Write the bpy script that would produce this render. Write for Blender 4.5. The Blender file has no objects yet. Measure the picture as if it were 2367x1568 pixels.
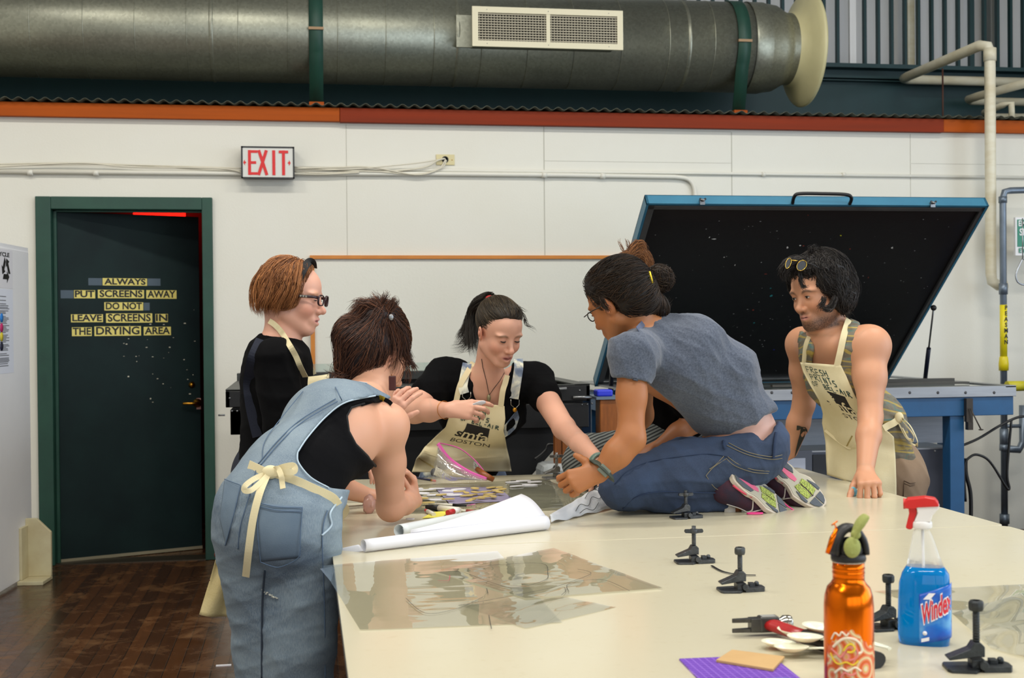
import bpy, bmesh, math, random
import numpy as np
from mathutils import Vector, Matrix, noise
random.seed(7)
RNG = np.random.default_rng(11)
COL = bpy.context.scene.collection
# ------------------------------------------------------------------ camera
FPX, CX, CY = 2950.0, 1183.5, 784.0
YAW, PIT, ROLL = math.radians(9.3), math.radians(0.54), 0.0089
EYE = Vector((0, 0, 1.35))
_f = Vector((math.sin(YAW)*math.cos(PIT), math.cos(YAW)*math.cos(PIT), -math.sin(PIT)))
_r0 = Vector((math.cos(YAW), -math.sin(YAW), 0))
_u0 = _r0.cross(_f)
CR = (_r0*math.cos(ROLL) - _u0*math.sin(ROLL)).normalized()
CU = CR.cross(_f).normalized()
CF = _f
def ray(px, py):
    return CF + CR*((px-CX)/FPX) + CU*(-(py-CY)/FPX)
def aty(px, py, Y):                 # point seen at px,py on the world plane y=Y
    d = ray(px, py); return EYE + d*(Y/d.y)
def atz(px, py, z):
    d = ray(px, py); return EYE + d*((z-EYE.z)/d.z)
def atx(px, py, X):
    d = ray(px, py); return EYE + d*(X/d.x)
def atd(px, py, dep):
    return EYE + ray(px, py)*dep
def pix(p):
    q = Vector(p)-EYE; w = q.dot(CF)
    return (CX+FPX*q.dot(CR)/w, CY-FPX*q.dot(CU)/w, w)
V = Vector
TZ = 0.755                          # table height
W = 7.68                            # back wall plane
# ------------------------------------------------------------------ tags
def tag(o, label=None, cat=None, group=None, kind=None):
    if label: o['label'] = label
    if cat: o['category'] = cat
    if group: o['group'] = group
    if kind: o['kind'] = kind
    return o
def empty(name, loc, label=None, cat=None, group=None, rz=0, parent=None):
    o = bpy.data.objects.new(name, None); COL.objects.link(o)
    o.location = loc; o.rotation_euler = (0, 0, rz); o.empty_display_size = .05
    if parent: o.parent = parent
    return tag(o, label, cat, group)
def link(name, me, m=None, parent=None, world=False):
    """world=True: mesh coordinates are world; keep them right under a translated parent"""
    o = bpy.data.objects.new(name, me); COL.objects.link(o)
    if m is not None and not me.materials: me.materials.append(m)
    if parent:
        o.parent = parent
        if world:
            q = parent; M = Matrix.Identity(4)
            while q: M = q.matrix_basis @ M; q = q.parent
            o.matrix_basis = M.inverted()
    return o
def pydata(name, v, f, m=None, parent=None, world=False, smooth=True):
    me = bpy.data.meshes.new(name)
    me.from_pydata([tuple(x) for x in v], [], [tuple(x) for x in f])
    if smooth: me.shade_smooth()
    me.validate(); me.update()
    return link(name, me, m, parent, world)
# ------------------------------------------------------------------ mesh builder
class MB:
    def __init__(s): s.bm = bmesh.new()
    def _new(s, verts, M=None):
        return [s.bm.verts.new(M @ V(v) if M is not None else V(v)) for v in verts]
    def box(s, lo, hi, M=None, bev=0):
        x0, y0, z0 = lo; x1, y1, z1 = hi
        if bev > 0:
            b = bmesh.new(); bmesh.ops.create_cube(b, size=1)
            for v in b.verts:
                v.co = V(((x0+x1)/2+v.co.x*(x1-x0), (y0+y1)/2+v.co.y*(y1-y0), (z0+z1)/2+v.co.z*(z1-z0)))
            bmesh.ops.bevel(b, geom=list(b.edges), offset=bev, segments=2, affect='EDGES', profile=.5)
            s.merge(b, M); return s
        vs = s._new([(x0,y0,z0),(x1,y0,z0),(x1,y1,z0),(x0,y1,z0),(x0,y0,z1),(x1,y0,z1),(x1,y1,z1),(x0,y1,z1)], M)
        for f in ((0,3,2,1),(4,5,6,7),(0,1,5,4),(1,2,6,5),(2,3,7,6),(3,0,4,7)): s.bm.faces.new([vs[i] for i in f])
        return s
    def merge(s, b, M=None):
        mp = {}
        for v in b.verts: mp[v] = s.bm.verts.new(M @ v.co if M is not None else v.co)
        for f in b.faces:
            try:
                n = s.bm.faces.new([mp[v] for v in f.verts]); n.smooth = f.smooth
            except ValueError: pass
        b.free()
    def tube(s, pts, r, seg=10, cap=True, closed=False, squash=None, M=None):
        pts = [V(p) for p in pts]
        if M is not None: pts = [M @ p for p in pts]
        n = len(pts)
        rs = r if isinstance(r, (list, tuple)) else [r]*n
        rings = []; up = None
        for i, p in enumerate(pts):
            if closed: t = pts[(i+1) % n]-pts[i-1]
            else: t = (pts[min(i+1, n-1)]-pts[max(i-1, 0)])
            t = t.normalized() if t.length > 1e-9 else V((0,0,1))
            if up is None:
                up = V((0,0,1)) if abs(t.z) < .9 else V((1,0,0))
            a = up - t*up.dot(t)
            if a.length < 1e-6: a = t.orthogonal()
            a.normalize(); up = a; b = t.cross(a)
            sa, sb = (1, 1) if squash is None else squash
            rings.append([s.bm.verts.new(p + a*math.cos(2*math.pi*k/seg)*rs[i]*sa + b*math.sin(2*math.pi*k/seg)*rs[i]*sb) for k in range(seg)])
        m = n if closed else n-1
        for i in range(m):
            A, B = rings[i], rings[(i+1) % n]
            for k in range(seg):
                f = s.bm.faces.new((A[k], A[(k+1) % seg], B[(k+1) % seg], B[k])); f.smooth = True
        if cap and not closed:
            s.bm.faces.new(rings[0][::-1]); s.bm.faces.new(rings[-1])
        return s
    def lathe(s, prof, seg=32, M=None, cap=True, sq=(1, 1)):
        rings = []
        for r, z in prof:
            rings.append(s._new([(r*sq[0]*math.cos(2*math.pi*k/seg), r*sq[1]*math.sin(2*math.pi*k/seg), z) for k in range(seg)], M))
        for A, B in zip(rings, rings[1:]):
            for k in range(seg):
                f = s.bm.faces.new((A[k], A[(k+1) % seg], B[(k+1) % seg], B[k])); f.smooth = True
        if cap:
            if prof[0][0] > 1e-5: s.bm.faces.new(rings[0][::-1])
            if prof[-1][0] > 1e-5: s.bm.faces.new(rings[-1])
        return s
    def prism(s, poly, z0, z1, M=None):
        a = s._new([(x, y, z0) for x, y in poly], M); b = s._new([(x, y, z1) for x, y in poly], M); n = len(poly)
        s.bm.faces.new(a[::-1]); s.bm.faces.new(b)
        for i in range(n): s.bm.faces.new((a[i], a[(i+1) % n], b[(i+1) % n], b[i]))
        return s
    def quad(s, *p):
        s.bm.faces.new([s.bm.verts.new(V(q)) for q in p]); return s
    def grid(s, P, nu, nv, M=None):
        vs = [[s.bm.verts.new((M @ V(P(i/nu, j/nv))) if M is not None else V(P(i/nu, j/nv))) for j in range(nv+1)] for i in range(nu+1)]
        for i in range(nu):
            for j in range(nv):
                f = s.bm.faces.new((vs[i][j], vs[i+1][j], vs[i+1][j+1], vs[i][j+1])); f.smooth = True
        return s
    def ball(s, c, r, M=None, sc=(1,1,1), u=16, v=10):
        T = Matrix.Translation(V(c)) @ Matrix.Diagonal((r*sc[0], r*sc[1], r*sc[2], 1))
        if M is not None: T = M @ T
        b = bmesh.new(); bmesh.ops.create_uvsphere(b, u_segments=u, v_segments=v, radius=1)
        for f in b.faces: f.smooth = True
        s.merge(b, T); return s
    def build(s, name, m=None, parent=None, world=False, bev=0, solid=0, sub=0):
        bmesh.ops.recalc_face_normals(s.bm, faces=list(s.bm.faces))
        me = bpy.data.meshes.new(name); s.bm.to_mesh(me); s.bm.free()
        o = link(name, me, m, parent, world)
        if solid:
            q = o.modifiers.new('s', 'SOLIDIFY'); q.thickness = solid; q.offset = 0
        if sub:
            q = o.modifiers.new('u', 'SUBSURF'); q.levels = sub; q.render_levels = sub
        if bev:
            q = o.modifiers.new('b', 'BEVEL'); q.width = bev; q.segments = 2; q.limit_method = 'ANGLE'; q.angle_limit = .6
        return o
def frame(o, x, y, z):              # matrix from origin and three axes
    M = Matrix.Identity(4)
    for i, a in enumerate((V(x), V(y), V(z))):
        for k in range(3): M[k][i] = a[k]
    for k in range(3): M[k][3] = o[k]
    return M
def rot(ax, deg): return Matrix.Rotation(math.radians(deg), 4, ax)
def TR(x, y, z): return Matrix.Translation(V((x, y, z)))
def bez(pts, n=24):                 # Catmull-Rom through points
    pts = [V(p) for p in pts]; out = []
    for i in range(len(pts)-1):
        p0 = pts[max(i-1, 0)]; p1 = pts[i]; p2 = pts[i+1]; p3 = pts[min(i+2, len(pts)-1)]
        m = max(2, n//(len(pts)-1))
        for k in range(m):
            t = k/m
            out.append(.5*((2*p1)+(p2-p0)*t+(2*p0-5*p1+4*p2-p3)*t*t+(3*p1-p0-3*p2+p3)*t**3))
    out.append(pts[-1]); return out
# ------------------------------------------------------------------ materials
def lin(c):
    def f(u):
        u /= 255; return u/12.92 if u <= .04045 else ((u+.055)/1.055)**2.4
    return tuple(f(x) for x in c[:3])+(1,)
class NT:
    def __init__(s, name):
        s.m = bpy.data.materials.new(name); s.m.use_nodes = True
        s.n = s.m.node_tree.nodes; s.l = s.m.node_tree.links
        s.b = s.n['Principled BSDF']; s.out = s.n['Material Output']
    def add(s, t, **kw):
        n = s.n.new(t)
        for k, v in kw.items():
            if k.startswith('i_'): n.inputs[k[2:].replace('_', ' ')].default_value = v
            else: setattr(n, k, v)
        return n
    def ln(s, a, b): s.l.new(a, b)
    def coord(s, scale=(1,1,1), kind='Object', rotz=(0,0,0)):
        c = s.add('ShaderNodeTexCoord'); m = s.add('ShaderNodeMapping'); m.inputs['Scale'].default_value = scale
        m.inputs['Rotation'].default_value = rotz
        s.ln(c.outputs[kind], m.inputs[0]); return m.outputs[0]
    def noise(s, vec, scale, detail=4, rough=.55, dist=0):
        n = s.add('ShaderNodeTexNoise'); n.inputs['Scale'].default_value = scale; n.inputs['Detail'].default_value = detail
        n.inputs['Roughness'].default_value = rough; n.inputs['Distortion'].default_value = dist
        s.ln(vec, n.inputs['Vector']); return n.outputs['Fac']
    def ramp(s, fac, stops):
        r = s.add('ShaderNodeValToRGB'); e = r.color_ramp.elements
        while len(e) < len(stops): e.new(.5)
        for k, (p, c) in enumerate(stops): e[k].position = p; e[k].color = c if len(c) == 4 else tuple(c)+(1,)
        s.ln(fac, r.inputs[0]); return r.outputs[0]
    def mix(s, fac, a, b, mode='MIX'):
        m = s.add('ShaderNodeMix', data_type='RGBA', blend_type=mode)
        for i, x in ((0, fac), (6, a), (7, b)):
            if isinstance(x, (int, float)): m.inputs[i].default_value = x
            elif isinstance(x, tuple): m.inputs[i].default_value = x
            else: s.ln(x, m.inputs[i])
        return m.outputs[2]
    def math(s, op, a, b=0.0, c=None):
        m = s.add('ShaderNodeMath', operation=op)
        for i, x in ((0, a), (1, b), (2, c)):
            if x is None: continue
            if isinstance(x, (int, float)): m.inputs[i].default_value = x
            else: s.ln(x, m.inputs[i])
        return m.outputs[0]
    def bump(s, h, strength=.3, dist=.01):
        b = s.add('ShaderNodeBump'); b.inputs['Strength'].default_value = strength; b.inputs['Distance'].default_value = dist
        s.ln(h, b.inputs['Height']); s.ln(b.outputs[0], s.b.inputs['Normal']); return b
    def base(s, c):
        if isinstance(c, tuple): s.b.inputs['Base Color'].default_value = c
        else: s.ln(c, s.b.inputs['Base Color'])
    def set(s, **kw):
        for k, v in kw.items(): s.b.inputs[k.replace('_', ' ')].default_value = v
MATS = {}
def M_(name, rgb, rough=.6, metal=0, var=.0, vs=6, bump=0, bs=60, bd=.004, rgb2=None, spec=None, stretch=(1,1,1), **kw):
    """simple procedural material: base colour, mottling towards rgb2, noise bump"""
    if name in MATS: return MATS[name]
    t = NT(name); t.set(Roughness=rough, Metallic=metal)
    c = lin(rgb)
    vec = t.coord(stretch)
    if var > 0:
        c2 = lin(rgb2) if rgb2 else tuple(x*.6 for x in c[:3])+(1,)
        f = t.noise(vec, vs, 5, .6)
        f = t.ramp(f, [(.35, (0,0,0,1)), (.7, (1,1,1,1))])
        f = t.math('MULTIPLY', f, var)
        t.base(t.mix(f, c, c2))
    else: t.base(c)
    if bump > 0: t.bump(t.noise(vec, bs, 4), bump, bd)
    if spec is not None: t.set(Specular_IOR_Level=spec)
    for k, v in kw.items(): t.b.inputs[k.replace('_', ' ')].default_value = v
    MATS[name] = t.m
    return t.m
def M_attr(name, rough=.55, bump=.1, bs=300, bd=.001, sss=0.0, var=.0, vs=40, metal=0):
    """albedo carried by the mesh attribute 'col' (skin, painted cloth)"""
    if name in MATS: return MATS[name]
    t = NT(name); a = t.add('ShaderNodeAttribute', attribute_name='col')
    vec = t.coord()
    c = a.outputs['Color']
    if var: 
        f = t.noise(vec, vs, 5, .6); f = t.ramp(f, [(.3, (1-var, 1-var, 1-var, 1)), (.7, (1, 1, 1, 1))]); c = t.mix(1.0, c, f, 'MULTIPLY')
    t.base(c); t.set(Roughness=rough, Metallic=metal)
    if sss: t.set(Subsurface_Weight=sss, Subsurface_Scale=.006); t.b.inputs['Subsurface Radius'].default_value = (1, .35, .2)
    if bump: t.bump(t.noise(vec, bs, 3), bump, bd)
    MATS[name] = t.m; return t.m
# ------------------------------------------------------------------ text
def text_mesh(body, size, extrude=0.0005, align='CENTER', sx=1, bold=0):
    cu = bpy.data.curves.new('txt', 'FONT'); cu.body = body; cu.size = size; cu.align_x = align; cu.align_y = 'CENTER'
    cu.extrude = extrude; cu.offset = bold; cu.resolution_u = 3
    o = bpy.data.objects.new('txt', cu); COL.objects.link(o)
    dg = bpy.context.evaluated_depsgraph_get(); me = bpy.data.meshes.new_from_object(o.evaluated_get(dg))
    bpy.data.objects.remove(o); bpy.data.curves.remove(cu)
    for v in me.vertices: v.co.x *= sx
    return me
def text(name, body, size, M, m, parent=None, sx=1, bold=0, extrude=.0005, align='CENTER', fitw=None):
    me = text_mesh(body, size, extrude, align, sx, bold)
    if fitw:
        xs = [v.co.x for v in me.vertices]; k = fitw/(max(xs)-min(xs)); mid = (max(xs)+min(xs))/2
        for v in me.vertices: v.co.x = (v.co.x-mid)*k
    me.transform(M); me.name = name
    me.materials.clear()
    return link(name, me, m, parent, True)
# ------------------------------------------------------------------ signed distance modelling
def A3(p): return np.array([p[0], p[1], p[2]], dtype=np.float32)
class SDF:
    def __init__(s): s.p = []
    def cap(s, a, b, ra, rb=None, k=.02, op='u', sq=None):
        rb = ra if rb is None else rb
        s.p.append(('c', A3(a), A3(b), float(ra), float(rb), k, op, None)); return s
    def chain(s, pts, rs, k=.02, op='u'):
        for i in range(len(pts)-1): s.cap(pts[i], pts[i+1], rs[i], rs[i+1], k, op)
        return s
    def ell(s, c, r, R=None, k=.02, op='u'):
        R = np.eye(3, dtype=np.float32) if R is None else np.array([[R[i][j] for j in range(3)] for i in range(3)], dtype=np.float32)
        s.p.append(('e', A3(c), np.array(r, dtype=np.float32), R, None, k, op, None)); return s
    def sph(s, c, r, k=.02, op='u'): return s.ell(c, (r, r, r), None, k, op)
    def fn(s, f, lo, hi, k=.01, op='i'):
        s.p.append(('f', A3(lo), A3(hi), f, None, k, op, None)); return s
    def plane(s, o, n, k=.004, op='i'):      # keep the side opposite n
        o = A3(o); n = A3(V(n).normalized())
        return s.fn(lambda P: (P-o) @ n, (-50,)*3, (50,)*3, k, op)
    def add(s, other, grow=0, k=None, sel=None):
        for i, q in enumerate(other.p):
            if q[6] != 'u' or (sel is not None and i not in sel): continue
            q = list(q)
            if k is not None: q[5] = k
            if q[0] == 'c': q[3] += grow; q[4] += grow
            elif q[0] == 'e': q[2] = q[2]+grow
            s.p.append(tuple(q))
        return s
    def bounds(s):
        lo = np.full(3, 1e9); hi = -lo
        for q in s.p:
            if q[6] != 'u': continue
            l, h = s._bb(q); lo = np.minimum(lo, l); hi = np.maximum(hi, h)
        return lo, hi
    @staticmethod
    def _bb(q):
        if q[0] == 'c':
            r = max(q[3], q[4]); return np.minimum(q[1], q[2])-r, np.maximum(q[1], q[2])+r
        if q[0] == 'e':
            e = np.abs(q[3]) @ q[2]; return q[1]-e, q[1]+e
        return q[1], q[2]
    @staticmethod
    def _d(q, P):
        if q[0] == 'c':
            ab = q[2]-q[1]; L = max(float(ab @ ab), 1e-12)
            ap = P-q[1]; t = np.clip((ap @ ab)/L, 0, 1)
            d = ap-t[..., None]*ab
            return np.sqrt(np.einsum('...i,...i', d, d))-(q[3]+(q[4]-q[3])*t)
        if q[0] == 'e':
            l = (P-q[1]) @ q[3]; r = q[2]
            u = l/r; k0 = np.sqrt(np.einsum('...i,...i', u, u))
            v = l/(r*r); k1 = np.sqrt(np.einsum('...i,...i', v, v))+1e-9
            d = k0*(k0-1)/k1
            return np.where(k0 < 1e-3, -float(r.min()), d)
        return q[3](P)
    def eval(s, P):
        P = np.asarray(P, dtype=np.float32); D = np.full(P.shape[:-1], 1e3, dtype=np.float32)
        for q in s.p: D = s._comb(D, s._d(q, P), q)
        return D
    @staticmethod
    def _comb(D, d, q):
        k = max(q[5], 1e-5); op = q[6]
        if op == 'u':
            h = np.maximum(k-np.abs(D-d), 0)/k; return np.minimum(D, d)-h*h*k*.25
        if op == 's': d = -d
        h = np.maximum(k-np.abs(D-d), 0)/k; return np.maximum(D, d)+h*h*k*.25
    def grid(s, lo, hi, vox):
        n = np.ceil((hi-lo)/vox).astype(int)+1
        ax = [lo[i]+vox*np.arange(n[i], dtype=np.float32) for i in range(3)]
        D = np.full(tuple(n), 1e3, dtype=np.float32)
        for q in s.p:
            l, h = s._bb(q)
            pad = q[5]+vox*3
            if q[6] in 'i': i0 = np.zeros(3, int); i1 = n
            else:
                i0 = np.clip(np.floor((l-pad-lo)/vox).astype(int), 0, n); i1 = np.clip(np.ceil((h+pad-lo)/vox).astype(int)+1, 0, n)
            if (i1 <= i0).any(): continue
            sl = tuple(slice(a, b) for a, b in zip(i0, i1))
            X, Y, Z = np.meshgrid(*[ax[i][sl[i]] for i in range(3)], indexing='ij')
            P = np.stack((X, Y, Z), -1)
            D[sl] = s._comb(D[sl], s._d(q, P), q)
        return D
def surface_nets(D, lo, vox):
    S = D < 0
    a = S[:-1, :-1, :-1]; cnt = np.zeros(a.shape, np.int8)
    for i in (0, 1):
        for j in (0, 1):
            for k in (0, 1):
                cnt += S[i:S.shape[0]-1+i, j:S.shape[1]-1+j, k:S.shape[2]-1+k]
    act = (cnt > 0) & (cnt < 8)
    idx = np.full(act.shape, -1, np.int64); ii = np.argwhere(act); idx[act] = np.arange(len(ii))
    acc = np.zeros((len(ii), 3)); w = np.zeros(len(ii))
    cs = [(i, j, k) for i in (0, 1) for j in (0, 1) for k in (0, 1)]
    val = {c: D[ii[:, 0]+c[0], ii[:, 1]+c[1], ii[:, 2]+c[2]].astype(np.float64) for c in cs}
    for c in cs:
        for ax in range(3):
            if c[ax]: continue
            e = list(c); e[ax] = 1; e = tuple(e)
            d0, d1 = val[c], val[e]; m = (d0 < 0) != (d1 < 0)
            t = np.where(m, d0/np.where(m, d0-d1, 1), 0)
            p = np.tile(np.array(c, float), (len(ii), 1)); p[:, ax] = t
            acc[m] += p[m]; w[m] += 1
    v = (ii+acc/w[:, None])*vox+lo
    F = []
    for ax in range(3):
        u, t = [(1, 2), (2, 0), (0, 1)][ax]
        sh = list(D.shape)
        A = [slice(None)]*3; B = [slice(None)]*3
        A[ax] = slice(0, sh[ax]-1); B[ax] = slice(1, sh[ax])
        for q in (u, t): A[q] = slice(1, sh[q]-1); B[q] = slice(1, sh[q]-1)
        s0 = S[tuple(A)]; s1 = S[tuple(B)]; E = np.argwhere(s0 != s1)
        if not len(E): continue
        fl = s0[tuple(E.T)]
        E[:, u] += 1; E[:, t] += 1
        def g(du, dt):
            q = E.copy(); q[:, u] -= du; q[:, t] -= dt; return idx[q[:, 0], q[:, 1], q[:, 2]]
        Q = np.stack((g(1, 1), g(0, 1), g(0, 0), g(1, 0)), 1)
        Q[~fl] = Q[~fl][:, ::-1]
        F.append(Q)
    F = np.concatenate(F); F = F[(F >= 0).all(1)]
    return v, F
def relax(v, F, it=2, lam=.5):
    e = np.concatenate([F[:, [0, 1]], F[:, [1, 2]], F[:, [2, 3]], F[:, [3, 0]]]); e = np.concatenate([e, e[:, ::-1]])
    deg = np.bincount(e[:, 0], minlength=len(v))[:, None]
    for _ in range(it):
        a = np.stack([np.bincount(e[:, 0], weights=v[e[:, 1], i], minlength=len(v)) for i in range(3)], 1)
        v = v+lam*(a/np.maximum(deg, 1)-v)
    return v
def sdf_mesh(S, vox=.005, fine=(), it=2, lo=None, hi=None, drop=None):
    """mesh a field; fine = [(lo,hi,vox)] boxes are meshed at a finer pitch and joined into the same surface"""
    l, h = S.bounds()
    if lo is not None: l = np.maximum(l, A3(lo))
    if hi is not None: h = np.minimum(h, A3(hi))
    l = l-vox*3; h = h+vox*3
    D = S.grid(l, h, vox); v, F = surface_nets(D, l, vox); del D
    v = relax(v, F, it)
    c = v[F].mean(1)
    for (a, b, vf) in fine:
        a = A3(a); b = A3(b)
        ins = ((c > a+vox*.5) & (c < b-vox*.5)).all(1); F = F[~ins]; c = c[~ins]
    VS = [v]; FS = [F]; n = len(v)
    for (a, b, vf) in fine:
        a = A3(a)-vf*4; b = A3(b)+vf*4
        D = S.grid(a, b, vf); v2, F2 = surface_nets(D, a, vf); v2 = relax(v2, F2, it)
        c2 = v2[F2].mean(1); ins = ((c2 > a+vf*3.) & (c2 < b-vf*3.)).all(1); F2 = F2[ins]
        VS.append(v2); FS.append(F2+n); n += len(v2)
    v = np.concatenate(VS); F = np.concatenate(FS)
    use = np.zeros(len(v), bool); use[F.ravel()] = True; mp = np.cumsum(use)-1
    return v[use], mp[F]
def np_mesh(name, v, F, m, parent=None, col=None):
    me = bpy.data.meshes.new(name)
    me.vertices.add(len(v)); me.vertices.foreach_set('co', np.ascontiguousarray(v, dtype=np.float32).ravel())
    k = F.shape[1]
    me.loops.add(len(F)*k); me.loops.foreach_set('vertex_index', np.ascontiguousarray(F, dtype=np.int32).ravel())
    me.polygons.add(len(F)); me.polygons.foreach_set('loop_start', np.arange(len(F), dtype=np.int32)*k)
    me.update(calc_edges=True); me.shade_smooth()
    if col is not None:
        a = me.attributes.new('col', 'FLOAT_COLOR', 'POINT')
        c = np.ones((len(v), 4), np.float32); c[:, :3] = col; a.data.foreach_set('color', c.ravel())
    return link(name, me, m, parent, True)
def sdf_obj(name, S, m, parent=None, vox=.005, fine=(), it=2, paint=None, **kw):
    v, F = sdf_mesh(S, vox, fine, it, **kw)
    col = paint(v) if paint else None
    return np_mesh(name, v, F, m, parent, col)
def blob(P, c, r):                  # gaussian weight
    d = P-A3(c); r = np.array(r if hasattr(r, '__len__') else (r, r, r))
    return np.exp(-np.einsum('ij,ij->i', d/r, d/r))
# ================================================================== materials of the place
wallm = M_('wall_paint', (224,222,212), .6, var=.25, vs=1.3, rgb2=(214,209,190), bump=.25, bs=90, bd=.002)
white_plain = M_('white_paint', (236,236,238), .5, var=.15, vs=3, rgb2=(200,200,205), bump=.1, bs=60)
seam_m = M_('seam_shadow_gap', (182,180,168), .8)
green_fr = M_('green_door_paint', (30,72,58), .5, var=.5, vs=7, rgb2=(20,52,46), bump=.15, bs=40)
door_m = M_('dark_green_door', (20,38,38), .6, spec=.2, var=.6, vs=4, rgb2=(12,22,26), bump=.1, bs=30)
wood_o = M_('orange_fir', (176,80,6), .6, spec=.2, var=.6, vs=3, rgb2=(136,62,14), stretch=(.3,8,8), bump=.1)
wood_r = M_('red_stained_fir', (136,46,12), .6, spec=.2, var=.6, vs=3, rgb2=(108,40,18), stretch=(.3,8,8), bump=.1)
brass = M_('brass', (196,140,48), .3, 1, var=.3, rgb2=(120,80,30))
steel = M_('steel', (150,152,155), .35, .9, var=.3, vs=12, rgb2=(90,92,95))
dksteel = M_('dark_steel', (60,62,66), .42, .85, var=.5, vs=30, rgb2=(30,32,34), bump=.2)
blackm = M_('black_metal', (7,7,9), .45, .1, var=.4, vs=12, rgb2=(16,17,19), bump=.05)
blackp = M_('black_plastic', (14,14,16), .45)
pvc = M_('white_pvc', (226,221,200), .35, var=.5, vs=5, rgb2=(190,170,120), stretch=(1,1,3))
cable_w = M_('white_cable', (214,208,190), .5)
paperw = M_('white_paper', (222,221,226), .6, bump=.05, bs=30)
ink = M_('black_ink', (22,22,22), .6)
redp = M_('red_plastic', (205,32,30), .35)
# galvanised steel: spangle pattern
t = NT('galvanised_steel'); vec = t.coord((1,1,1)); vo = t.add('ShaderNodeTexVoronoi'); vo.inputs['Scale'].default_value = 70; t.ln(vec, vo.inputs[0])
f = t.noise(vec, 3, 5); c1 = t.mix(f, lin((124,126,116)), lin((166,166,148)))
g = t.ramp(vo.outputs['Color'], [(.1, (.8,.8,.8,1)), (.9, (1.08,1.08,1.08,1))]); t.base(t.mix(.8, c1, g, 'MULTIPLY'))
t.set(Metallic=.8, Roughness=.38); t.bump(vo.outputs['Distance'], .08, .002); galv = MATS['galv'] = t.m
# floor boards: long planks along Y, dark worn varnish
t = NT('worn_floorboards'); vec = t.coord((1,1,1), rotz=(0,0,math.pi/2))
br = t.add('ShaderNodeTexBrick'); t.ln(vec, br.inputs['Vector']); br.offset = .37
for k, v in (('Scale',1),('Brick Width',1.9),('Row Height',.062),('Mortar Size',.0022),('Mortar Smooth',.2),('Bias',0)): br.inputs[k].default_value = v
br.inputs['Color1'].default_value = lin((96,58,28)); br.inputs['Color2'].default_value = lin((62,36,18)); br.inputs['Mortar'].default_value = lin((20,13,9))
n1 = t.noise(t.coord((9,1.2,1)), 3, 6, .65); n2 = t.noise(t.coord(), 5, 8, .72, .6)
c = t.mix(t.math('MULTIPLY', n1, .75), br.outputs['Color'], lin((44,26,15)))
w = t.ramp(n2, [(.52, (0,0,0,1)), (.72, (1,1,1,1))]); c = t.mix(t.math('MULTIPLY', w, .45), c, lin((150,108,66)))
t.base(c); t.ln(t.ramp(n2, [(.3, (.12,.12,.12,1)), (.75, (.42,.42,.42,1))]), t.b.inputs['Roughness']); t.bump(br.outputs['Fac'], .3, -.004)
floor_m = t.m
# ================================================================== shell
def struct(o): return tag(o, kind='structure')
struct(MB().box((-5,-6,-.1),(7,10,0)).build('floor', floor_m))
DX0, DX1, DZ = -1.42, -.576, 2.05
w = MB()
w.box((-5,W,0),(DX0-.02,W+.14,2.62)); w.box((DX1+.02,W,0),(7,W+.14,2.62)); w.box((DX0-.02,W,DZ+.02),(DX1+.02,W+.14,2.62))
wb = struct(w.build('wall_back', wallm))
# joints between the plywood sheets
s = MB()
def vseam(px, y0, y1, wd=.003):
    a = aty(px, y0, W-.0008); b = aty(px, y1, W-.0008); s.box((a.x-wd/2, W-.0015, min(a.z,b.z)), (a.x+wd/2, W+.001, max(a.z,b.z)))
vseam(800,288,590); vseam(1257,292,590,.005); vseam(1691,306,452,.005); vseam(2104,310,455,.003); vseam(2104,480,700,.002)
for x0,x1,y in ((1258,1690,298),(1258,1690,372),(2106,2367,378)):
    a = aty(x0,y,W); b = aty(x1,y,W); s.box((a.x,W-.0012,a.z-.001),(b.x,W+.001,a.z+.001))
so = s.build('panel_seam', seam_m, wb, True)
struct(MB().box((-5,-6,0),(-4.9,10,6)).build('wall_left', wallm))
w = MB(); w.box((6.9,-6,0),(7,10,.9)); w.box((6.9,-6,3.9),(7,10,6))
for y0,y1 in ((-6,-4.5),(-1.6,-1.2),(1.7,2.1),(5.0,10)): w.box((6.9,y0,.9),(7,y1,3.9))
struct(w.build('wall_right', wallm))
w = MB(); w.box((-5,-6.1,0),(7,-6,1)); w.box((-5,-6.1,4),(7,-6,6))
for x0,x1 in ((-5,-3.6),(-.4,0),(3.2,3.6),(6.4,7)): w.box((x0,-6.1,1),(x1,-6,4))
struct(w.build('wall_front', wallm))
ceil_m = M_('ceiling_white', (205,205,200), .7)
struct(MB().box((-5,-6,6),(7,10,6.1)).build('ceiling', ceil_m))
upper_m = M_('white_siding', (240,240,242), .5, var=.4, vs=3, rgb2=(222,220,214), stretch=(6,1,.4))
struct(MB().box((-5,9.3,2.0),(7,9.4,6)).build('wall_back_upper', upper_m))
# small dark room behind the ajar door
drk = M_('darkroom_paint', (60,22,16), .8)
w = MB(); w.box((-2.4,W+.14,0),(-2.3,9.2,2.6)); w.box((.4,W+.14,0),(.5,9.2,2.6)); w.box((-2.4,9.1,0),(.5,9.2,2.6)); w.box((-2.4,W+.14,2.55),(.5,9.2,2.6))
struct(w.build('wall_darkroom', drk))
# window frames for the daylight
for i,(y0,y1) in enumerate(((-4.5,-1.6),(-1.2,1.7),(2.1,5.0))):
    w = MB()
    for k in range(5): y = y0+(y1-y0)*k/4; w.box((6.93,y-.02,.9),(6.97,y+.02,3.9))
    for z in (.92,1.9,2.9,3.88): w.box((6.93,y0,z-.02),(6.97,y1,z+.02))
    struct(w.build('window_%d' % (i+1), white_plain))
for i,(x0,x1) in enumerate(((-3.6,-.4),(0,3.2),(3.6,6.4))):
    w = MB()
    for k in range(5): x = x0+(x1-x0)*k/4; w.box((x-.02,-6.07,1),(x+.02,-6.03,4))
    for z in (1.02,2,3,3.98): w.box((x0,-6.07,z-.02),(x1,-6.03,z+.02))
    struct(w.build('window_%d' % (i+4), white_plain))
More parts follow.
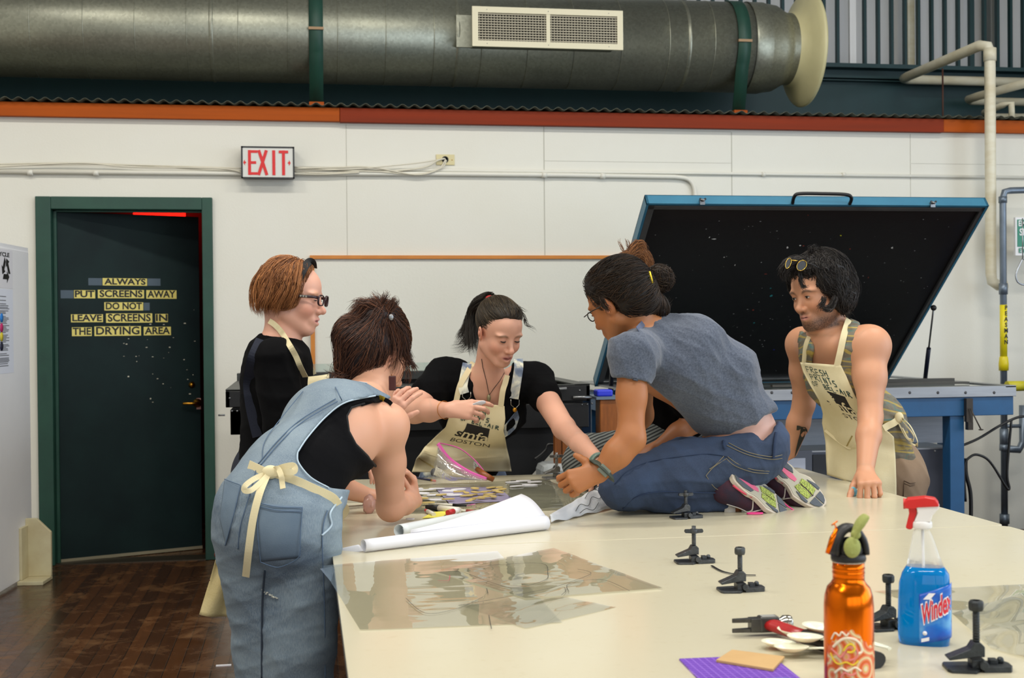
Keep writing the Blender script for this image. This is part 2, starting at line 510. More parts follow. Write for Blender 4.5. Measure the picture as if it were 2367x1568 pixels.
# ------------------------------------------------------------------ fascia boards and corrugated roof of the inner room
FJ = aty(785,255,W).x; FK = aty(2173,290,W).x
zb, zt = 2.577, 2.658
tag(MB().box((-4.9,W-.045,zb),(FJ-.001,W,zt)).build('trim_1', wood_o, bev=.003), kind='structure')
tag(MB().box((FJ,W-.05,zb-.004),(FK,W,zt)).build('trim_2', wood_r, bev=.003), kind='structure')
tag(MB().box((FK+.001,W-.045,zb),(6.9,W,zt)).build('trim_3', wood_o, bev=.003), kind='structure')
corr = M_('corrugated_sheet', (96,98,84), .35, .6, var=.4, vs=10, rgb2=(40,42,40))
b = MB(); P = .0725; nx = int(11.9/P*8)
rows = []
for i in range(nx+1):
    x = -4.95+i*P/8; z = zt+.013+.009*math.sin(2*math.pi*x/P)
    rows.append([b.bm.verts.new((x, y, z+dz)) for y,dz in ((W-.085,0),(9.25,.05))])
for i in range(nx):
    f = b.bm.faces.new((rows[i][0],rows[i+1][0],rows[i+1][1],rows[i][1])); f.smooth = True
ro = b.build('corrugated_roof', corr, solid=.003); tag(ro, 'corrugated metal roof sheet edge above the wooden fascia', 'roof', kind='structure')
# ------------------------------------------------------------------ door
dfr = empty('door_1', (DX0, W, 0)); struct(dfr)
def L(m): return m
fr = MB(); fl, frr, ft = -1.505, -.516, 2.123
fr.box((fl,W-.03,0),(DX0,W+.16,ft)); fr.box((DX1,W-.03,0),(frr,W+.16,ft)); fr.box((DX0,W-.03,DZ),(DX1,W+.16,ft))
fr.box((DX0,W+.03,0),(DX0+.02,W+.1,DZ)); fr.box((DX0,W+.03,DZ-.012),(DX1,W+.045,DZ))
fr.build('door_frame', green_fr, dfr, True, bev=.004)
# leaf, hinged at left and swung away
ang = math.radians(22); H = V((DX0+.012, W+.05, 0)); ax = V((math.cos(ang), math.sin(ang), 0)); nrm = V((math.sin(ang), -math.cos(ang), 0))
LM = frame(H, ax, -nrm, V((0,0,1)))          # local x along leaf, y into thickness, z up
LW = .845
leaf = MB().box((0,0,.012),(LW,.045,2.043), LM).build('door_leaf', door_m, dfr, True, bev=.002)
MB().box((.0,-.004,.004),(LW,.006,.022), LM).build('door_sweep', M_('sweep', (150,142,118), .5, .3), leaf, True)
def onleaf(px, py, off=0):
    d = ray(px, py); t = (H-EYE).dot(nrm)/d.dot(nrm); p = EYE+d*t; q = LM.inverted() @ p; return q.x, q.z
yl = M_('yellow_label', (222,206,112), .5, var=.3, vs=20, rgb2=(196,180,90)); 
tape = M_('clear_tape_patch', (58,74,86), .35)
def label(word, x0, y0, x1, y1, x2=None):
    a = onleaf(x0, y0); b2 = onleaf(x1, y1); w = b2[0]-a[0]; h = a[1]-b2[1]
    m = MB().box((a[0], -.0012, b2[1]), (b2[0], 0, a[1]), LM)
    o = m.build('label_strip', yl, leaf, True); o.data.materials.append(ink)
    tm = text_mesh(word, h*1.12, .0003, bold=.0016)
    xs = [v.co.x for v in tm.vertices]; k = (w*.93)/(max(xs)-min(xs)); mid = (max(xs)+min(xs))/2
    for v in tm.vertices: v.co.x = (v.co.x-mid)*k
    tm.transform(LM @ frame(V(((a[0]+b2[0])/2, -.0018, (a[1]+b2[1])/2)), (1,0,0), (0,0,1), (0,-1,0)))
    tm.transform(o.matrix_basis.inverted() if False else Matrix.Identity(4))
    bmx = bmesh.new(); bmx.from_mesh(o.data); n0 = len(bmx.faces); bmx.from_mesh(tm); bmx.faces.ensure_lookup_table()
    for f in bmx.faces[n0:]: f.material_index = 1
    bmx.to_mesh(o.data); bmx.free(); bpy.data.meshes.remove(tm)
for w_, *r in (('ALWAYS',237,643,340,661),('PUT',171,671,220,690),('SCREENS',226,670,333,690),('AWAY',338,671,408,691),
    ('DO NOT',241,699,331,718),('LEAVE',164,727,238,745),('SCREENS',245,725,352,746),('IN',359,726,388,745),
    ('THE',166,757,212,777),('DRYING',218,755,326,776),('AREA',332,756,395,775)): label(w_, *r)
for x0,y0,x1,y1 in ((204,643,236,660),(341,644,371,661),(140,671,170,690),(332,700,346,718)):
    a = onleaf(x0,y0); c = onleaf(x1,y1); MB().box((a[0],-.0006,c[1]),(c[0],0,a[1]),LM).build('tape_patch', tape, leaf, True)
pm = M_('paint_splatter', (196,190,170), .5)
b = MB()
for i in range(34):
    x = random.uniform(.38,.82); z = 1.15+random.gauss(0,.17); r = random.uniform(.0012,.004)
    b.box((x-r,-.0005,z-r*random.uniform(.4,1.5)),(x+r*random.uniform(.6,3),0,z+r*.5),LM)
b.build('paint_spot', pm, leaf, True)
kx, kz = onleaf(443,890)
MB().lathe([(.0,0),(.018,0),(.02,.004),(.012,.008),(.012,.012),(.0,.014)],16, LM @ frame(V((kx,0,kz)),(1,0,0),(0,0,1),(0,-1,0))).build('deadbolt', brass, leaf, True)
kx, kz = onleaf(456,932)
hm = MB().lathe([(.0,0),(.026,0),(.027,.006),(.012,.012),(.011,.04),(0,.042)],20, LM @ frame(V((kx,0,kz)),(1,0,0),(0,0,1),(0,-1,0)))
hm.tube([LM @ V((kx,-.036,kz)), LM @ V((kx-.03,-.04,kz)), LM @ V((kx-.1,-.034,kz+.002))], [.011,.010,.008], 10)
hm.build('door_handle', brass, leaf, True)
a = onleaf(454,921); c = onleaf(468,946)
MB().box((a[0],-.003,c[1]),(min(c[0],LW),0,a[1]),LM).build('lock_plate', M_('pinkish_plate', (196,150,140), .5), leaf, True)
MB().box((-1.43,W-.02,0),(-.57,W+.14,.006)).build('threshold', M_('threshold_metal', (70,62,50), .4, .6), dfr, True)
# ------------------------------------------------------------------ exit sign
e = empty('exit_sign', (-.195, W, 2.335), 'white exit sign with red letters and arrows in a black frame above the door', 'sign')
a = aty(557,338,W-.09); c = aty(681,413,W-.09)
x0,x1,z0,z1 = a.x,c.x,c.z,a.z
MB().box((x0+.006,W-.088,z0+.004),(x1-.006,W,z1-.004)).build('sign_housing', M_('sign_grey', (60,64,66), .5), e, True)
b = MB(); t_ = .009
b.box((x0,W-.095,z1-t_),(x1,W-.075,z1)); b.box((x0,W-.095,z0),(x1,W-.075,z0+t_*.7)); b.box((x0,W-.095,z0),(x0+t_,W-.075,z1)); b.box((x1-t_,W-.095,z0),(x1,W-.075,z1))
b.build('sign_frame', M_('sign_black', (34,36,38), .4), e, True)
MB().box((x0+t_,W-.0925,z0+t_*.7),(x1-t_,W-.088,z1-t_)).build('sign_face', M_('sign_face_white', (214,214,208), .4), e, True)
sr = M_('sign_red', (214,30,32), .4); cz = (z0+z1)/2-.002; cx = (x0+x1)/2; hh = (z1-z0)*.39; yy = W-.0945
b = MB(); sw = .017
_k = [0]
def bar(xa,za,xb,zb_,wd=sw):
    _k[0] += 1; yy = W-.0945-.00025*_k[0]
    d = V((xb-xa,0,zb_-za)); n = V((-d.z,0,d.x)).normalized()*wd/2; 
    P_ = [V((xa,yy,za))-n, V((xb,yy,zb_))-n, V((xb,yy,zb_))+n, V((xa,yy,za))+n]
    vs = [b.bm.verts.new(p) for p in P_]+[b.bm.verts.new(p+V((0,.002,0))) for p in P_]
    for f in ((0,1,2,3),(4,7,6,5),(0,4,5,1),(1,5,6,2),(2,6,7,3),(3,7,4,0)): b.bm.faces.new([vs[i] for i in f])
ex = cx-.105
bar(ex,cz-hh,ex,cz+hh); bar(ex,cz+hh-sw/2,ex+.045,cz+hh-sw/2,sw*.9); bar(ex,cz,ex+.038,cz,sw*.9); bar(ex,cz-hh+sw/2,ex+.045,cz-hh+sw/2,sw*.9)
xx = cx-.03; bar(xx-.022,cz+hh,xx+.024,cz-hh); bar(xx+.022,cz+hh,xx-.024,cz-hh)
bar(cx+.034,cz-hh,cx+.034,cz+hh); tx = cx+.09; bar(tx,cz-hh,tx,cz+hh); bar(tx-.027,cz+hh-sw/2,tx+.027,cz+hh-sw/2,sw*.9)
b.build('exit_letters', sr, e, True)
for sgn, ax_ in ((-1, cx-.132),(1, cx+.122)):
    b = MB()
    for P_ in ([(ax_+sgn*.009,cz),(ax_-sgn*.001,cz+.018),(ax_-sgn*.001,cz-.018)],[(ax_-sgn*.001,cz+.005),(ax_-sgn*.007,cz+.005),(ax_-sgn*.007,cz-.005),(ax_-sgn*.001,cz-.005)]):
        b.bm.faces.new([b.bm.verts.new((x,yy,z)) for x,z in P_])
    b.build('arrow', sr, e, True)
# ------------------------------------------------------------------ conduits, cables, outlet
b = MB(); 
def wl(px,py,o=.02): return aty(px,py,W-o)
b.tube([wl(-40,396),wl(560,401),wl(1000,402),wl(1300,405),wl(1560,409)] + bez([wl(1560,409),wl(1590,414),wl(1604,432),wl(1607,462),wl(1608,520)],16)[1:], .0135, 10)
for px,py in ((70,399),(222,400),(1258,405),(1393,407)): p = wl(px,py,.02); b.tube([p-V((.015,0,0)),p+V((.015,0,0))], .017, 10)
tag(b.build('lower_conduit', wallm), 'white painted conduit along the back wall, bending down behind the raised lid', 'conduit')
b = MB(); b.tube([wl(690,388,.012),wl(1020,394,.012),wl(1560,400,.012),wl(2420,411,.012)], .009, 8, squash=(1.1,1))
for px,py in ((1765,403),(1950,404)): p = wl(px,py,.012); b.tube([p-V((.012,0,0)),p+V((.012,0,0))], .014, 8)
tag(b.build('upper_conduit', wallm), 'thinner white painted conduit running to the right edge above the lower one', 'conduit')
specs = [([(-30,380),(160,377),(330,383),(470,392),(560,395)],.004),([(-30,384),(200,380),(400,384),(560,389)],.0035),([(-30,387),(180,377),(300,386),(500,389),(560,399)],.004),
 ([(680,386),(760,391),(870,397),(930,394),(985,386),(1012,371),(1029,367)],.0045),([(680,390),(780,387),(860,387),(960,404),(1012,392),(1030,369)],.0045),([(680,394),(800,392),(900,384),(980,375),(1027,366)],.003),([(680,397),(760,400),(850,396),(960,403),(1018,390),(1032,371)],.004),([(680,402),(750,403),(830,399)],.004)]
for i,(pts,r) in enumerate(specs):
    b = MB(); b.tube(bez([aty(x,y,W-.035-.004*(i%3)) if x != pts[-1][0] or i<3 or i==7 else aty(x,y,W-.012) for x,y in pts],30), r, 6)
    tag(b.build('white_cable', cable_w), ['white cable strung loosely along the wall left of the exit sign','white cable looping from the exit sign to the wall outlet'][0 if i < 3 else 1], 'cable', ['cables left of the exit sign','cables between exit sign and outlet'][0 if i<3 else 1])
o = empty('wall_outlet', aty(1029,370,W), 'small brass wall plate with round black cable hole', 'outlet')
a = aty(1008,357,W-.006); c = aty(1051,382,W-.006)
MB().box((a.x,W-.007,c.z),(c.x,W,a.z)).build('cover_plate', M_('ivory_brass_plate', (204,192,148), .35, .3), o, True, bev=.002)
p = aty(1029,369,W-.008); MB().lathe([(0,0),(.02,0),(.02,.004),(.014,.004),(.013,0)],20, frame(p,(1,0,0),(0,0,1),(0,-1,0))).build('grommet', blackp, o, True)
for px in (1014,1045): MB().ball(aty(px,370,W-.007),.0035,u=8,v=6).build('screw', brass, o, True)
# ------------------------------------------------------------------ framed board
b = empty('pin_board', (.9, W, 1.2), 'large white wall board with a thin orange wooden frame behind the group', 'board')
x0 = aty(716,600,W).x; z1 = aty(720,591,W).z; x1 = 3.0
MB().box((x0,W-.012,.95),(x1,W,z1-.02)).build('board_panel', M_('board_white', (224,223,213), .5, bump=.2, bs=60, var=.2, vs=2, rgb2=(212,208,194)), b, True)
m = MB(); m.box((x0,W-.03,z1-.022),(x1,W,z1)); m.box((x0,W-.03,.95),(x0+.026,W,z1-.022)); m.build('board_frame', M_('orange_wood_strip', (206,130,48), .45, var=.4, vs=8, rgb2=(170,96,30)), b, True, bev=.002)
# ------------------------------------------------------------------ big duct
DR, DY, DZc = .292, 8.08, 3.178
d = empty('ventilation_duct', (0, DY, DZc), 'huge round galvanised steel air duct running above the inner roof', 'duct')
xe = 2.99
MX = lambda x: frame(V((x,DY,DZc)), (0,1,0), (0,0,1), (1,0,0))
MB().lathe([(DR,0),(DR,xe+4.6)], 72, MX(-4.6), cap=True).build('duct_tube', galv, d, True)
XR = [aty(px,90,DY-DR).x for px in (66,190,310,430,487,550,665,781,893,1005,1060,1115,1222,1330,1440,1550,1597,1655)]
for i,x in enumerate(XR):
    b = MB()
    r = DR+(.004 if i in (4,10,16) else .0022); w_ = .012 if i in (4,10,16) else .003
    b.lathe([(DR,-w_),(r,-w_*.6),(r,w_*.6),(DR,w_)], 72, MX(x), cap=False); b.build('seam_ring', galv, d, True)
# taper, throat, flare
x1_ = xe
b = MB(); b.lathe([(DR+.003,-.11),(DR+.004,0),(DR,.005),(DR-.012,.09),(.245,.15),(.235,.17),(.235,.245)], 72, MX(x1_), cap=False)
b.lathe([(DR+.005,-.108),(DR+.006,-.1),(DR+.005,-.09)],72,MX(x1_),cap=False); b.build('reducer', galv, d, True)
b = MB(); b.lathe([(.232,.2),(.25,.235),(.30,.262),(.345,.285),(.372,.305),(.378,.315),(.374,.33),(.366,.33),(.34,.296),(.25,.25),(.23,.24)], 72, MX(x1_), cap=False)
b.build('inlet_bell', M_('cream_fibreglass', (214,206,160), .4, var=.3, vs=4, rgb2=(180,170,120)), d, True)
# straps with clip and wooden block
def strap(px, blockpx, lab):
    x = aty(px,120,DY-DR).x; s_ = empty('duct_strap', (x,DY-DR,zt), lab, 'strap', 'green straps around the duct')
    b = MB(); wd = .042; pts = []
    n = 26
    for k in range(n+1):
        a_ = math.radians(80-170*k/n) if False else math.radians(75+ (215-75)*k/n)
        pts.append((DY+(DR+.004)*math.cos(a_), DZc+(DR+.004)*math.sin(a_)))
    pts.append((DY-DR*.55, zt+.07))
    vs = [[b.bm.verts.new((x-wd,y,z)), b.bm.verts.new((x+wd,y,z))] for y,z in pts]
    for i in range(len(vs)-1): f = b.bm.faces.new((vs[i][0],vs[i][1],vs[i+1][1],vs[i+1][0])); f.smooth = True
    b.build('strap_band', green_fr, s_, True, solid=.006)
    yb = DY-DR*.55
    MB().box((x-.045,yb-.05,zt+.005),(x+.045,yb+.05,zt+.075)).build('wood_block', wood_o, s_, True, bev=.003)
    MB().box((x-.045,DY-DR-.016,DZc-.028),(x+.045,DY-DR+.01,DZc-.012)).build('clip', M_('worn_wood_clip', (160,128,92), .5), s_, True)
strap(731, 731, 'green strap with wooden block around the duct above the exit sign')
strap(1722, 1718, 'green strap with wooden block around the duct beside its flared end')
# ------------------------------------------------------------------ grille
g = empty('air_grille', aty(1265,65,DY-.5), 'cream double supply grille on a galvanised box on the duct side', 'vent')
GY = DY-DR-.10
a = aty(1091,14,GY); c = aty(1440,116,GY); x0,x1 = a.x,c.x; z1 = (a.z+aty(1440,26,GY).z)/2; z0 = (aty(1092,107,GY).z+c.z)/2
a2 = aty(1050,30,GY+.1)
MB().box((x0+.01,GY+.015,z0+.012),(x1-.05,DY,z1-.02)).build('grille_box', galv, g, True)
MB().box((x0-.085,GY+.10,z0+.015),(x0+.02,DY-.1,z1-.03)).build('flange', galv, g, True)
crm = M_('cream_enamel', (228,220,190), .4)
fw = .036; mx = (x0+x1)/2
b = MB(); b.box((x0,GY-.006,z1-fw),(x1,GY+.014,z1)); b.box((x0,GY-.006,z0),(x1,GY+.014,z0+fw)); b.box((x0,GY-.006,z0+fw),(x0+fw,GY+.014,z1-fw)); b.box((x1-fw,GY-.006,z0+fw),(x1,GY+.014,z1-fw)); b.box((mx-.012,GY-.004,z0+fw),(mx+.012,GY+.012,z1-fw))
b.build('grille_frame', crm, g, True)
gb = M_('vent_inside_shade', (14,14,13), .9); MB().box((x0+fw,GY+.0135,z0+fw),(x1-fw,GY+.0148,z1-fw)).build('vent_shade_sheet', gb, g, True)  # black sheet: shade inside the vent put into colour behind the blades
for xa,xb in ((x0+fw,mx-.012),(mx+.012,x1-fw)):
    b = MB(); n = 11
    for k in range(n): z = z0+fw+(z1-z0-2*fw)*(k+.5)/n; b.box((xa,GY-.002,z-.003),(xb,GY+.004,z+.003), None)
    n = 23
    for k in range(n): x = xa+(xb-xa)*(k+.5)/n; b.box((x-.0022,GY+.004,z0+fw),(x+.0022,GY+.012,z1-fw))
    b.build('louvre_blades', M_('grey_beige_blades', (176,168,146), .4), g, True)
for x in (x0+.09,mx,x1-.09):
    for z in (z0+.018,z1-.018): MB().ball((x,GY-.006,z),.003,u=6,v=4).build('screw', steel, g, True)
# ------------------------------------------------------------------ steel beam and bars behind
teal = M_('teal_paint', (14,58,62), .5, var=.4, vs=5, rgb2=(10,46,50), bump=.1)
b = MB(); zt2 = aty(2200,158,8.95).z
b.box((-4.9,8.86,zt2-.03),(6.9,9.12,zt2)); b.box((-4.9,8.96,2.62),(6.9,9.0,zt2-.03)); b.box((-4.9,8.9,zt2-.1),(6.9,8.96,zt2-.085)); b.box((-4.9,8.9,zt2-.12),(6.9,8.96,zt2-.113))
tag(b.build('steel_beam', teal), 'long teal painted steel beam behind the duct', 'beam')
bars = empty('bar_screen', (4.6,9.05,zt2), 'row of teal vertical bars in front of white siding at upper right', 'railing')
Xa = aty(1967,100,9.05).x; dx = (aty(2335,100,9.05).x-Xa)/12
for k in range(-12,17):
    x = Xa+dx*k
    if x > 6.85: break
    wd = .010 if k != 9 else .018
    MB().box((x-wd,9.03,zt2),(x+wd,9.07,5.9)).build('bar', teal, bars, True)
for px,py,wd,nm,mm,lb in ((2292,60,.035,'steel_post',M_('grey_post', (120,124,122), .5),'grey steel post behind the teal bars at upper right'),(2100,60,.03,'cream_pipe',pvc,'cream vertical pipe behind the teal bars')):
    x = aty(px,py,9.15).x; tag(MB().box((x-wd,9.1,zt2-.02),(x+wd,9.2,5.9)).build(nm, mm, bev=.01), lb, 'post' if 'post' in nm else 'pipe')
tag(MB().box((aty(1960,60,9.1).x-.03,9.0,zt2),(aty(1960,60,9.1).x+.02,9.02,5.9)).build('white_post', upper_m), 'white vertical post right beside the duct bell', 'post')
# ------------------------------------------------------------------ white pipes
py_ = 7.5
top = aty(2288,112,py_); bot = aty(2290,640,py_)
pipe_pts = [V((6.6,8.8,aty(2300,181,8.8).z))]+bez([V((aty(2125,178,8.8).x,8.8,aty(2125,178,8.8).z)),V((aty(2105,176,8.78).x,8.76,aty(2105,176,8.78).z)),V((aty(2108,170,8.7).x,8.66,aty(2108,170,8.7).z+.0))],8)
far = aty(2112,171,8.6)
b = MB(); b.tube([V((6.7,8.8,far.z)),V((far.x+.06,8.8,far.z)),V((far.x+.01,8.77,far.z)),V((far.x,8.7,far.z))]+bez([far,V((top.x-.06,py_+.12,top.z+.03)),V((top.x-.012,py_+.012,top.z+.015)),V((top.x,py_,top.z-.05)),V((top.x,py_,bot.z))],24)[0:1]+
   [V((top.x-.04,py_+.05,top.z+.028)),V((top.x-.008,py_+.01,top.z+.014)),V((top.x,py_,top.z-.03)),V((top.x,py_,bot.z+.02)),V((top.x+.008,py_,bot.z-.03)),V((top.x+.05,py_,bot.z-.055)),V((top.x+.10,py_,bot.z-.055))], .034, 16)
b.tube([V((top.x,py_,top.z-.08)),V((top.x,py_,top.z-.0))], .04, 16)
tag(b.build('drain_pipe', pvc), 'long cream plastic pipe dropping down the right side of the wall', 'pipe')
p = aty(2262,222,8.6); q = aty(2400,185,8.0); b = MB(); b.tube([V((6.7,8.8,p.z)),V((p.x+.05,8.8,p.z)),V((p.x,8.74,p.z)),p,q], .03, 14)
tag(b.build('branch_pipe', pvc), 'second cream plastic pipe angled at the right edge above the roof', 'pipe')
p = aty(2275,260,8.5); q = aty(2318,243,7.9); b = MB(); b.tube([V((6.7,8.7,aty(2330,256,8.6).z)),V((p.x+.1,8.66,p.z)),p,q,V((q.x+.05,7.88,q.z+.01)),V((q.x+.055,7.88,q.z-.12))], .021, 12)
tag(b.build('small_pipe', pvc), 'small white plastic pipe with elbow just above the roof edge at right', 'pipe')
p = aty(2163,165,8.6); tag(MB().tube([V((p.x,8.5,2.66)),V((p.x,8.5,p.z))], .007, 6).build('hanger_rod', M_('rusty_rod', (84,52,40), .6)), 'thin rusty rod under the angled cream pipe', 'rod')
# ------------------------------------------------------------------ galvanised riser with yellow sticker
cy_ = 7.42; cdt = aty(2318,448,cy_); 
cd = empty('steel_riser_pipe', (cdt.x,cy_,0), 'galvanised steel riser pipe with a yellow sticker near the right edge', 'pipe')
x = cdt.x
b = MB(); b.tube([V((x+.45,cy_-.05,aty(2367,437,cy_).z)),V((x+.05,cy_,cdt.z+.02)),V((x+.012,cy_,cdt.z+.012)),V((x,cy_,cdt.z-.03)),V((x,cy_,.0))], .021, 14)
for y_,h,r in ((668,.035,.027),(462,.02,.026),(1200,.03,.03),(1010,.05,.027),(1035,.02,.029)): z = aty(2318,y_,cy_).z; b.tube([V((x,cy_,z-h)),V((x,cy_,z+h))], r, 14)
zz = aty(2318,1030,cy_).z; b.tube([V((x,cy_,zz-.02)),V((x+.1,cy_,zz-.03)),V((x+.13,cy_,zz+.02)),V((x+.13,cy_,zz+.25))],.024,12)
b.tube([V((x,cy_,zz+.12)),V((x+.13,cy_,zz+.12))],.012,8)
b.build('riser_tube', M_('galv_pipe', (122,134,148), .4, .6, var=.4, vs=14, rgb2=(84,94,106)), cd, True)
z1 = aty(2318,705,cy_).z; z0 = aty(2318,826,cy_).z; yel = M_('yellow_sticker', (232,214,28), .4)
st = MB().tube([V((x,cy_,z0)),V((x,cy_,z1))], .0225, 18).build('yellow_sticker', yel, cd, True)
for k,ch in enumerate('PEASMAN'):
    z = aty(2318,712+k*13.2,cy_).z; text('sticker_letter', ch, .038, frame(V((x+.0045,cy_-.0232,z)), V((.98,.2,0)).normalized(), (0,0,1), V((.2,-.98,0)).normalized()), ink, st, bold=.001)
z1 = aty(2318,826,cy_).z; z0 = aty(2318,857,cy_).z
MB().lathe([(.030,z0),(.031,(z0+z1)/2),(.026,z1),(.022,z1+.005)],18,TR(x,cy_,0)).build('yellow_collar', M_('yellow_plastic', (226,206,20), .35), cd, True)
# emergency shower sign and pull ring
s_ = empty('emergency_sign', aty(2375,545,W-.02), 'green and white emergency shower sign cut off by the right edge', 'sign')
a = aty(2345,503,7.45); c = aty(2345,591,7.45); x = a.x; z1,z0 = a.z,c.z
MB().box((x,7.44,z0),(x+.26,7.46,z1)).build('sign_border', white_plain, s_, True)
MB().box((x+.012,7.437,z0+.055),(x+.248,7.441,z1-.014)).build('sign_panel', M_('emergency_green', (22,128,100), .4), s_, True)
FX = lambda x,y,z: frame(V((x,y,z)),(1,0,0),(0,0,1),(0,-1,0))
text('sign_text', 'EMERGENCY', .05, FX(x+.13,7.435,z1-.04), white_plain, s_, bold=.0012, fitw=.222)
text('sign_text', 'SHOWER', .06, FX(x+.125,7.435,z1-.095), white_plain, s_, bold=.0015, fitw=.20)
text('sign_text', 'EYE WASH', .04, FX(x+.12,7.435,z0+.03), M_('sign_green_text', (22,128,100), .4), s_, bold=.001, fitw=.2)
b = MB(); a = aty(2367,588,7.0); P_ = [aty(2364,598,7.3),aty(2350,628,7.3),aty(2349,644,7.3),aty(2356,655,7.3),aty(2372,659,7.3),aty(2400,655,7.3),aty(2385,610,7.3)]
b.tube(bez(P_+[P_[0]],40), .006, 8); b.tube([P_[0],P_[0]+V((0,0,.25))],.004,6)
tag(b.build('pull_ring', M_('chrome_rod', (170,172,176), .25, .9)), 'steel pull ring hanging below the emergency sign', 'handle')
# ------------------------------------------------------------------ left partition with posters
pa = V((-1.483,7.349,0)); pb = V((-1.53,6.9,0)); pd = (pb-pa).normalized(); pn = V((-pd.y,pd.x,0)) ; 
if pn.x < 0: pn = -pn
PM = frame(pa, pd, pn, V((0,0,1)))            # x toward the camera, y out to the right, z up
p_ = empty('partition_panel', pa, 'tall white freestanding partition board with posters at the left edge', 'partition')
MB().box((0,-.035,.02),(2.2,0,1.785),PM).build('panel_board', white_plain, p_, True, bev=.003)
MB().box((-.012,-.03,1.785),(2.2,-.006,1.808),PM).build('top_rail', white_plain, p_, True)
ft = M_('cream_stained_foot', (208,200,164), .55, var=.5, vs=8, rgb2=(180,160,120))
for k,xo in enumerate((.10,1.02)):
    b = MB()
    ym = .135
    b.prism([(0.0,0.0),(ym,0.0),(ym,.24),(.06,.315),(0,.315)], -.012, .012, PM @ frame(V((xo,0.0,.02)),(0,1,0),(0,0,1),(1,0,0)))
    b.box((xo-.012,0,.0),(xo+.16,ym,.02),PM); b.box((xo,0,.02),(xo+.12,.015,.30),PM)
    b.build('foot_bracket', ft, p_, True, bev=.003)
def onpan(px,py):
    d = ray(px,py); n = pn; t = (pa-EYE).dot(n)/d.dot(n); q = PM.inverted() @ (EYE+d*t); return q.x,q.z
q0 = onpan(28,580); q1 = onpan(28,668); q2 = onpan(27,862)
po = empty('recycling_poster', PM @ V((q0[0]+.3,0,q0[1])), 'white poster with black recycling arrows on the left partition', 'poster')
MB().box((q0[0],0,q1[1]),(q0[0]+.62,.0012,q0[1]+.0),PM).build('poster_sheet', paperw, po, True)
PT = lambda x,z: PM @ frame(V((x,.0018,z)),(-1,0,0),(0,0,1),(0,1,0))
text('poster_title', 'PLEASE RECYCLE', .03, PT(q0[0]+.30,onpan(10,589)[1]), ink, po, bold=.0008, fitw=.5)
cz_ = onpan(12,624)[1]; rcx = onpan(13,624)[0]
b = MB()
for k in range(3):
    Mr = PT(rcx,cz_) @ Matrix.Rotation(2*math.pi*k/3,4,'Z')
    pl = [(-.045,-.045),(.012,-.045),(.012,-.062),(.045,-.032),(.012,-.004),(.012,-.02),(-.032,-.02)]
    b.prism([(x*1.1,y*1.1) for x,y in pl],0,.0005,Mr)
b.build('recycling_symbol', ink, po, True)
po2 = empty('ink_notice', PM @ V((q0[0]+.3,0,q2[1])), 'grey notice with coloured ink dots below the recycling poster', 'poster')
MB().box((q0[0],0,q2[1]),(q0[0]+.62,.001,q1[1]-.004),PM).build('notice_sheet', M_('pale_blue_paper', (222,226,238), .6), po2, True)
gt = M_('grey_print', (110,112,120), .6)
b = MB()
for y in [686,695,703,707,711,714,719,722,725]+[732+3.2*k for k in range(6)]+[753+3.2*k for k in range(6)]+[775+3.2*k for k in range(6)]+[797+3.2*k for k in range(5)]+[818,822,828,831,834,837,841,846]:
    z = onpan(12,y)[1]; x_ = q0[0]+.06+random.uniform(0,.06); b.box((x_,.001,z-.0022),(x_+random.uniform(.12,.3),.0016,z+.0022),PM)
b.build('printed_lines', gt, po2, True)
for y,cn,c in ((735,'cyan',(40,130,215)),(758,'magenta',(200,40,110)),(779,'yellow',(225,205,60)),(801,'navy',(30,32,60))):
    qx,qz = onpan(3,y); MB().lathe([(0,0),(.024,0),(.024,.001),(0,.001)],20,PT(qx,qz)).build('ink_dot', M_('dot_'+cn,c,.5), po2, True)
# ------------------------------------------------------------------ lights
def area(name, loc, size, power, color, rot_=(0,0,0), sy=None):
    l = bpy.data.lights.new(name,'AREA'); l.energy = power; l.size = size; l.color = color
    if sy: l.shape = 'RECTANGLE'; l.size_y = sy
    o = bpy.data.objects.new(name,l); COL.objects.link(o); o.location = loc; o.rotation_euler = rot_; return o
R_ = math.radians
for i,(x,y) in enumerate(((-2.6,0.5),(0.4,0.5),(3.4,0.5),(-2.6,4.2),(.4,4.2),(3.4,4.2))):
    f_ = empty('ceiling_light', (x,y,4.9), 'long white ceiling light fixture', 'lamp', 'ceiling lights')
    MB().box((x-.9,y-.2,4.93),(x+.9,y+.2,5.0)).build('fixture_housing', white_plain, f_, True)
    area('lamp_tube', (x,y,4.92), 1.7, 122, (1,.96,.88), sy=.35)
for i,(y0,y1) in enumerate(((-4.5,-1.6),(-1.2,1.7),(2.1,5.0))):
    area('window_light', (6.88,(y0+y1)/2,2.4), y1-y0, 125, (.72,.85,1), (0,R_(90),0), 3.0)
for i,(x0,x1) in enumerate(((-3.6,-.4),(0,3.2),(3.6,6.4))):
    area('window_light', ((x0+x1)/2,-5.97,2.5), x1-x0, 60, (.9,.95,1), (R_(90),0,0), 3.0)
lr = bpy.data.lights.new('safelight','POINT'); lr.energy = 1.2; lr.color = (1,.02,.01); lr.shadow_soft_size = .06
o = bpy.data.objects.new('safelight',lr); COL.objects.link(o); o.location = (-.7,8.6,2.3)
em = NT('red_glow'); em.set(Emission_Strength=4.0); em.b.inputs['Emission Color'].default_value = (1,.01,.005,1); em.base((.3,0,0,1))
tag(MB().box((-1.12,8.9,2.0),(-.79,9.05,2.3)).build('safelight_lamp', em.m), 'red glowing darkroom lamp seen over the ajar door', 'lamp')
wd = bpy.data.worlds.new('World'); bpy.context.scene.world = wd; wd.use_nodes = True
wd.node_tree.nodes['Background'].inputs[0].default_value = (.85,.92,1,1); wd.node_tree.nodes['Background'].inputs[1].default_value = 1.6
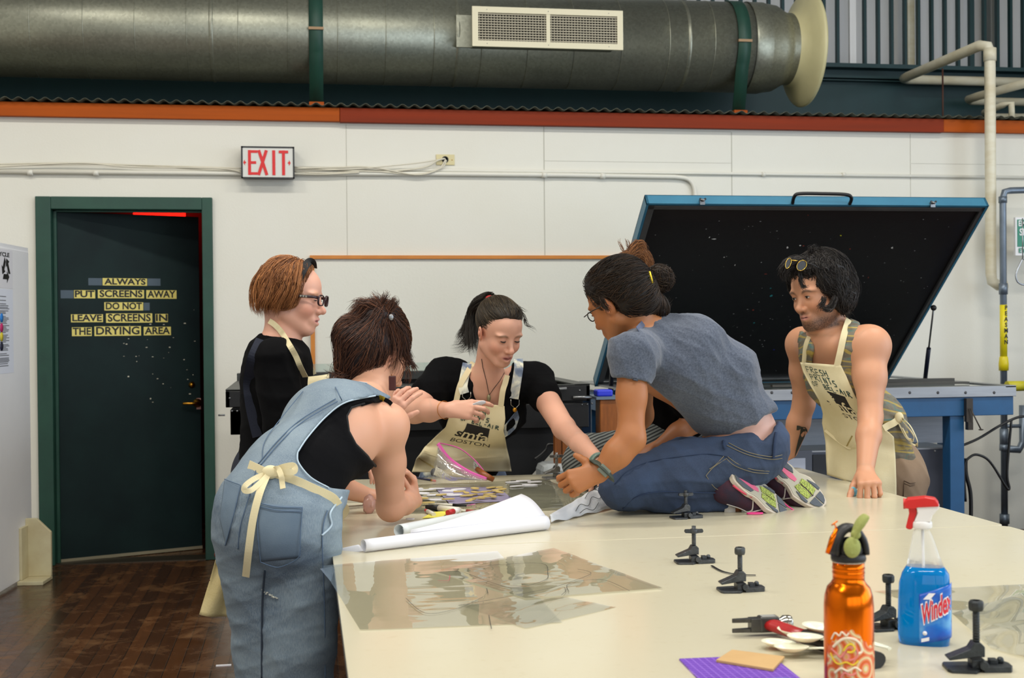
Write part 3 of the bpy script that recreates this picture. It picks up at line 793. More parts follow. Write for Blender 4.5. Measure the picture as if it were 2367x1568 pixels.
# ------------------------------------------------------------------ camera
cam = bpy.data.cameras.new('Camera'); co = bpy.data.objects.new('Camera',cam); COL.objects.link(co)
cam.sensor_width = 23.6; cam.lens = FPX/2367*23.6; cam.clip_start = .05
co.matrix_world = frame(EYE, CR, CU, -CF)
cam.dof.use_dof = True; cam.dof.focus_distance = 3.95; cam.dof.aperture_fstop = 4.5
sc = bpy.context.scene; sc.camera = co
sc.view_settings.view_transform = 'Standard'; sc.view_settings.look = 'None'; sc.view_settings.gamma = 1; sc.view_settings.exposure = -0.62
# ================================================================== black exposure unit behind the middle woman
yF = 5.93
bu = empty('vacuum_table', (.45,yF+.5,0), 'large black vacuum table with a recessed glass top against the back wall', 'machine')
x0,x1 = -.35,1.345; zt_ = 1.07
rim = M_('worn_black_rim', (60,62,60), .4, .3, var=.6, vs=6, rgb2=(20,21,22))
b = MB()
b.box((x0,yF,zt_-.075),(x1,yF+.02,zt_)); b.box((x0,yF,zt_-.075),(x0+.02,yF+1.1,zt_+.0)); b.box((x1-.02,yF,zt_-.075),(x1,yF+1.1,zt_)); b.box((x0,yF+1.08,zt_-.075),(x1,yF+1.1,zt_+.04))
b.build('upper_frame', blackm, bu, True, bev=.003)
b = MB(); b.box((x0+.0,yF,zt_),(x1,yF+.015,zt_+.006)); b.box((x0,yF,zt_),(x0+.075,yF+1.1,zt_+.008)); b.box((x1-.075,yF,zt_),(x1,yF+1.1,zt_+.008)); b.box((x0,yF+1.02,zt_+.0),(x1,yF+1.1,zt_+.045))
b.build('rim_strip', rim, bu, True, bev=.002)
MB().box((x0+.07,yF+.015,zt_-.03),(x1-.07,yF+1.03,zt_-.02)).build('black_bed', blackm, bu, True)
gl = NT('glass_plate'); gl.set(Roughness=.03, Transmission_Weight=.9, IOR=1.45); gl.base((.75,.85,.82,1))
MB().box((x0+.1,yF+1.03,zt_+.0455),(x1-.05,yF+1.04,zt_+.09)).build('glass_edge', gl.m, bu, True)
b = MB(); b.box((x0+.02,yF+.005,zt_-.2),(x1-.005,yF+.05,zt_-.085)); b.box((x0+.02,yF+.005,zt_-.2),(x0+.1,yF+1.05,zt_-.085)); b.box((x0+.03,yF+.02,zt_-.085),(x1-.03,yF+1.05,zt_-.075))
b.build('lower_frame', blackm, bu, True, bev=.003)
b = MB(); b.prism([(x0+.14,zt_-.2),(x1-.04,zt_-.2),(x1-.12,zt_-.26),(1.02,zt_-.48),(.93,zt_-.52),(.93,.06),(.0,.06),(.0,zt_-.42),(x0+.22,zt_-.26),(x0+.14,zt_-.26)], 0,.9, frame(V((0,yF+.95,0)),(1,0,0),(0,0,1),(0,-1,0)))
b.build('pedestal', blackm, bu, True, bev=.004)
sm = M_('bolt_metal', (120,122,124), .3, .9)
for px,pyy in ((531,921),(561,918),(536,951),(548,951),(560,951),(1340,903),(1367,902),(1346,936),(1358,935),(1369,933)):
    p = aty(px,pyy,yF-.001); MB().ball((p.x,yF-.0 if pyy<930 else yF+.005,p.z),.005,u=8,v=6).build('bolt', sm, bu, True)
p = aty(1345,919,yF); MB().tube([V((p.x-.045,yF-.006,p.z)),V((p.x+.045,yF-.006,p.z))], .009, 8).build('hinge_pin', sm, bu, True)
a = aty(1299,900,yF); MB().tube([V((a.x-.1,yF-.012,a.z-.002)),V((a.x+.02,yF-.012,a.z+.004))],.006,8).build('hose', M_('grey_hose', (120,120,118), .5), bu, True)
p = aty(520,960,yF); MB().tube([p,p-V((.03,0,0))],.004,6).build('latch_pin', sm, bu, True)
p = aty(552,983,yF+.02); MB().tube([p+V((.02,0,0)),p-V((.01,0,0))],.007,8).build('latch_pin', blackm, bu, True)
# ================================================================== blue exposure unit with raised lid
blue = M_('blue_enamel', (26,82,128), .45, var=.5, vs=6, rgb2=(20,62,100), bump=.05)
blue_l = M_('light_blue_lid', (54,118,146), .4, .2, var=.5, vs=5, rgb2=(40,94,124))
alum = M_('aluminium', (158,160,164), .4, .7, var=.5, vs=10, rgb2=(120,122,126), stretch=(.3,4,4))
bx0,bx1 = 1.62,3.62; by = 6.06; bz = .985
bu2 = empty('exposure_unit', (2.6,6.5,0), 'blue screen exposure unit with its black lined lid raised', 'machine')
za = aty(2100,965,by).z; zs = aty(2100,921,by).z; zt3 = aty(2100,896,by).z
b = MB(); b.box((bx0,by,zs),(bx1,by+.05,zt3)); b.box((bx0,by,zt3-.01),(bx0+.1,W-.25,zt3)); b.box((bx1-.06,by,zt3-.01),(bx1,W-.25,zt3+.002)); b.build('aluminium_rim', alum, bu2, True, bev=.002)
b = MB(); b.box((bx0,by+.01,za),(bx1-.01,by+.07,zs)); b.box((bx1-.06,by+.05,za),(bx1,W-.25,zs)); b.box((bx0,by+.05,za),(bx0+.06,W-.25,zs)); b.box((bx0,W-.31,za),(bx1,W-.25,zs)); b.build('apron_frame', blue, bu2, True, bev=.003)
MB().box((bx0+.1,by+.05,zt3-.012),(bx1-.06,W-.3,zt3-.004)).build('glass_bed', gl.m, bu2, True)
for px in (1784,1831,2103,2168,2232,2298): p = aty(px,908,by); MB().ball((p.x,by,p.z),.008,sc=(1,.4,1),u=8,v=6).build('rim_bolt', M_('bolt_dark', (60,60,64), .5), bu2, True)
lx0 = aty(2196,1000,by+.02).x; lx1 = aty(2229,1000,by+.02).x
for k,(xa,ya) in enumerate(((lx0,by+.02),(1.66,by+.02),(lx0+.6,W-.4),(1.66,W-.4))):
    MB().box((xa,ya,0),(xa+(lx1-lx0),ya+.08,za+.002)).build('leg', blue, bu2, True, bev=.003)
# lid
T0 = aty(1493,461,5.85); T1 = aty(2283,470,5.85); B0 = V((1.60,6.97,1.03)); 
lz = (T0.z+T1.z)/2; lx_0,lx_1 = T0.x, T1.x
up = V((0,5.85-6.97,lz-1.03)); LL = up.length; up.normalize(); ln = V((0,-up.z,up.y)).normalized()   # faces camera and down
if ln.y > 0: ln = -ln
KM = frame(V((lx_0,6.97,1.03)), (1,0,0), up, ln)  # x right, y up the lid, z toward the camera
LWd = lx_1-lx_0
lid = empty('lid_pivot', (0,0,0)); bpy.data.objects.remove(lid)
fm = MB(); th=.05
fm.box((0,-.0,-.035),(LWd,LL,-.03),KM); fm.box((0,LL-.012,-.035),(LWd,LL,.022),KM); fm.box((0,0,-.035),(.012,LL,.022),KM); fm.box((LWd-.012,0,-.035),(LWd,LL,.022),KM); fm.box((0,0,-.035),(LWd,.012,.022),KM)
lidf = fm.build('lid_frame', blue_l, bu2, True)
fm = MB(); fm.box((.012,LL-.045,.0),(LWd-.012,LL-.02,.02),KM); fm.box((.012,.012,.0),(.045,LL-.02,.02),KM); fm.box((LWd-.03,.012,0),(LWd-.012,LL-.02,.02),KM); fm.box((.012,.012,0),(LWd-.012,.04,.02),KM)
fm.build('lid_lip', M_('grey_lip', (110,112,112), .35, .7, var=.4, rgb2=(60,62,62)), lidf, True, bev=.003)
rub = NT('black_rubber_blanket'); rub.base(lin((12,12,15))); rub.set(Roughness=.42); rub.bump(rub.noise(rub.coord(),4,4),.15,.02)
fm = MB(); n=24
fm.grid(lambda u,v:(.04+(LWd-.065)*u, .035+(LL-.075)*v, .004+.012*math.sin(math.pi*min(1,max(0,u*12)))*0+ .01*min(1,min(u,1-u)*20,min(v,1-v)*20)),40,40,KM)
fm.build('rubber_blanket', rub.m, lidf, True)
def onlid(px,py):
    d = ray(px,py); o = KM.translation+ln*.017; t = (o-EYE).dot(ln)/d.dot(ln); q = KM.inverted() @ (EYE+d*t); return q.x,q.y
spots = {'white_spot':((205,205,200),[(1650,553,16,3),(1640,549,3,5),(1674,595,4,3),(1699,613,3,5),(1820,573,6,8),(1850,568,7,4),(1922,577,16,5),(2062,573,6,7),(1760,607,3,2)]),
 'teal_spot':((30,120,122),[(1783,684,12,7),(1781,667,7,3),(1743,747,6,4)]),'red_spot':((140,50,34),[(1857,569,6,4),(1965,576,5,4),(1770,634,10,2),(1741,717,6,4),(2007,642,3,6),(1868,498,3,2)]),'yellow_spot':((190,190,40),[(1944,545,6,3)]),'blue_spot':((30,40,130),[(1789,809,8,5)])}
for nm,(c,L_) in spots.items():
    for (px,py,a_,b_) in L_:
        x,y = onlid(px,py); pl = []
        for k in range(9): rr = random.uniform(.5,1); pl.append((x+a_/480*.5*rr*math.cos(k*.698), y+b_/480*.62*rr*math.sin(k*.698)))
        fm = MB(); fm.prism(pl,.0165,.0172,KM); fm.build(nm, M_(nm,c,.6), lidf, True)
fm = MB()
for k in range(160):
    x = random.uniform(.08,LWd-.08); y = random.uniform(.1,LL-.1); r = random.uniform(.0008,.0022); fm.box((x-r,y-r,.016),(x+r*random.uniform(1,3),y+r,.0168),KM)
fm.build('dust_specks', M_('dust', (120,120,118), .8), lidf, True)
for (px,py) in ((1624,466),(2157,472)):
    d = aty(px,py,5.83); fm = MB(); fm.tube([d+V((-.014,0,.012)),d+V((0,-.012,.004)),d+V((.014,0,.012))],.006,8); fm.box((d.x-.012,5.83,d.z-.015),(d.x+.012,5.85,d.z+.008)); fm.build('catch', sm, lidf, True)
fm = MB(); hp = [aty(1832,470,5.84),aty(1836,455,5.80),aty(1848,448,5.79),aty(1900,448,5.79),aty(1955,450,5.79),aty(1968,458,5.80),aty(1964,472,5.84)]
fm.tube(bez(hp,30),.0085,10); fm.build('lid_handle', blackm, lidf, True)
# gas struts
for k,(a,c,m_) in enumerate((((2158,712,6.35),(2135,905,6.75),(2147,800)),((1424,690,6.4),(1412,900,6.75),(1414,800)))):
    A = aty(*a); C = aty(*c); Mi = A.lerp(C,.47); s_ = MB(); s_.tube([A,Mi],.005,8); o1 = s_.build('strut_rod', sm, bu2, True)
    MB().tube([Mi,C],.012,12).build('strut_cylinder', M_('strut_blue_black', (18,24,44), .3, .3), bu2, True)
    MB().ball(A,.016,u=10,v=8).ball(C,.015,u=10,v=8).build('strut_joint', blackm, bu2, True)
# clamp on the front, cables
b = MB(); a = aty(2232,935,by-.01); b.box((a.x,by-.02,a.z-.09),(a.x+.035,by+.005,a.z+.03)); b.box((a.x+.003,by-.03,a.z-.13),(a.x+.03,by,a.z-.09)); b.tube([V((a.x+.015,by-.03,a.z-.02)),V((a.x+.055,by-.06,a.z-.125))],.004,6); b.ball((a.x+.056,by-.06,a.z-.127),.010,sc=(1.4,1,.4))
b.build('lid_latch', M_('latch_bronze', (64,58,52), .4, .6), bu2, True)
def cable(pts, r, nm, lab, Y, par=None, m=blackp):
    b = MB(); b.tube(bez([aty(x,y,Y+(o[0] if o else 0)) for x,y,*o in pts],48), r, 8); return tag(b.build(nm, m), lab, 'cable')
cable([(2205,1038),(2260,1015),(2310,985),(2350,966),(2380,962)],.007,'power_cable','black cable rising to the right from the blue leg',by+.2)
cable([(2232,1160),(2229,1080),(2245,1055),(2265,1053),(2290,1070),(2325,1125),(2333,1128),(2328,1090),(2338,970)],.007,'power_cable','black cable looping behind the blue leg near the riser pipe',by+.3)
cable([(2232,1060),(2233,1095),(2243,1140),(2244,1200),(2240,1240)],.011,'power_cable','thicker black cable hanging beside the blue leg',by+.35)
# tape strips and dark slats lying on glass bed
b = MB(); p = aty(2080,905,by+.35); b.box((2.4,by+.25,zt3),(3.5,by+.28,zt3+.012)); b.box((3.0,by+.5,zt3),(3.55,by+.53,zt3+.02)); tag(b.build('dark_slat', M_('dark_slat', (62,58,50), .5)), 'dark flat slats lying on the aluminium rim of the blue unit', 'slat')
# cabinet below
cab = empty('metal_cabinet', (2.6,6.6,0), 'dark slate metal cabinet with riveted panels below the blue unit', 'cabinet')
slate = M_('slate_metal', (76,80,92), .45, .3, var=.3, vs=5, rgb2=(60,64,76)); sl_l = M_('brushed_grey', (132,136,144), .4, .5, var=.5, vs=4, rgb2=(106,110,118), stretch=(1,1,14))
cxr = aty(2204,1100,by+.15).x; cz1 = aty(2150,1038,by+.15).z; cxl = 1.75
MB().box((cxl,by+.15,.05),(cxr,by+.8,cz1)).build('cabinet_body', slate, cab, True, bev=.003)
MB().box((cxl,by+.145,cz1-.002),(cxr+.004,by+.8,cz1+.006)).build('top_edge', alum, cab, True)
MB().box((cxl,by+.45,cz1),(aty(2186,1000,by+.45).x,by+.5,za)).build('upper_back_panel', sl_l, cab, True)
MB().box((aty(2187,1000,by+.45).x,by+.44,cz1),(aty(2197,1000,by+.45).x,by+.5,za)).build('cream_post', pvc, cab, True)
for px,pyy in ((2161,1043),(2202,1042),(2202,1087),(2202,1154),(1875,1050)): p = aty(px,pyy,by+.148); MB().ball(p,.006,u=8,v=5).build('rivet', alum, cab, True)
a = aty(1838,1042,by+.14); c = aty(1877,1120,by+.14); MB().box((a.x-.3,by+.135,.2),(c.x,by+.149,a.z)).build('side_door', M_('dark_door', (84,88,98), .4, .3), cab, True, bev=.002)
a = aty(1840,1060,by+.13); c = aty(1862,1110,by+.13); MB().box((a.x-.1,by+.13,c.z-.15),(c.x,by+.136,a.z)).build('label_plate', M_('pale_plate', (176,182,196), .4), cab, True)
a = aty(1879,1052,by+.14); c = aty(1912,1130,by+.14); MB().box((a.x,by+.14,c.z-.1),(c.x,by+.1499,a.z)).build('recess_shade_plate', M_('recess_shade', (34,36,42), .6), cab, True)  # flat plate; the shade of a recess is put into its dark colour
# blue machine at the right edge
mc = empty('blue_machine', (3.95,6.3,0), 'teal blue machine casing with yellow top cut by the right edge', 'machine')
a = aty(2345,890,6.1); b = MB(); b.prism([(4.27,.90),(4.38,1.12),(4.9,1.12),(4.9,.0),(4.30,.0),(4.30,.86)],0,.5,frame(V((0,6.95,0)),(1,0,0),(0,0,1),(0,-1,0))); b.build('machine_casing', blue, mc, True, bev=.01)
p = aty(2350,905,6.2); MB().lathe([(0,0),(.03,0),(.03,.02),(0,.03)],14,frame(V((4.42,6.44,1.03)),(1,0,0),(0,0,1),(0,-1,0))).build('knob', sm, mc, True)
b = MB(); p = aty(2338,893,6.9); b.tube([p+V((-.03,0,0)),p+V((.12,0,0))],.03,12); b.build('yellow_roller', M_('dull_yellow', (196,186,40), .5), mc, True)
# ================================================================== wooden cabinet, blue tool, blue post between the units
wc = empty('wooden_crate', (1.66,6.1,0), 'small upright orange wooden box beside the black vacuum table', 'box')
a = aty(1387,924,5.95); c = aty(1431,1002,5.95)
wm = M_('worn_orange_wood', (150,84,26), .5, var=.8, vs=5, rgb2=(86,44,12), stretch=(5,5,.8), bump=.15)
MB().box((a.x,5.95,.0),(c.x,6.05,a.z)).build('crate_front', wm, wc, True, bev=.004)
MB().box((c.x,5.96,.0),(c.x+.05,6.05,a.z-.01)).build('crate_side', M_('dark_wood_side', (60,44,28), .6), wc, True)
MB().box((a.x-.02,5.94,a.z),(c.x+.02,6.2,a.z+.012)).build('crate_top', M_('grey_blue_top', (96,112,130), .5), wc, True)
bt = M_('bright_blue_plastic', (38,52,196), .4); p = aty(1398,913,6.0)
tag(MB().box((aty(1378,912,6).x,5.98,a.z+.012),(aty(1415,912,6).x,6.06,a.z+.045)).build('blue_squeegee', bt, bev=.008), 'bright blue plastic tool lying on the wooden box', 'tool')
a = aty(1345,950,6.2); c = aty(1366,1005,6.2); tag(MB().box((a.x,6.2,0),(c.x,6.28,1.0)).build('blue_post', M_('dark_blue_post', (28,58,92), .5, bev=0) if False else M_('dark_blue_post', (28,58,92), .5)), 'dark blue metal post between black and blue units', 'post')
a = aty(1278,1010,5.7); b = MB()
for px in (1283,1300): q = aty(px,1040,5.75); b.box((q.x,5.75,0),(q.x+.03,5.79,.92))
b.box((aty(1283,1040,5.75).x,5.75,.6),(aty(1300,1040,5.75).x+.03,5.79,.66)); b.box((aty(1283,1040,5.75).x,5.75,.88),(aty(1300,1040,5.75).x+.03,5.79,.92))
tag(b.build('wooden_stool_frame', wm), 'brown wooden stand behind the reaching forearm', 'stand')
a = aty(1236,1060,5.9); tag(MB().box((a.x,5.72,.0),(a.x+.14,5.90,.72)).build('grey_bin', M_('pale_grey_bin', (156,160,160), .4), bev=.03), 'pale grey bin behind the table edge', 'bin')
b = MB(); b.tube(bez([aty(1236,1062,5.85),aty(1250,1052,5.85),aty(1262,1040,5.85),aty(1268,1028,5.85),aty(1290,1030,5.85)],20),.008,8); tag(b.build('power_cable', blackp), 'black cable curling above the pale grey bin', 'cable')
# ================================================================== the two work tables
t = NT('cream_laminate'); vec = t.coord(); n = t.noise(vec, 2.2, 6, .6); n2 = t.noise(vec, 40, 3)
c = t.mix(n, lin((206,199,176)), lin((196,188,160))); c = t.mix(t.math('MULTIPLY', t.ramp(n2, [(.6,(0,0,0,1)),(.75,(1,1,1,1))]), .12), c, lin((170,150,110)))
t.base(c); t.ln(t.ramp(n, [(.2,(.16,.16,.16,1)),(.8,(.3,.3,.3,1))]), t.b.inputs['Roughness']); t.bump(n2,.03,.001); lam = t.m
edge_m = M_('table_edge_dark', (62,60,58), .5)
TX0,TX1,TYM = .070,2.03,3.455
def slab(x0,x1,y0,y1,rc=(.03,.03,.03,.03)):
    pl = []
    for (cx,cy,a0,r) in ((x0,y0,180,rc[0]),(x1,y0,270,rc[1]),(x1,y1,0,rc[2]),(x0,y1,90,rc[3])):
        sx = 1 if cx == x0 else -1; sy = 1 if cy == y0 else -1
        for k in range(7): a = math.radians(a0+15*k); pl.append((cx+sx*r+r*math.cos(a), cy+sy*r+r*math.sin(a)))
    return pl
tabs = []
for (y0,y1,lab) in ((TYM+.002,5.05,'farther cream topped work table the woman kneels on'),(1.25,TYM-.002,'nearer cream topped work table with the spray bottle and hammer')):
    tb = empty('work_table', ((TX0+TX1)/2,(y0+y1)/2,0), lab, 'table'); tabs.append(tb)
    top = MB().prism(slab(TX0,TX1,y0,y1), TZ-.006, TZ).build('tabletop', lam, tb, True, bev=.002)
    MB().prism(slab(TX0+.001,TX1-.001,y0+.001,y1-.001), TZ-.032, TZ-.0061).build('edge_band', edge_m, tb, True)
    MB().box((TX0+.08,y0+.06,TZ-.12),(TX1-.08,y1-.06,TZ-.0325)).build('apron_rail', M_('grey_rail', (80,82,84), .5), tb, True)
    for x in (TX0+.1,TX1-.16):
        for y in (y0+.08,y1-.14): MB().box((x,y,0),(x+.05,y+.05,TZ-.121)).build('leg', dksteel, tb, True, bev=.004)
# black metal stool below the table edge at left
st = empty('metal_stool', (.28,2.9,0), 'black metal stool tucked under the left table edge', 'stool')
MB().prism(slab(.10,.46,2.80,3.16,(.05,)*4), .48,.51).build('seat', blackp, st, True)
for (x,y) in ((.13,2.83),(.43,2.83),(.43,3.13),(.13,3.13)): MB().tube([V((x,y,.48)),V((x-.02 if x<.2 else x+.04,y-.03 if y<2.9 else y+.03,0))],.011,8).build('leg', blackm, st, True)
MB().tube([V((.12,2.815,.25)),V((.45,2.815,.25)),V((.45,3.145,.25)),V((.12,3.145,.25))],.008,8,closed=True).build('foot_ring', blackm, st, True)
# ------------------------------------------------------------------ hinge clamps
cm = M_('cast_grey_metal', (84,86,88), .38, .75, var=.6, vs=60, rgb2=(40,42,44), bump=.3, bs=180)
cm2 = M_('dark_cast_metal', (58,62,64), .42, .6, var=.6, vs=60, rgb2=(26,28,30), bump=.3, bs=180)
cm3 = M_('bright_cast_metal', (150,150,148), .3, .85, var=.6, vs=60, rgb2=(70,70,70), bump=.2, bs=180)
def clamp(px, py, s, rz, label, m, wing=True, knob='wing', h=.092, name='hinge_clamp', pa=.0):
    p = atz(px, py, TZ); R = TR(p.x,p.y,TZ) @ Matrix.Rotation(math.radians(rz),4,'Z') @ Matrix.Scale(s,4)
    c = empty(name, (p.x,p.y,TZ), label, 'clamp', 'hinge clamps on the work tables')
    MB().prism([(-.046,-.026),(-.010,-.030),(.0,-.018),(.0,.018),(-.010,.030),(-.046,.026),(-.050,.018),(-.050,-.018)],0,.005,R).box((-.012,-.014,.004),(.008,.014,.018),R).build('base_plate', m, c, True, bev=.001*s)
    b = MB(); b.prism([(.004,-.022),(.046,-.018),(.05,-.010),(.05,.010),(.046,.018),(.004,.022)],0,.009,R); b.tube([R @ V((.004,-.024,.011)),R @ V((.004,.024,.011))],.007*s,10); b.box((.018,-.004,.008),(.03,.012,.016),R); b.ball((.036,.006,.013),.006,R,u=8,v=6); b.build('hinge_plate', m, c, True, bev=.0008*s)
    b = MB()
    arm = [(-.048,.016),(-.046,.012),(-.004,.018),(.008,.018),(.008,.034),(.002,.040),(-.008,.040),(-.014,.030)]
    b.prism(arm,-.013,.013,R @ frame(V((0,0,.004)),(1,0,0),(0,0,1),(0,-1,0))); b.build('clamp_arm', m, c, True, bev=.0015*s)
    b = MB(); b.tube([R @ V((-.002,0,.03)),R @ V((-.002,0,h))],.0052*s,12)
    for k in range(14): z = .045+k*(h-.05)/14; b.lathe([(.0052,z),(.0058,z+.0009),(.0052,z+.0018)],12,R @ TR(-.002,0,0),cap=False)
    b.build('threaded_post', m, c, True)
    b = MB()
    if knob == 'wing':
        b.lathe([(0,h-.018),(.010,h-.018),(.010,h-.008),(0,h-.008)],16,R @ TR(-.002,0,0))
        for sg in (1,-1):
            b.prism([(.006*sg,-.005),(.022*sg,-.004),(.024*sg,.0),(.022*sg,.005),(.006*sg,.005)],-.004,.004,R @ frame(V((-.002,0,h-.013)),(1,0,0),(0,0,1),(0,-1,0)))
    else: b.lathe([(0,h-.016),(.0105,h-.016),(.012,h-.012),(.012,h-.003),(.0095,h),(0,h)],8,R @ TR(-.002,0,0))
    b.build('wing_nut' if knob == 'wing' else 'cap_nut', m, c, True, bev=.0006*s)
    return c
clamp(1587,1198,1.0,4,'grey clamp with wing nut right in front of the kneeling woman',cm,h=.086)
clamp(1606,1301,1.0,-4,'grey clamp with wing nut left of the black zip tie',cm,h=.092)
clamp(1713,1366,1.04,-3,'grey clamp with cap nut touching the black zip tie',cm,knob='cap',h=.094)
clamp(2056,1452,1.0,8,'dark clamp between the orange bottle and the spray bottle',cm2,knob='cap',h=.105)
clamp(2260,1548,1.1,-14,'dark clamp at the lower right corner of the table',cm2,knob='cap',h=.108)
clamp(1288,1106,1.15,3,'shiny silver clamp at the far edge beside the reaching hand',cm3,h=.088)
p = atz(1368,1134,TZ); c_ = empty('hinge_clamp', (p.x,p.y,TZ), 'small flat silver clamp under the bent hand of the kneeling woman', 'clamp', 'hinge clamps on the work tables')
MB().box((p.x-.05,p.y-.02,TZ),(p.x+.02,p.y+.02,TZ+.006)).build('base_plate', cm3, c_, True, bev=.001); MB().tube([V((p.x+.01,p.y,TZ)),V((p.x+.01,p.y,TZ+.02))],.009,12).build('knob', cm3, c_, True)
b = MB(); b.tube(bez([atz(1645,1308,TZ+.003),atz(1670,1321,TZ+.003),atz(1705,1328,TZ+.003),atz(1747,1330,TZ+.003)],24),.0022,6,squash=(.5,1.6)); tag(b.build('zip_tie', blackp), 'thin black zip tie lying behind a clamp', 'zip tie')
# ------------------------------------------------------------------ hammer
A = atz(1690,1455,TZ+.0); 
hm = empty('claw_hammer', atz(1745,1450,TZ), 'claw hammer with red and black handle lying on the table', 'hammer')
h0 = atz(1778,1452,TZ+.022); h1 = atz(1960,1500,TZ+.017)
hx = (h1-h0); hx.z = 0; hx.normalize(); hy = V((-hx.y,hx.x,0))
# head runs from claws (left) to face (right)
c0 = atz(1692,1448,TZ+.02); c1 = atz(1828,1430,TZ+.03); d_ = (c1-c0); d_.z = 0; HLn = d_.length; d_.normalize()
e_ = V((-d_.y,d_.x,0)); HM = frame(V((c0.x,c0.y,TZ+.021)), d_, e_, V((0,0,1)))
k_ = HLn/.135
polish = M_('polished_steel', (180,176,166), .16, 1); hd = M_('forged_head', (92,92,90), .32, .85, var=.5, vs=30, rgb2=(40,40,42), bump=.1, bs=120)
b = MB(); b.lathe([(0,.135),(.0165,.135),(.018,.131),(.018,.118),(.012,.110),(.012,.098)],24,HM @ Matrix.Scale(k_,4) @ frame(V((0,0,0)),(0,1,0),(0,0,1),(1,0,0))); b.build('striking_face', polish, hm, True)
b = MB(); b.box((.060*k_,-.013,-.014),(.105*k_,.013,.016),HM,bev=.004)
for sg in (1,-1):
    z0 = -.016 if sg < 0 else .004
    b.prism([(.0,.0),(.001,.003),(.03,.005),(.066,.012),(.066,-.012),(.03,-.006),(.0,-.003)],0,.009,HM @ Matrix.Scale(k_,4) @ frame(V((0,0,z0 if sg<0 else .006)),(1,0,0),(0,1,0),(0,0,1)) @ rot('Y', 0))
b.box((.04*k_,-.011,-.012),(.066*k_,.011,.013),HM)
b.build('claw_head', hd, hm, True, bev=.001)
pm_ = HM @ V((.085*k_,0,0)); 
p1 = atz(1880,1478,TZ+.018); p2 = atz(2010,1512,TZ+.015)
hr = M_('hammer_red_paint', (172,30,32), .3, var=.5, vs=20, rgb2=(110,20,22)); 
mid = V((p1.x,p1.y,TZ+.018))
b = MB(); b.tube([pm_, pm_.lerp(mid,.15), pm_.lerp(mid,.6), mid], [.017,.0155,.0145,.016], 14, squash=(.75,1.1)); b.build('red_handle', hr, hm, True)
e2 = mid+(mid-pm_).normalized()*.16
b = MB(); b.tube([mid-(mid-pm_).normalized()*.02, mid.lerp(e2,.2), mid.lerp(e2,.7), e2], [.0175,.019,.018,.019], 14, squash=(.8,1.1)); b.build('rubber_grip', blackp, hm, True)
b = MB(); q = HM @ V((.075*k_,-.0135,.004)); b.box((.066*k_,-.010,.0158),(.098*k_,.008,.0164),HM); b.build('head_sticker', M_('grey_sticker', (150,150,146), .4), hm, True)
# ------------------------------------------------------------------ purple mat, cardboard, spoons, tape roll
pu = NT('purple_grid_mat'); vec = pu.coord(); wv = pu.add('ShaderNodeTexChecker'); 
gx = pu.add('ShaderNodeTexBrick'); pu.ln(pu.coord((1,1,1)), gx.inputs['Vector']); gx.offset = 0
for k,v in (('Scale',1),('Brick Width',.0125),('Row Height',.0125),('Mortar Size',.0007)): gx.inputs[k].default_value = v
gx.inputs['Color1'].default_value = lin((104,58,172)); gx.inputs['Color2'].default_value = lin((98,52,166)); gx.inputs['Mortar'].default_value = lin((150,110,205)); pu.base(gx.outputs['Color']); pu.set(Roughness=.5)
p = [atz(1570,1527,TZ),atz(1782,1518,TZ),atz(1860,1580,TZ),atz(1640,1600,TZ)]
b = MB(); b.prism([(q.x,q.y) for q in p],TZ,TZ+.003); tag(b.build('cutting_mat', pu.m), 'purple cutting mat with a fine grid, partly outside the frame', 'mat')
cb = M_('cardboard', (196,160,108), .7, var=.4, vs=8, rgb2=(176,138,88), bump=.15, bs=80)
p = [atz(1655,1536,TZ),atz(1692,1512,TZ),atz(1814,1528,TZ),atz(1787,1558,TZ)]
b = MB(); b.prism([(q.x,q.y) for q in p],TZ+.0032,TZ+.008); tag(b.build('cardboard_piece', cb, bev=.0008), 'rectangular brown cardboard piece lying on the purple mat', 'cardboard')
spm = NT('white_plastic_spoon'); spm.base(lin((236,230,206))); spm.set(Roughness=.2, Subsurface_Weight=.15, Subsurface_Scale=.01); spm = spm.m
def spoon(px,py,ang,L,tilt,lab,z=0.0,s=1.0,nm='plastic_spoon'):
    p = atz(px,py,TZ); R = TR(p.x,p.y,TZ+.004+z) @ Matrix.Rotation(math.radians(ang),4,'Z') @ rot('Y',tilt) @ rot('X', 0)
    b = MB()
    def P_(u,v):
        a = v*2*math.pi; r = u; x = .024*math.cos(a)*r*s; y = .0165*math.sin(a)*r*s*(1-.12*math.cos(a)); return (x,y,.0085*s*(r*r)-.001)
    b.grid(P_,6,22,R); 
    b.tube([R @ V((.021*s,0,.007)),R @ V((.04*s,0,.009)),R @ V((.09*s,0,.006)),R @ V((L,0,.003))],[.0032,.0026,.0032,.0042],8,squash=(.5,1.3))
    return tag(b.build(nm, spm, solid=.0009), lab, 'spoon', 'plastic spoons beside the orange bottle')
spoon(1800,1502,-38,.15,0,'white plastic spoon with its bowl farthest left in the pile',.0,1.35)
spoon(1836,1488,-50,.15,3,'white plastic spoon at the back of the pile by the hammer handle',.010,1.4)
spoon(1862,1512,-42,.15,-2,'white plastic spoon in the middle of the spoon pile',.018,1.4)
spoon(1895,1495,-60,.15,2,'round white plastic spoon leaning against the orange bottle',.022,1.5)
spoon(1830,1520,-30,.15,-2,'white plastic spoon lowest in the pile above the tape roll',.006,1.3)
bm_ = M_('blue_masking_tape', (86,120,186), .5, bump=.1)
p = atz(1825,1636,TZ); 
tr_ = empty('tape_roll', (p.x,p.y,TZ), 'roll of blue tape cut off by the bottom edge', 'tape')
MB().lathe([(.052,.0),(.068,.0),(.068,.024),(.066,.025),(.052,.025),(.052,.0)],40,TR(p.x,p.y,TZ+.003),cap=False).build('tape_ring', bm_, tr_, True)
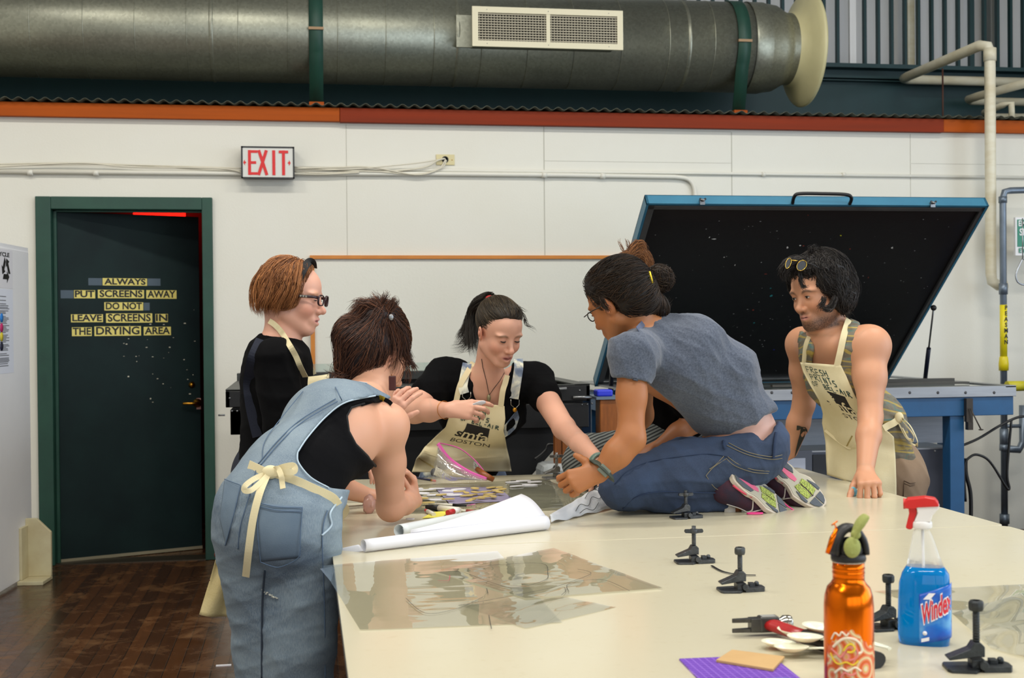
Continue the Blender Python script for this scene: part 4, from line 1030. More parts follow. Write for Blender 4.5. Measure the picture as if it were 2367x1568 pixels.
MB().lathe([(.050,.0),(.0525,.0),(.0525,.0235),(.050,.0235),(.050,0)],40,TR(p.x,p.y,TZ+.003),cap=False).build('cardboard_core', M_('dark_core', (40,38,42), .7), tr_, True)
# ------------------------------------------------------------------ orange steel bottle
p = atz(1963,1604,TZ); sc_ = 1/ (FPX/pix(p)[2])     # metres per pixel here
bt_ = empty('steel_water_bottle', p, 'orange metal water bottle with paisley band and black loop cap', 'bottle')
t = NT('orange_anodised'); t.base(lin((222,104,14))); t.set(Metallic=1, Roughness=.2, Anisotropic=.5); t.bump(t.noise(t.coord((60,60,1)),4,3),.03,.001); om = t.m
def zpx(y): 
    d = ray(1963,y); tt = (p.y-EYE.y)/d.y; return EYE.z+d.z*tt-p.z
rB = 56.5*sc_; nk = 36*sc_
zs_ = [zpx(1407),zpx(1385),zpx(1362),zpx(1345)]
MB().lathe([(rB*.9,0),(rB*.98,.004),(rB,.012),(rB,zpx(1400)),(rB*.965,zpx(1377)),(rB*.86,zpx(1357)),(nk*1.12,zpx(1348)),(nk,zpx(1340)),(nk,zpx(1326)),(nk*1.04,zpx(1323)),(nk,zpx(1320)),(nk,zpx(1316)),(nk*1.04,zpx(1313)),(nk,zpx(1309)),(nk,zpx(1298))],64,TR(*p)).build('bottle_body', om, bt_, True)
MB().lathe([(nk*1.03,zpx(1299)),(nk*1.05,zpx(1297)),(nk*1.03,zpx(1294))],48,TR(*p)).build('steel_ring', polish, bt_, True)
cap = MB(); cap.lathe([(nk*1.08,zpx(1296)),(nk*1.12,zpx(1290)),(nk*1.08,zpx(1283)),(nk*1.02,zpx(1278))],40,TR(*p))
cy = zpx(1278)
for k,(a_,b_) in enumerate(((0,1),)):
    pts = [(nk*1.0*math.cos(t_),0,cy-.002+(zpx(1217)-cy)*math.sin(t_)) for t_ in np.linspace(0,math.pi,17)]
    cap.tube([TR(*p) @ V(q) for q in pts],[.015]*4+[.0135]*9+[.015]*4,14,squash=(.55,1.2))
cap.ball((0,0,cy+.004),nk*.95,TR(*p),sc=(1,1,.9),u=24,v=14)
cap.build('loop_cap', blackp, bt_, True)
gk = M_('olive_knotted_cloth', (150,156,84), .7, bump=.3, bs=200)
def atb(px,py,o=0): return aty(px,py,p.y-.03-o)
b = MB(); b.tube(bez([atb(1962,1280),atb(1968,1262),atb(1972,1245)],8),[.013,.012,.006][:0] or [.012]*9 if False else .010,10,squash=(.5,1.1)); 
b.ball(atb(1970,1266,.003),.014,sc=(1,.6,1.2)); b.tube(bez([atb(1972,1246),atb(1980,1225),atb(1992,1205),atb(2003,1192)],12),[.006,.007,.008,.009,.010,.011,.012,.0125,.012,.012,.011,.010,.008][:13],10,squash=(.5,1.2)); b.ball(atb(1978,1236),.008)
b.build('cloth_tie', gk, bt_, True)
b = MB(); b.tube([atb(1934,1222),atb(1922,1250),atb(1912,1280)],[.003,.0045,.0035],8); b.tube(bez([atb(1934,1222),atb(1928,1212),atb(1922,1215),atb(1936,1205)],10),.0012,6); b.build('orange_charm', om, bt_, True)
# paisley band as a printed pattern on its own thin sleeve
t = NT('paisley_print'); vec = t.coord((1,1,1)); 
vo = t.add('ShaderNodeTexVoronoi'); vo.inputs['Scale'].default_value = 26; t.ln(vec, vo.inputs[0])
wv = t.math('SINE', t.math('MULTIPLY', vo.outputs['Distance'], 26.0))
c = t.ramp(t.math('ADD', t.math('MULTIPLY', wv, .5), .5), [(.0,lin((214,96,30))),(.35,lin((224,120,84))),(.55,lin((232,150,140))),(.8,lin((214,170,40))),(1,lin((226,206,178)))])
t.base(c); t.set(Roughness=.45, Metallic=.35)
nz = t.noise(vec, 38, 3)
s_ = MB()
segs = 90; 
rows = []
for k in range(segs+1):
    a = 2*math.pi*k/segs; zt4 = zpx(1470)+.014*math.sin(3*a+1.2)+.006*abs(math.sin(11*a)); zb4 = .004
    rows.append((a,zb4,zt4))
for k in range(segs):
    a,zb4,zt4 = rows[k]; a2,_,zt5 = rows[k+1]
    if not (math.cos(a)*.3+math.sin(a)*-1 > -.2): continue
    q = [(rB*1.004*math.cos(x),rB*1.004*math.sin(x),z) for x,z in ((a,zb4),(a2,zb4),(a2,zt5),(a,zt4))]
    f = s_.bm.faces.new([s_.bm.verts.new(p+V(v)) for v in q])
bmesh.ops.remove_doubles(s_.bm, verts=list(s_.bm.verts), dist=1e-5)
for f in s_.bm.faces: f.smooth = True
s_.build('paisley_print', t.m, bt_, True)
wp = M_('print_cream', (236,220,196), .45); yp = M_('print_yellow', (226,196,40), .45); pp = M_('print_pink', (222,128,120), .45)
def onB(px,py,o=.0006):
    d = ray(px,py); ox,oy = EYE.x-p.x,EYE.y-p.y; R2 = (rB*1.006+o)**2
    A_ = d.x**2+d.y**2; B_ = 2*(ox*d.x+oy*d.y); C_ = ox*ox+oy*oy-R2; D_ = B_*B_-4*A_*C_
    if D_ < 0: return None
    t4 = (-B_-math.sqrt(D_))/(2*A_); return EYE+d*t4
def curveB(name, pts, r, m, closed=False, n=40):
    q = [onB(*a) for a in pts]; q = [x for x in q if x]
    MB().tube(bez(q,n),r,6).build(name, m, bt_, True)
curveB('paisley_outline', [(1926,1496),(1935,1487),(1948,1478),(1962,1476),(1978,1480),(1989,1492),(1992,1506),(1984,1512)],.0022,wp)
curveB('paisley_outline', [(1922,1500),(1934,1512),(1944,1520),(1958,1500),(1972,1496),(1982,1508),(1978,1522),(1962,1528)],.0016,pp)
curveB('paisley_outline', [(1950,1506),(1958,1494),(1968,1490),(1976,1500),(1970,1508),(1958,1508)],.0018,yp)
curveB('paisley_outline', [(1922,1478),(1930,1464),(1940,1470),(1946,1462),(1956,1470),(1962,1464)],.0014,wp)
curveB('paisley_outline', [(1920,1510),(1928,1528),(1940,1536),(1956,1532),(1972,1538),(1984,1528)],.0014,yp)
curveB('paisley_outline', [(1930,1556),(1944,1546),(1960,1552),(1976,1544),(1990,1552)],.0018,wp)
curveB('paisley_outline', [(1944,1568),(1952,1556),(1966,1562),(1980,1556)],.0018,pp)
# ------------------------------------------------------------------ glass cleaner spray bottle
p = atz(2139,1487,TZ); m_px = pix(p)[2]/FPX
wz = empty('spray_bottle', p, 'clear spray bottle of blue glass cleaner with red trigger', 'bottle')
def zw(y):
    d = ray(2139,y); tt = p.y/d.y; return EYE.z+d.z*tt-p.z
vd = V((p.x,p.y,0)).normalized(); rt = V((vd.y,-vd.x,0))     # rt: to the right as seen from the camera
rtx = (rt*math.cos(math.radians(0))); BMx = frame(V((p.x,p.y,TZ)), rtx, vd, V((0,0,1)))
outl = [(1497,2085,2186),(1488,2080,2192),(1465,2078,2195),(1430,2078,2197),(1390,2079,2196),(1350,2081,2194),(1325,2088,2192),(1308,2098,2181),(1285,2103,2172),(1260,2108,2164),(1240,2111,2157),(1228,2114,2151),(1222,2120,2148)]
def shell(oo, infl=0, z0=0, cut=None):
    b = MB(); rings = []
    for (y,xl,xr) in oo:
        z = max(zw(y),0); hw = (xr-xl)/2*m_px*1.0+infl; cxp = ((xr+xl)/2-2139)*m_px
        dp = hw*(.62 if y > 1300 else .62+.38*min(1,(1300-y)/75))
        ring = []
        for k in range(40):
            a = 2*math.pi*k/40; ca,sa = math.cos(a),math.sin(a); e = .72
            ring.append(b.bm.verts.new(BMx @ V((cxp+hw*math.copysign(abs(ca)**e,ca), dp*math.copysign(abs(sa)**e,sa), z+z0))))
        rings.append(ring)
    for A_,B_ in zip(rings,rings[1:]):
        for k in range(40): f = b.bm.faces.new((A_[k],A_[(k+1)%40],B_[(k+1)%40],B_[k])); f.smooth = True
    b.bm.faces.new(rings[0][::-1]); b.bm.faces.new(rings[-1]); return b
liq = NT('blue_cleaner_liquid'); liq.base(lin((0,138,222))); liq.set(Roughness=.02, Transmission_Weight=.45, IOR=1.33); 
clr = NT('clear_plastic'); clr.base((.92,.94,.95,1)); clr.set(Roughness=.12, Transmission_Weight=.6, IOR=1.25, Alpha=.5)
lo_ = [o for o in outl if o[0] >= 1310]+[(1308,2098,2181)]
lo_ = [(y,xl,xr) for y,xl,xr in outl if y > 1308]+[(1309,2098,2181)]
shell(lo_).build('blue_liquid', liq.m, wz, True)
shell([(1308.5,2098,2181)]+[(y,xl,xr) for y,xl,xr in outl if y < 1308]).build('clear_bottle', clr.m, wz, True)
# label wrapped on the right half
lb = MB()
Lp = [(1373,0),(1472,0)]
def onW(u, v):   # u 0..1 across, v 0..1 up
    yb,yt = 1481-14*u, 1368-26*u
    xpx = 2126+(2197-2126)*u; y = yb+(yt-yb)*v
    hw = 58.7; cxp = 2137.5; c_ = max(-.999,min(.999,(xpx-cxp)/hw)); 
    ca = math.copysign(abs(c_)**(1/.72),c_) ; sa = -math.sqrt(max(0,1-ca*ca)); dp = hw*.62
    return BMx @ V(((cxp-2139+hw*1.012*c_)*m_px, dp*1.02*math.copysign(abs(sa)**.72,sa)*m_px, zw(y)))
lb.grid(lambda u,v: onW(u,v),24,10)
t = NT('blue_label'); gr = t.add('ShaderNodeTexGradient'); t.ln(t.coord((9,9,9),rotz=(0,math.radians(60),0)), gr.inputs[0])
n_ = t.noise(t.coord(),14,3); t.base(t.ramp(n_, [(.35,lin((20,52,170))),(.55,lin((20,110,205))),(.7,lin((110,180,225)))])); t.set(Roughness=.3)
lbo = lb.build('front_label', t.m, wz, True, solid=.0003)
redl = M_('label_red', (214,34,52), .4); whl = M_('label_white', (238,238,244), .4)
def wraptext(s_, size, u0, u1, v0, v1, m, off, bold, nm='label_text', shear=.35):
    me = text_mesh(s_, size, 0, bold=bold); xs = [v.co.x for v in me.vertices]; ys = [v.co.y for v in me.vertices]
    a,b_,c,d = min(xs),max(xs),min(ys),max(ys)
    for v in me.vertices:
        uu = (v.co.x-a)/(b_-a); vv = (v.co.y-c)/(d-c)
        q = onW(u0+(u1-u0)*uu, v0+(v1-v0)*vv+shear*uu*.5); v.co = q-vd*off
    me.materials.clear(); return link(nm, me, m, lbo, True)
wraptext('Windex', .03, .04,1.02,.34,.80,whl,.0012,.0022,shear=.3)
wraptext('Windex', .03, .07,1.0,.37,.77,redl,.0018,.0008,shear=.3)
b = MB(); b.bm.faces.new([b.bm.verts.new(onW(u,v)-vd*.0015) for u,v in ((.12,.88),(.3,.97),(.5,.93),(.33,.84))]); b.build('label_badge', whl, lbo, True)
b = MB(); b.bm.faces.new([b.bm.verts.new(onW(u,v)-vd*.0015) for u,v in ((.06,.03),(.3,.04),(.3,.11),(.06,.1))]); b.lathe([(0,0),(.004,0),(.004,.0004),(0,.0004)],14,frame(onW(.17,.2)-vd*.0015,rt,V((0,0,1)),-vd)); b.build('label_badge', whl, lbo, True)
# trigger head
def wp_(x,y,o=0): return BMx @ V(((x-2139)*m_px, o, zw(y)))
b = MB(); b.lathe([(.0165*1.0,zw(1222)),(.0185,zw(1218)),(.0185,zw(1207)),(.016,zw(1204))],28,frame(BMx @ V(((2133-2139)*m_px,0,0)),rtx,vd,(0,0,1)))
b2 = M_('white_trigger_plastic', (232,230,228), .3)
FB = frame(BMx @ V((0,0,0)), rtx, (0,0,1), -vd)
def pp_(L_): return [((x-2139)*m_px, zw(y)) for x,y in L_]
b.prism(pp_([(2116,1205),(2152,1205),(2156,1190),(2168,1176),(2172,1166),(2120,1168),(2124,1185)]),-.014,.014,FB)
b.build('sprayer_body', b2, wz, True, bev=.003)
b = MB(); b.prism(pp_([(2096,1175),(2094,1160),(2102,1153),(2140,1148),(2162,1151),(2169,1160),(2171,1168),(2122,1172),(2118,1176)]),-.017,.017,FB); b.build('red_cover', redp, wz, True, bev=.005)
b = MB(); b.prism(pp_([(2103,1173),(2120,1172),(2123,1184),(2117,1200),(2112,1223),(2106,1225),(2097,1222),(2101,1205),(2105,1188)]),-.010,.010,FB); b.build('trigger', redp, wz, True, bev=.003)
b = MB(); b.tube([wp_(2097,1166),wp_(2092,1166)],.010,4); b.build('nozzle', redp, wz, True)
MB().tube([BMx @ V((0,0,.01)),BMx @ V((-.004,0,zw(1222)))],.0025,8).build('dip_tube', b2, wz, True)
# ------------------------------------------------------------------ acetate films
fl_ = NT('clear_film'); n_ = fl_.n; tr = fl_.add('ShaderNodeBsdfTransparent'); gg = fl_.add('ShaderNodeBsdfGlossy'); gg.inputs['Roughness'].default_value = .02
tr.inputs['Color'].default_value = (.95,.96,.95,1); gg.inputs['Color'].default_value = (.95,.97,1,1)
fr_ = fl_.add('ShaderNodeFresnel'); fr_.inputs[0].default_value = 1.65; mx_ = fl_.add('ShaderNodeMixShader'); fl_.ln(fr_.outputs[0], mx_.inputs[0]); fl_.ln(tr.outputs[0], mx_.inputs[1]); fl_.ln(gg.outputs[0], mx_.inputs[2]); fl_.ln(mx_.outputs[0], fl_.out.inputs['Surface'])
bp = fl_.add('ShaderNodeBump'); bp.inputs['Strength'].default_value = .22; bp.inputs['Distance'].default_value = .006; fl_.ln(fl_.noise(fl_.coord((1,2.2,1)),3.0,2), bp.inputs['Height']); fl_.ln(bp.outputs[0], gg.inputs['Normal'])
filmm = fl_.m
def film(name, corners, z, lab, lines=(), curl=0, m=None):
    q = [atz(x,y,TZ+z) for x,y in corners]; b = MB()
    def P_(u,v):
        a = q[0].lerp(q[1],u); c = q[3].lerp(q[2],u); r = a.lerp(c,v); r.z += .0006*math.sin(9*u+3*v)+.0005*math.sin(14*v+5*u)+.0012; return r
    b.grid(P_,24,18)
    o = empty(name, q[0].lerp(q[2],.5), lab, 'film'); b.build('film_sheet', m or filmm, o, True)
    for pts,cm_ in lines:
        MB().tube(bez([atz(x,y,TZ+z+.0035) for x,y in pts],len(pts)*8),.0007,5,squash=(.4,1)).build('drawn_line', cm_, o, True)
    return o
kl = M_('marker_line', (50,50,48), .6); rl = M_('red_marker_line', (190,60,90), .6)
film('acetate_sheet', [(742,1310),(1150,1275),(1300,1440),(832,1458)][:4], .0012, 'large clear acetate sheet with curved pen lines hanging over the left table edge',
  [([(938,1383),(985,1418),(1060,1406),(1117,1380)],kl),([(1050,1318),(1150,1306),(1252,1303),(1266,1325),(1258,1342),(1190,1359),(1130,1345),(1080,1326),(1052,1320)],kl),([(1012,1342),(1036,1342),(1040,1330)],rl),([(1125,1360),(1128,1372)],kl)])
film('acetate_sheet', [(1000,1322),(1280,1268),(1532,1360),(1215,1385)], .003, 'clear acetate sheet with faint curves lying on top of the larger one',
  [([(1060,1400),(1160,1382),(1262,1362),(1300,1352),(1360,1330),(1362,1322),(1335,1316)],kl),([(1315,1368),(1312,1352),(1350,1342),(1400,1342),(1455,1366)],kl),([(1298,1376),(1308,1366),(1304,1358)],kl)])
film('acetate_sheet', [(1060,1400),(1300,1380),(1425,1405),(1215,1455)], .0008, 'small clear acetate corner nearest the camera beside the larger sheets', [([(1130,1422),(1136,1454)],kl)])
film('acetate_sheet', [(2020,1368),(2370,1352),(2390,1470),(2190,1420)], .001, 'clear acetate sheet behind the spray bottle with a pink drawing')
film('acetate_sheet', [(2200,1420),(2400,1362),(2440,1540),(2290,1500)], .0025, 'clear acetate sheet at the right frame edge')
film('acetate_sheet', [(960,1122),(1270,1108),(1310,1180),(900,1190)], .0008, 'clear acetate sheet under the cut out shapes by the middle woman')
film('acetate_sheet', [(1170,1112),(1262,1110),(1420,1170),(1180,1180)], .0016, 'clear acetate sheet beside the silver clamp')
tri = M_('film_corner', (120,136,156), .15, .3); b = MB(); c_ = atz(768,1312,TZ); b.bm.faces.new([b.bm.verts.new(v) for v in (V((c_.x+.0,c_.y,TZ+.002)),V((c_.x-.03,c_.y+.01,TZ-.004)),V((c_.x-.004,c_.y-.03,TZ-.03)),V((c_.x+.005,c_.y-.04,TZ+.001)))])
tag(b.build('film_corner', tri, solid=.0004), 'bent shiny corner of acetate drooping over the left edge', 'film')
# ------------------------------------------------------------------ paper rolls
def roll(name, lab, e0, e1, r0, r1, m=paperw, flap=None, inner=True):
    """paper cone rolled around the axis e0-e1 with an unrolled flap lying behind it"""
    A_,B_ = e0,e1; ax_ = (B_-A_).normalized(); up_ = V((0,0,1)); sd = ax_.cross(up_).normalized(); up_ = sd.cross(ax_)
    b = MB()
    def P_(u,v):
        r = r0+(r1-r0)*u; turns = 1.35; a = -math.pi*.5+2*math.pi*turns*v; rr = r*(1-.16*v)
        return A_.lerp(B_,u)+sd*math.cos(a)*rr+up_*math.sin(a)*rr
    b.grid(P_,24,60)
    if flap:
        for f_ in flap: b.grid(f_,14,14)
    return tag(b.build(name, m, solid=.0006), lab, 'paper')
a0 = atz(912,1238,TZ+.014); a1 = atz(1100,1190,TZ+.012)
gw = M_('white_film_roll', (228,234,236), .3, var=.3, vs=3, rgb2=(206,216,220))
roll('rolled_sheet', 'white rolled sheet with open round end beside the elbow', atz(922,1228,TZ+.019), atz(1215,1165,TZ+.012), .0195, .010, gw)
# big paper: rolled edge in front and a raised pointed flap behind
R0 = atz(840,1262,TZ+.018); R1 = atz(1262,1208,TZ+.022)
axv = (R1-R0).normalized(); bk = V((-axv.y,axv.x,0))
if bk.y < 0: bk = -bk
tip = atz(1205,1150,TZ+.09)
fa = lambda u,v: (R0.lerp(R1,u) - V((0,0,.0))).lerp(R0.lerp(tip, min(1,u*1.0)), v) + V((0,0,.02*math.sin(math.pi*v)*(1-.4*u)+.010*(1-v)))
fb = lambda u,v: (lambda a,c: a.lerp(c,v)+V((0,0,.012*math.sin(math.pi*v))))(R0.lerp(R1,.24+.76*u)+V((0,0,.018)), R0.lerp(R1,.24).lerp(tip,u)+V((0,0,.010)))
pl0 = atz(752,1281,TZ-.012); 
fc = lambda u,v: (lambda a,c: a.lerp(c,v)+V((0,0,.012*math.sin(math.pi*v))))(R0.lerp(pl0,u)+V((0,0,-.014))+bk*.0, (R0+bk*.05+V((0,0,-.012))).lerp(pl0+V((0,0,.0)),u))
roll('paper_sheet', 'large white paper curled into a cone with a pointed flap', R0, R1, .017, .021, paperw, [fb, fc])
# crumpled tracing paper
tp = NT('tracing_paper'); tp.base(lin((238,238,240))); tp.set(Roughness=.35, Transmission_Weight=.25, Subsurface_Weight=.1); tp.bump(tp.noise(tp.coord(),26,4),.6,.006)
c0_ = atz(1272,1210,TZ+.002); c1_ = atz(1415,1168,TZ+.002); b = MB()
def P_(u,v):
    a = c0_.lerp(c1_,u); w_ = .02+.16*u; q = a+V((-.3,1,0)).normalized()*(v-.3)*w_
    return q+V((0,0,.003+(.02+.045*u)*math.sin(math.pi*v)+.008*noise.noise(V((u*7,v*5,0)))))
b.grid(P_,30,20); to = empty('tracing_paper', c0_.lerp(c1_,.5), 'crumpled translucent tracing paper with drawn lines by the knees', 'paper'); b.build('crumpled_sheet', tp.m, to, True, solid=.0004)
for pts in ([(.35,.1),(.45,.25),(.55,.15),(.65,.3),(.75,.2),(.85,.4),(.8,.55),(.9,.6)],[(.4,.05),(.5,.1),(.6,.05),(.7,.12)],[(.55,.35),(.65,.45),(.78,.5),(.84,.3)]):
    MB().tube(bez([V(P_(u,v))+V((0,-.003,.003)) for u,v in pts],40),.0009,5).build('drawn_line', kl, to, True)
# ------------------------------------------------------------------ zip bag
bgm = NT('clear_plastic_bag'); tr = bgm.add('ShaderNodeBsdfTransparent'); gg = bgm.add('ShaderNodeBsdfGlossy'); gg.inputs['Roughness'].default_value = .08; tr.inputs['Color'].default_value = (.93,.93,.92,1)
fr_ = bgm.add('ShaderNodeFresnel'); fr_.inputs[0].default_value = 1.5; mx_ = bgm.add('ShaderNodeMixShader'); bgm.ln(fr_.outputs[0], mx_.inputs[0]); bgm.ln(tr.outputs[0], mx_.inputs[1]); bgm.ln(gg.outputs[0], mx_.inputs[2])
df = bgm.add('ShaderNodeBsdfDiffuse'); df.inputs[0].default_value = (.8,.8,.78,1); m2_ = bgm.add('ShaderNodeMixShader'); m2_.inputs[0].default_value = .13; bgm.ln(mx_.outputs[0], m2_.inputs[1]); bgm.ln(df.outputs[0], m2_.inputs[2]); bgm.ln(m2_.outputs[0], bgm.out.inputs['Surface'])
bp = bgm.add('ShaderNodeBump'); bp.inputs['Strength'].default_value = .9; bp.inputs['Distance'].default_value = .02; bgm.ln(bgm.noise(bgm.coord(),22,4,.5,1.2), bp.inputs['Height']); bgm.ln(bp.outputs[0], gg.inputs['Normal'])
BY = 4.75; zb_ = empty('zip_bag', aty(1070,1100,BY), 'clear plastic zip bag with pink seal standing open on the table', 'bag')
L0 = [aty(1012,1026,BY),aty(1040,1062,BY-.02),aty(1085,1092,BY-.05),aty(1125,1108,BY-.06)]
U0 = [aty(1014,1024,BY+.03),aty(1060,1036,BY+.05),aty(1095,1062,BY+.05),aty(1118,1088,BY+.0)]
B0_ = [aty(1002,1098,BY-.03),aty(1040,1112,BY-.08),aty(1075,1110,BY-.08),aty(1125,1110,BY-.06)]
Ls,Us,Bs = bez(L0,30),bez(U0,30),bez(B0_,30)
def zfix(p_): return V((p_.x,p_.y,max(p_.z,TZ+.004)))
b = MB(); b.grid(lambda u,v: zfix(Ls[int(u*29)].lerp(Bs[int(u*29)],v)+V((0,-.05*math.sin(math.pi*v),.0))),29,12); b.grid(lambda u,v: zfix(Us[int(u*29)].lerp(V((Bs[int(u*29)].x,BY+.06,TZ+.003)),v)+V((0,.02*math.sin(math.pi*v),0))),29,12); b.build('bag_film', bgm.m, zb_, True)
pk = M_('pink_seal', (222,90,170), .35); b = MB(); b.tube(Ls,.0055,8,squash=(1.3,.4)); b.build('pink_seal', pk, zb_, True); MB().tube(Us,.002,6).build('pink_seal', pk, zb_, True)
q = aty(1122,1100,BY-.05); b = MB(); b.tube([zfix(aty(1103,1085,BY)),zfix(q),zfix(q+V((.03,-.01,-.015)))],[.01,.013,.009],10); tag(b.build('brown_bottle_cap', M_('amber_brown', (150,84,36), .35, var=.5, vs=40, rgb2=(100,50,20))), 'amber brown object at the corner of the zip bag', 'cap')
p = atz(1068,1106,TZ); tag(MB().lathe([(0,0),(.075,0),(.085,.012),(.085,.022),(.05,.03),(0,.032)],32,TR(p.x,p.y+.06,TZ),sq=(1,.7)).build('cream_tub', M_('cream_tub', (206,190,140), .4)), 'flat cream coloured tub inside the plastic bag', 'tub')
p = atz(1005,1103,TZ); tag(MB().ball((p.x,p.y,TZ+.018),.017,sc=(1,.7,1)).build('grey_eraser', M_('dark_grey_rubber', (92,92,96), .6)), 'dark grey rubber lump in the corner of the bag', 'eraser')
# pencil, markers, pens
def stick(name, lab, cat, a, c, r, segs, group=None):
    A_ = atz(*a,TZ+r); C_ = atz(*c,TZ+r); o = empty(name, A_.lerp(C_,.5), lab, cat, group)
    for nm,t0,t1,ra,rb,m in segs: MB().tube([A_.lerp(C_,t0),A_.lerp(C_,t1)],[ra,rb],10).build(nm, m, o, True)
    return o
stick('pencil','dark blue pencil with pink eraser beside the zip bag','pencil',(940,1101),(1006,1112),.004,[('pencil_body',0,.86,.004,.004,M_('navy_pencil',(34,36,70),.35)),('ferrule',.86,.93,.0042,.0042,brass),('eraser',.93,1,.004,.004,M_('pink_eraser',(214,110,96),.6))])
wb_ = M_('marker_white', (220,216,200), .35)
stick('marker','black capped fat marker behind the rolled sheet','marker',(986,1172),(1062,1180),.010,[('marker_cap',0,.38,.007,.011,blackp),('marker_barrel',.38,1,.010,.010,wb_)])
stick('marker','slim black tipped pen behind the fat marker','marker',(1010,1166),(1078,1169),.005,[('marker_barrel',0,.55,.004,.004,wb_),('marker_cap',.55,1,.005,.003,blackp)])
stick('marker','white marker with a red ring end','marker',(1035,1186),(1060,1180),.010,[('marker_barrel',0,.5,.009,.009,M_('mk_red',(196,40,50),.4)),('marker_cap',.5,1,.010,.008,M_('mk_w',(236,236,236),.3))])
stick('marker','small marker with red tip left of the yellow paper','marker',(984,1180),(1003,1190),.007,[('marker_tip',0,.25,.005,.006,M_('mk_red',(196,40,50),.4)),('marker_barrel',.25,1,.007,.007,wb_)])
stick('pen','clear pen with dark red grip near the paper flap','pen',(1058,1180),(1110,1184),.005,[('pen_barrel',0,.4,.004,.004,wb_),('pen_grip',.4,.75,.0055,.0055,M_('dull_red',(150,66,60),.5)),('pen_tip',.75,1,.004,.002,dksteel)])
q = [atz(976,1200,TZ),atz(1000,1186,TZ),atz(1045,1183,TZ),atz(1020,1198,TZ)]; b = MB(); b.prism([(a.x,a.y) for a in q],TZ+.002,TZ+.003); tag(b.build('yellow_paper', M_('bright_yellow_paper', (236,226,90), .5)), 'bright yellow paper scrap beside the markers', 'paper')
q = [atz(786,1166,TZ),atz(845,1165,TZ),atz(850,1172,TZ),atz(788,1176,TZ)]; b = MB(); b.prism([(a.x,a.y) for a in q],TZ,TZ+.003); tag(b.build('printed_card', M_('cream_card', (232,226,200), .5)), 'narrow printed cream card behind the bent forearm', 'card')
q = [atz(1005,1130,TZ),atz(1150,1128,TZ),atz(1190,1160,TZ),atz(1040,1168,TZ)]; b = MB(); b.prism([(a.x,a.y) for a in q],TZ+.003,TZ+.0036); tag(b.build('purple_paper', M_('greyed_purple', (140,134,170), .35, var=.4, vs=9, rgb2=(170,164,180))), 'greyish purple sheet under the small wooden cut outs', 'paper')
# wooden cut out shapes
ply = M_('plywood_cutout', (206,182,112), .6, var=.4, vs=20, rgb2=(170,144,80)); 
def cutout(px,py,s,rz,z,m,lab,grp):
    p = atz(px,py,TZ); R = TR(p.x,p.y,TZ+.004+z) @ Matrix.Rotation(rz,4,'Z') @ rot('X',random.uniform(-6,6))
    pl = []
    for k in range(20):
        a = 2*math.pi*k/20; r = s*(.75+.35*abs(math.cos(a))); pl.append((r*math.cos(a), r*.62*math.sin(a)))
    b = MB(); b.prism(pl,0,.003,R); return tag(b.build('cutout_shape' if m is ply else 'white_cutout', m), lab, 'cutout', grp)
pos = [(1078,1143),(1090,1150),(1098,1137),(1112,1148),(1124,1140),(1135,1133),(1145,1142),(1155,1148),(1150,1131),(1128,1150),(1118,1157),(1106,1162),(1092,1158),(1078,1152),(1140,1156),(1098,1148),(1132,1146),(1160,1137),(1036,1162),(1084,1168),(1062,1140),(990,1168),(975,1160),(1020,1154)]
for k,(x,y) in enumerate(pos): cutout(x,y,.021,random.uniform(0,3),.0032*(k%4),ply,'small tan wooden cut out in the pile behind the paper flap','wooden cut outs on the table')
for k,(x,y) in enumerate([(960,1134),(985,1137),(1010,1135),(1040,1139),(1060,1136),(975,1146),(1005,1148),(1030,1147),(960,1156),(985,1158),(1012,1160),(1050,1150),(1185,1118),(1210,1116),(1236,1119),(1225,1125),(1195,1128)]): cutout(x,y,.027,random.uniform(-.4,.4),.0012*(k%3),paperw,'flat white cut out lying on the clear sheet','white cut outs on the table')
q = atz(900,1210,TZ); cutout(948,1204,.012,0,0,paperw,'tiny white scrap near the elbow','x')
tag(COL.objects[-1], 'tiny white scrap just right of the resting elbow', 'scrap'); del COL.objects[-1]['group']
q = atz(517,1540,0); MB
tag(MB().box((q.x-.03,q.y-.008,0),(q.x+.03,q.y+.008,.004), None).build('floor_scrap', paperw), 'small white scrap lying on the wooden floor', 'scrap')
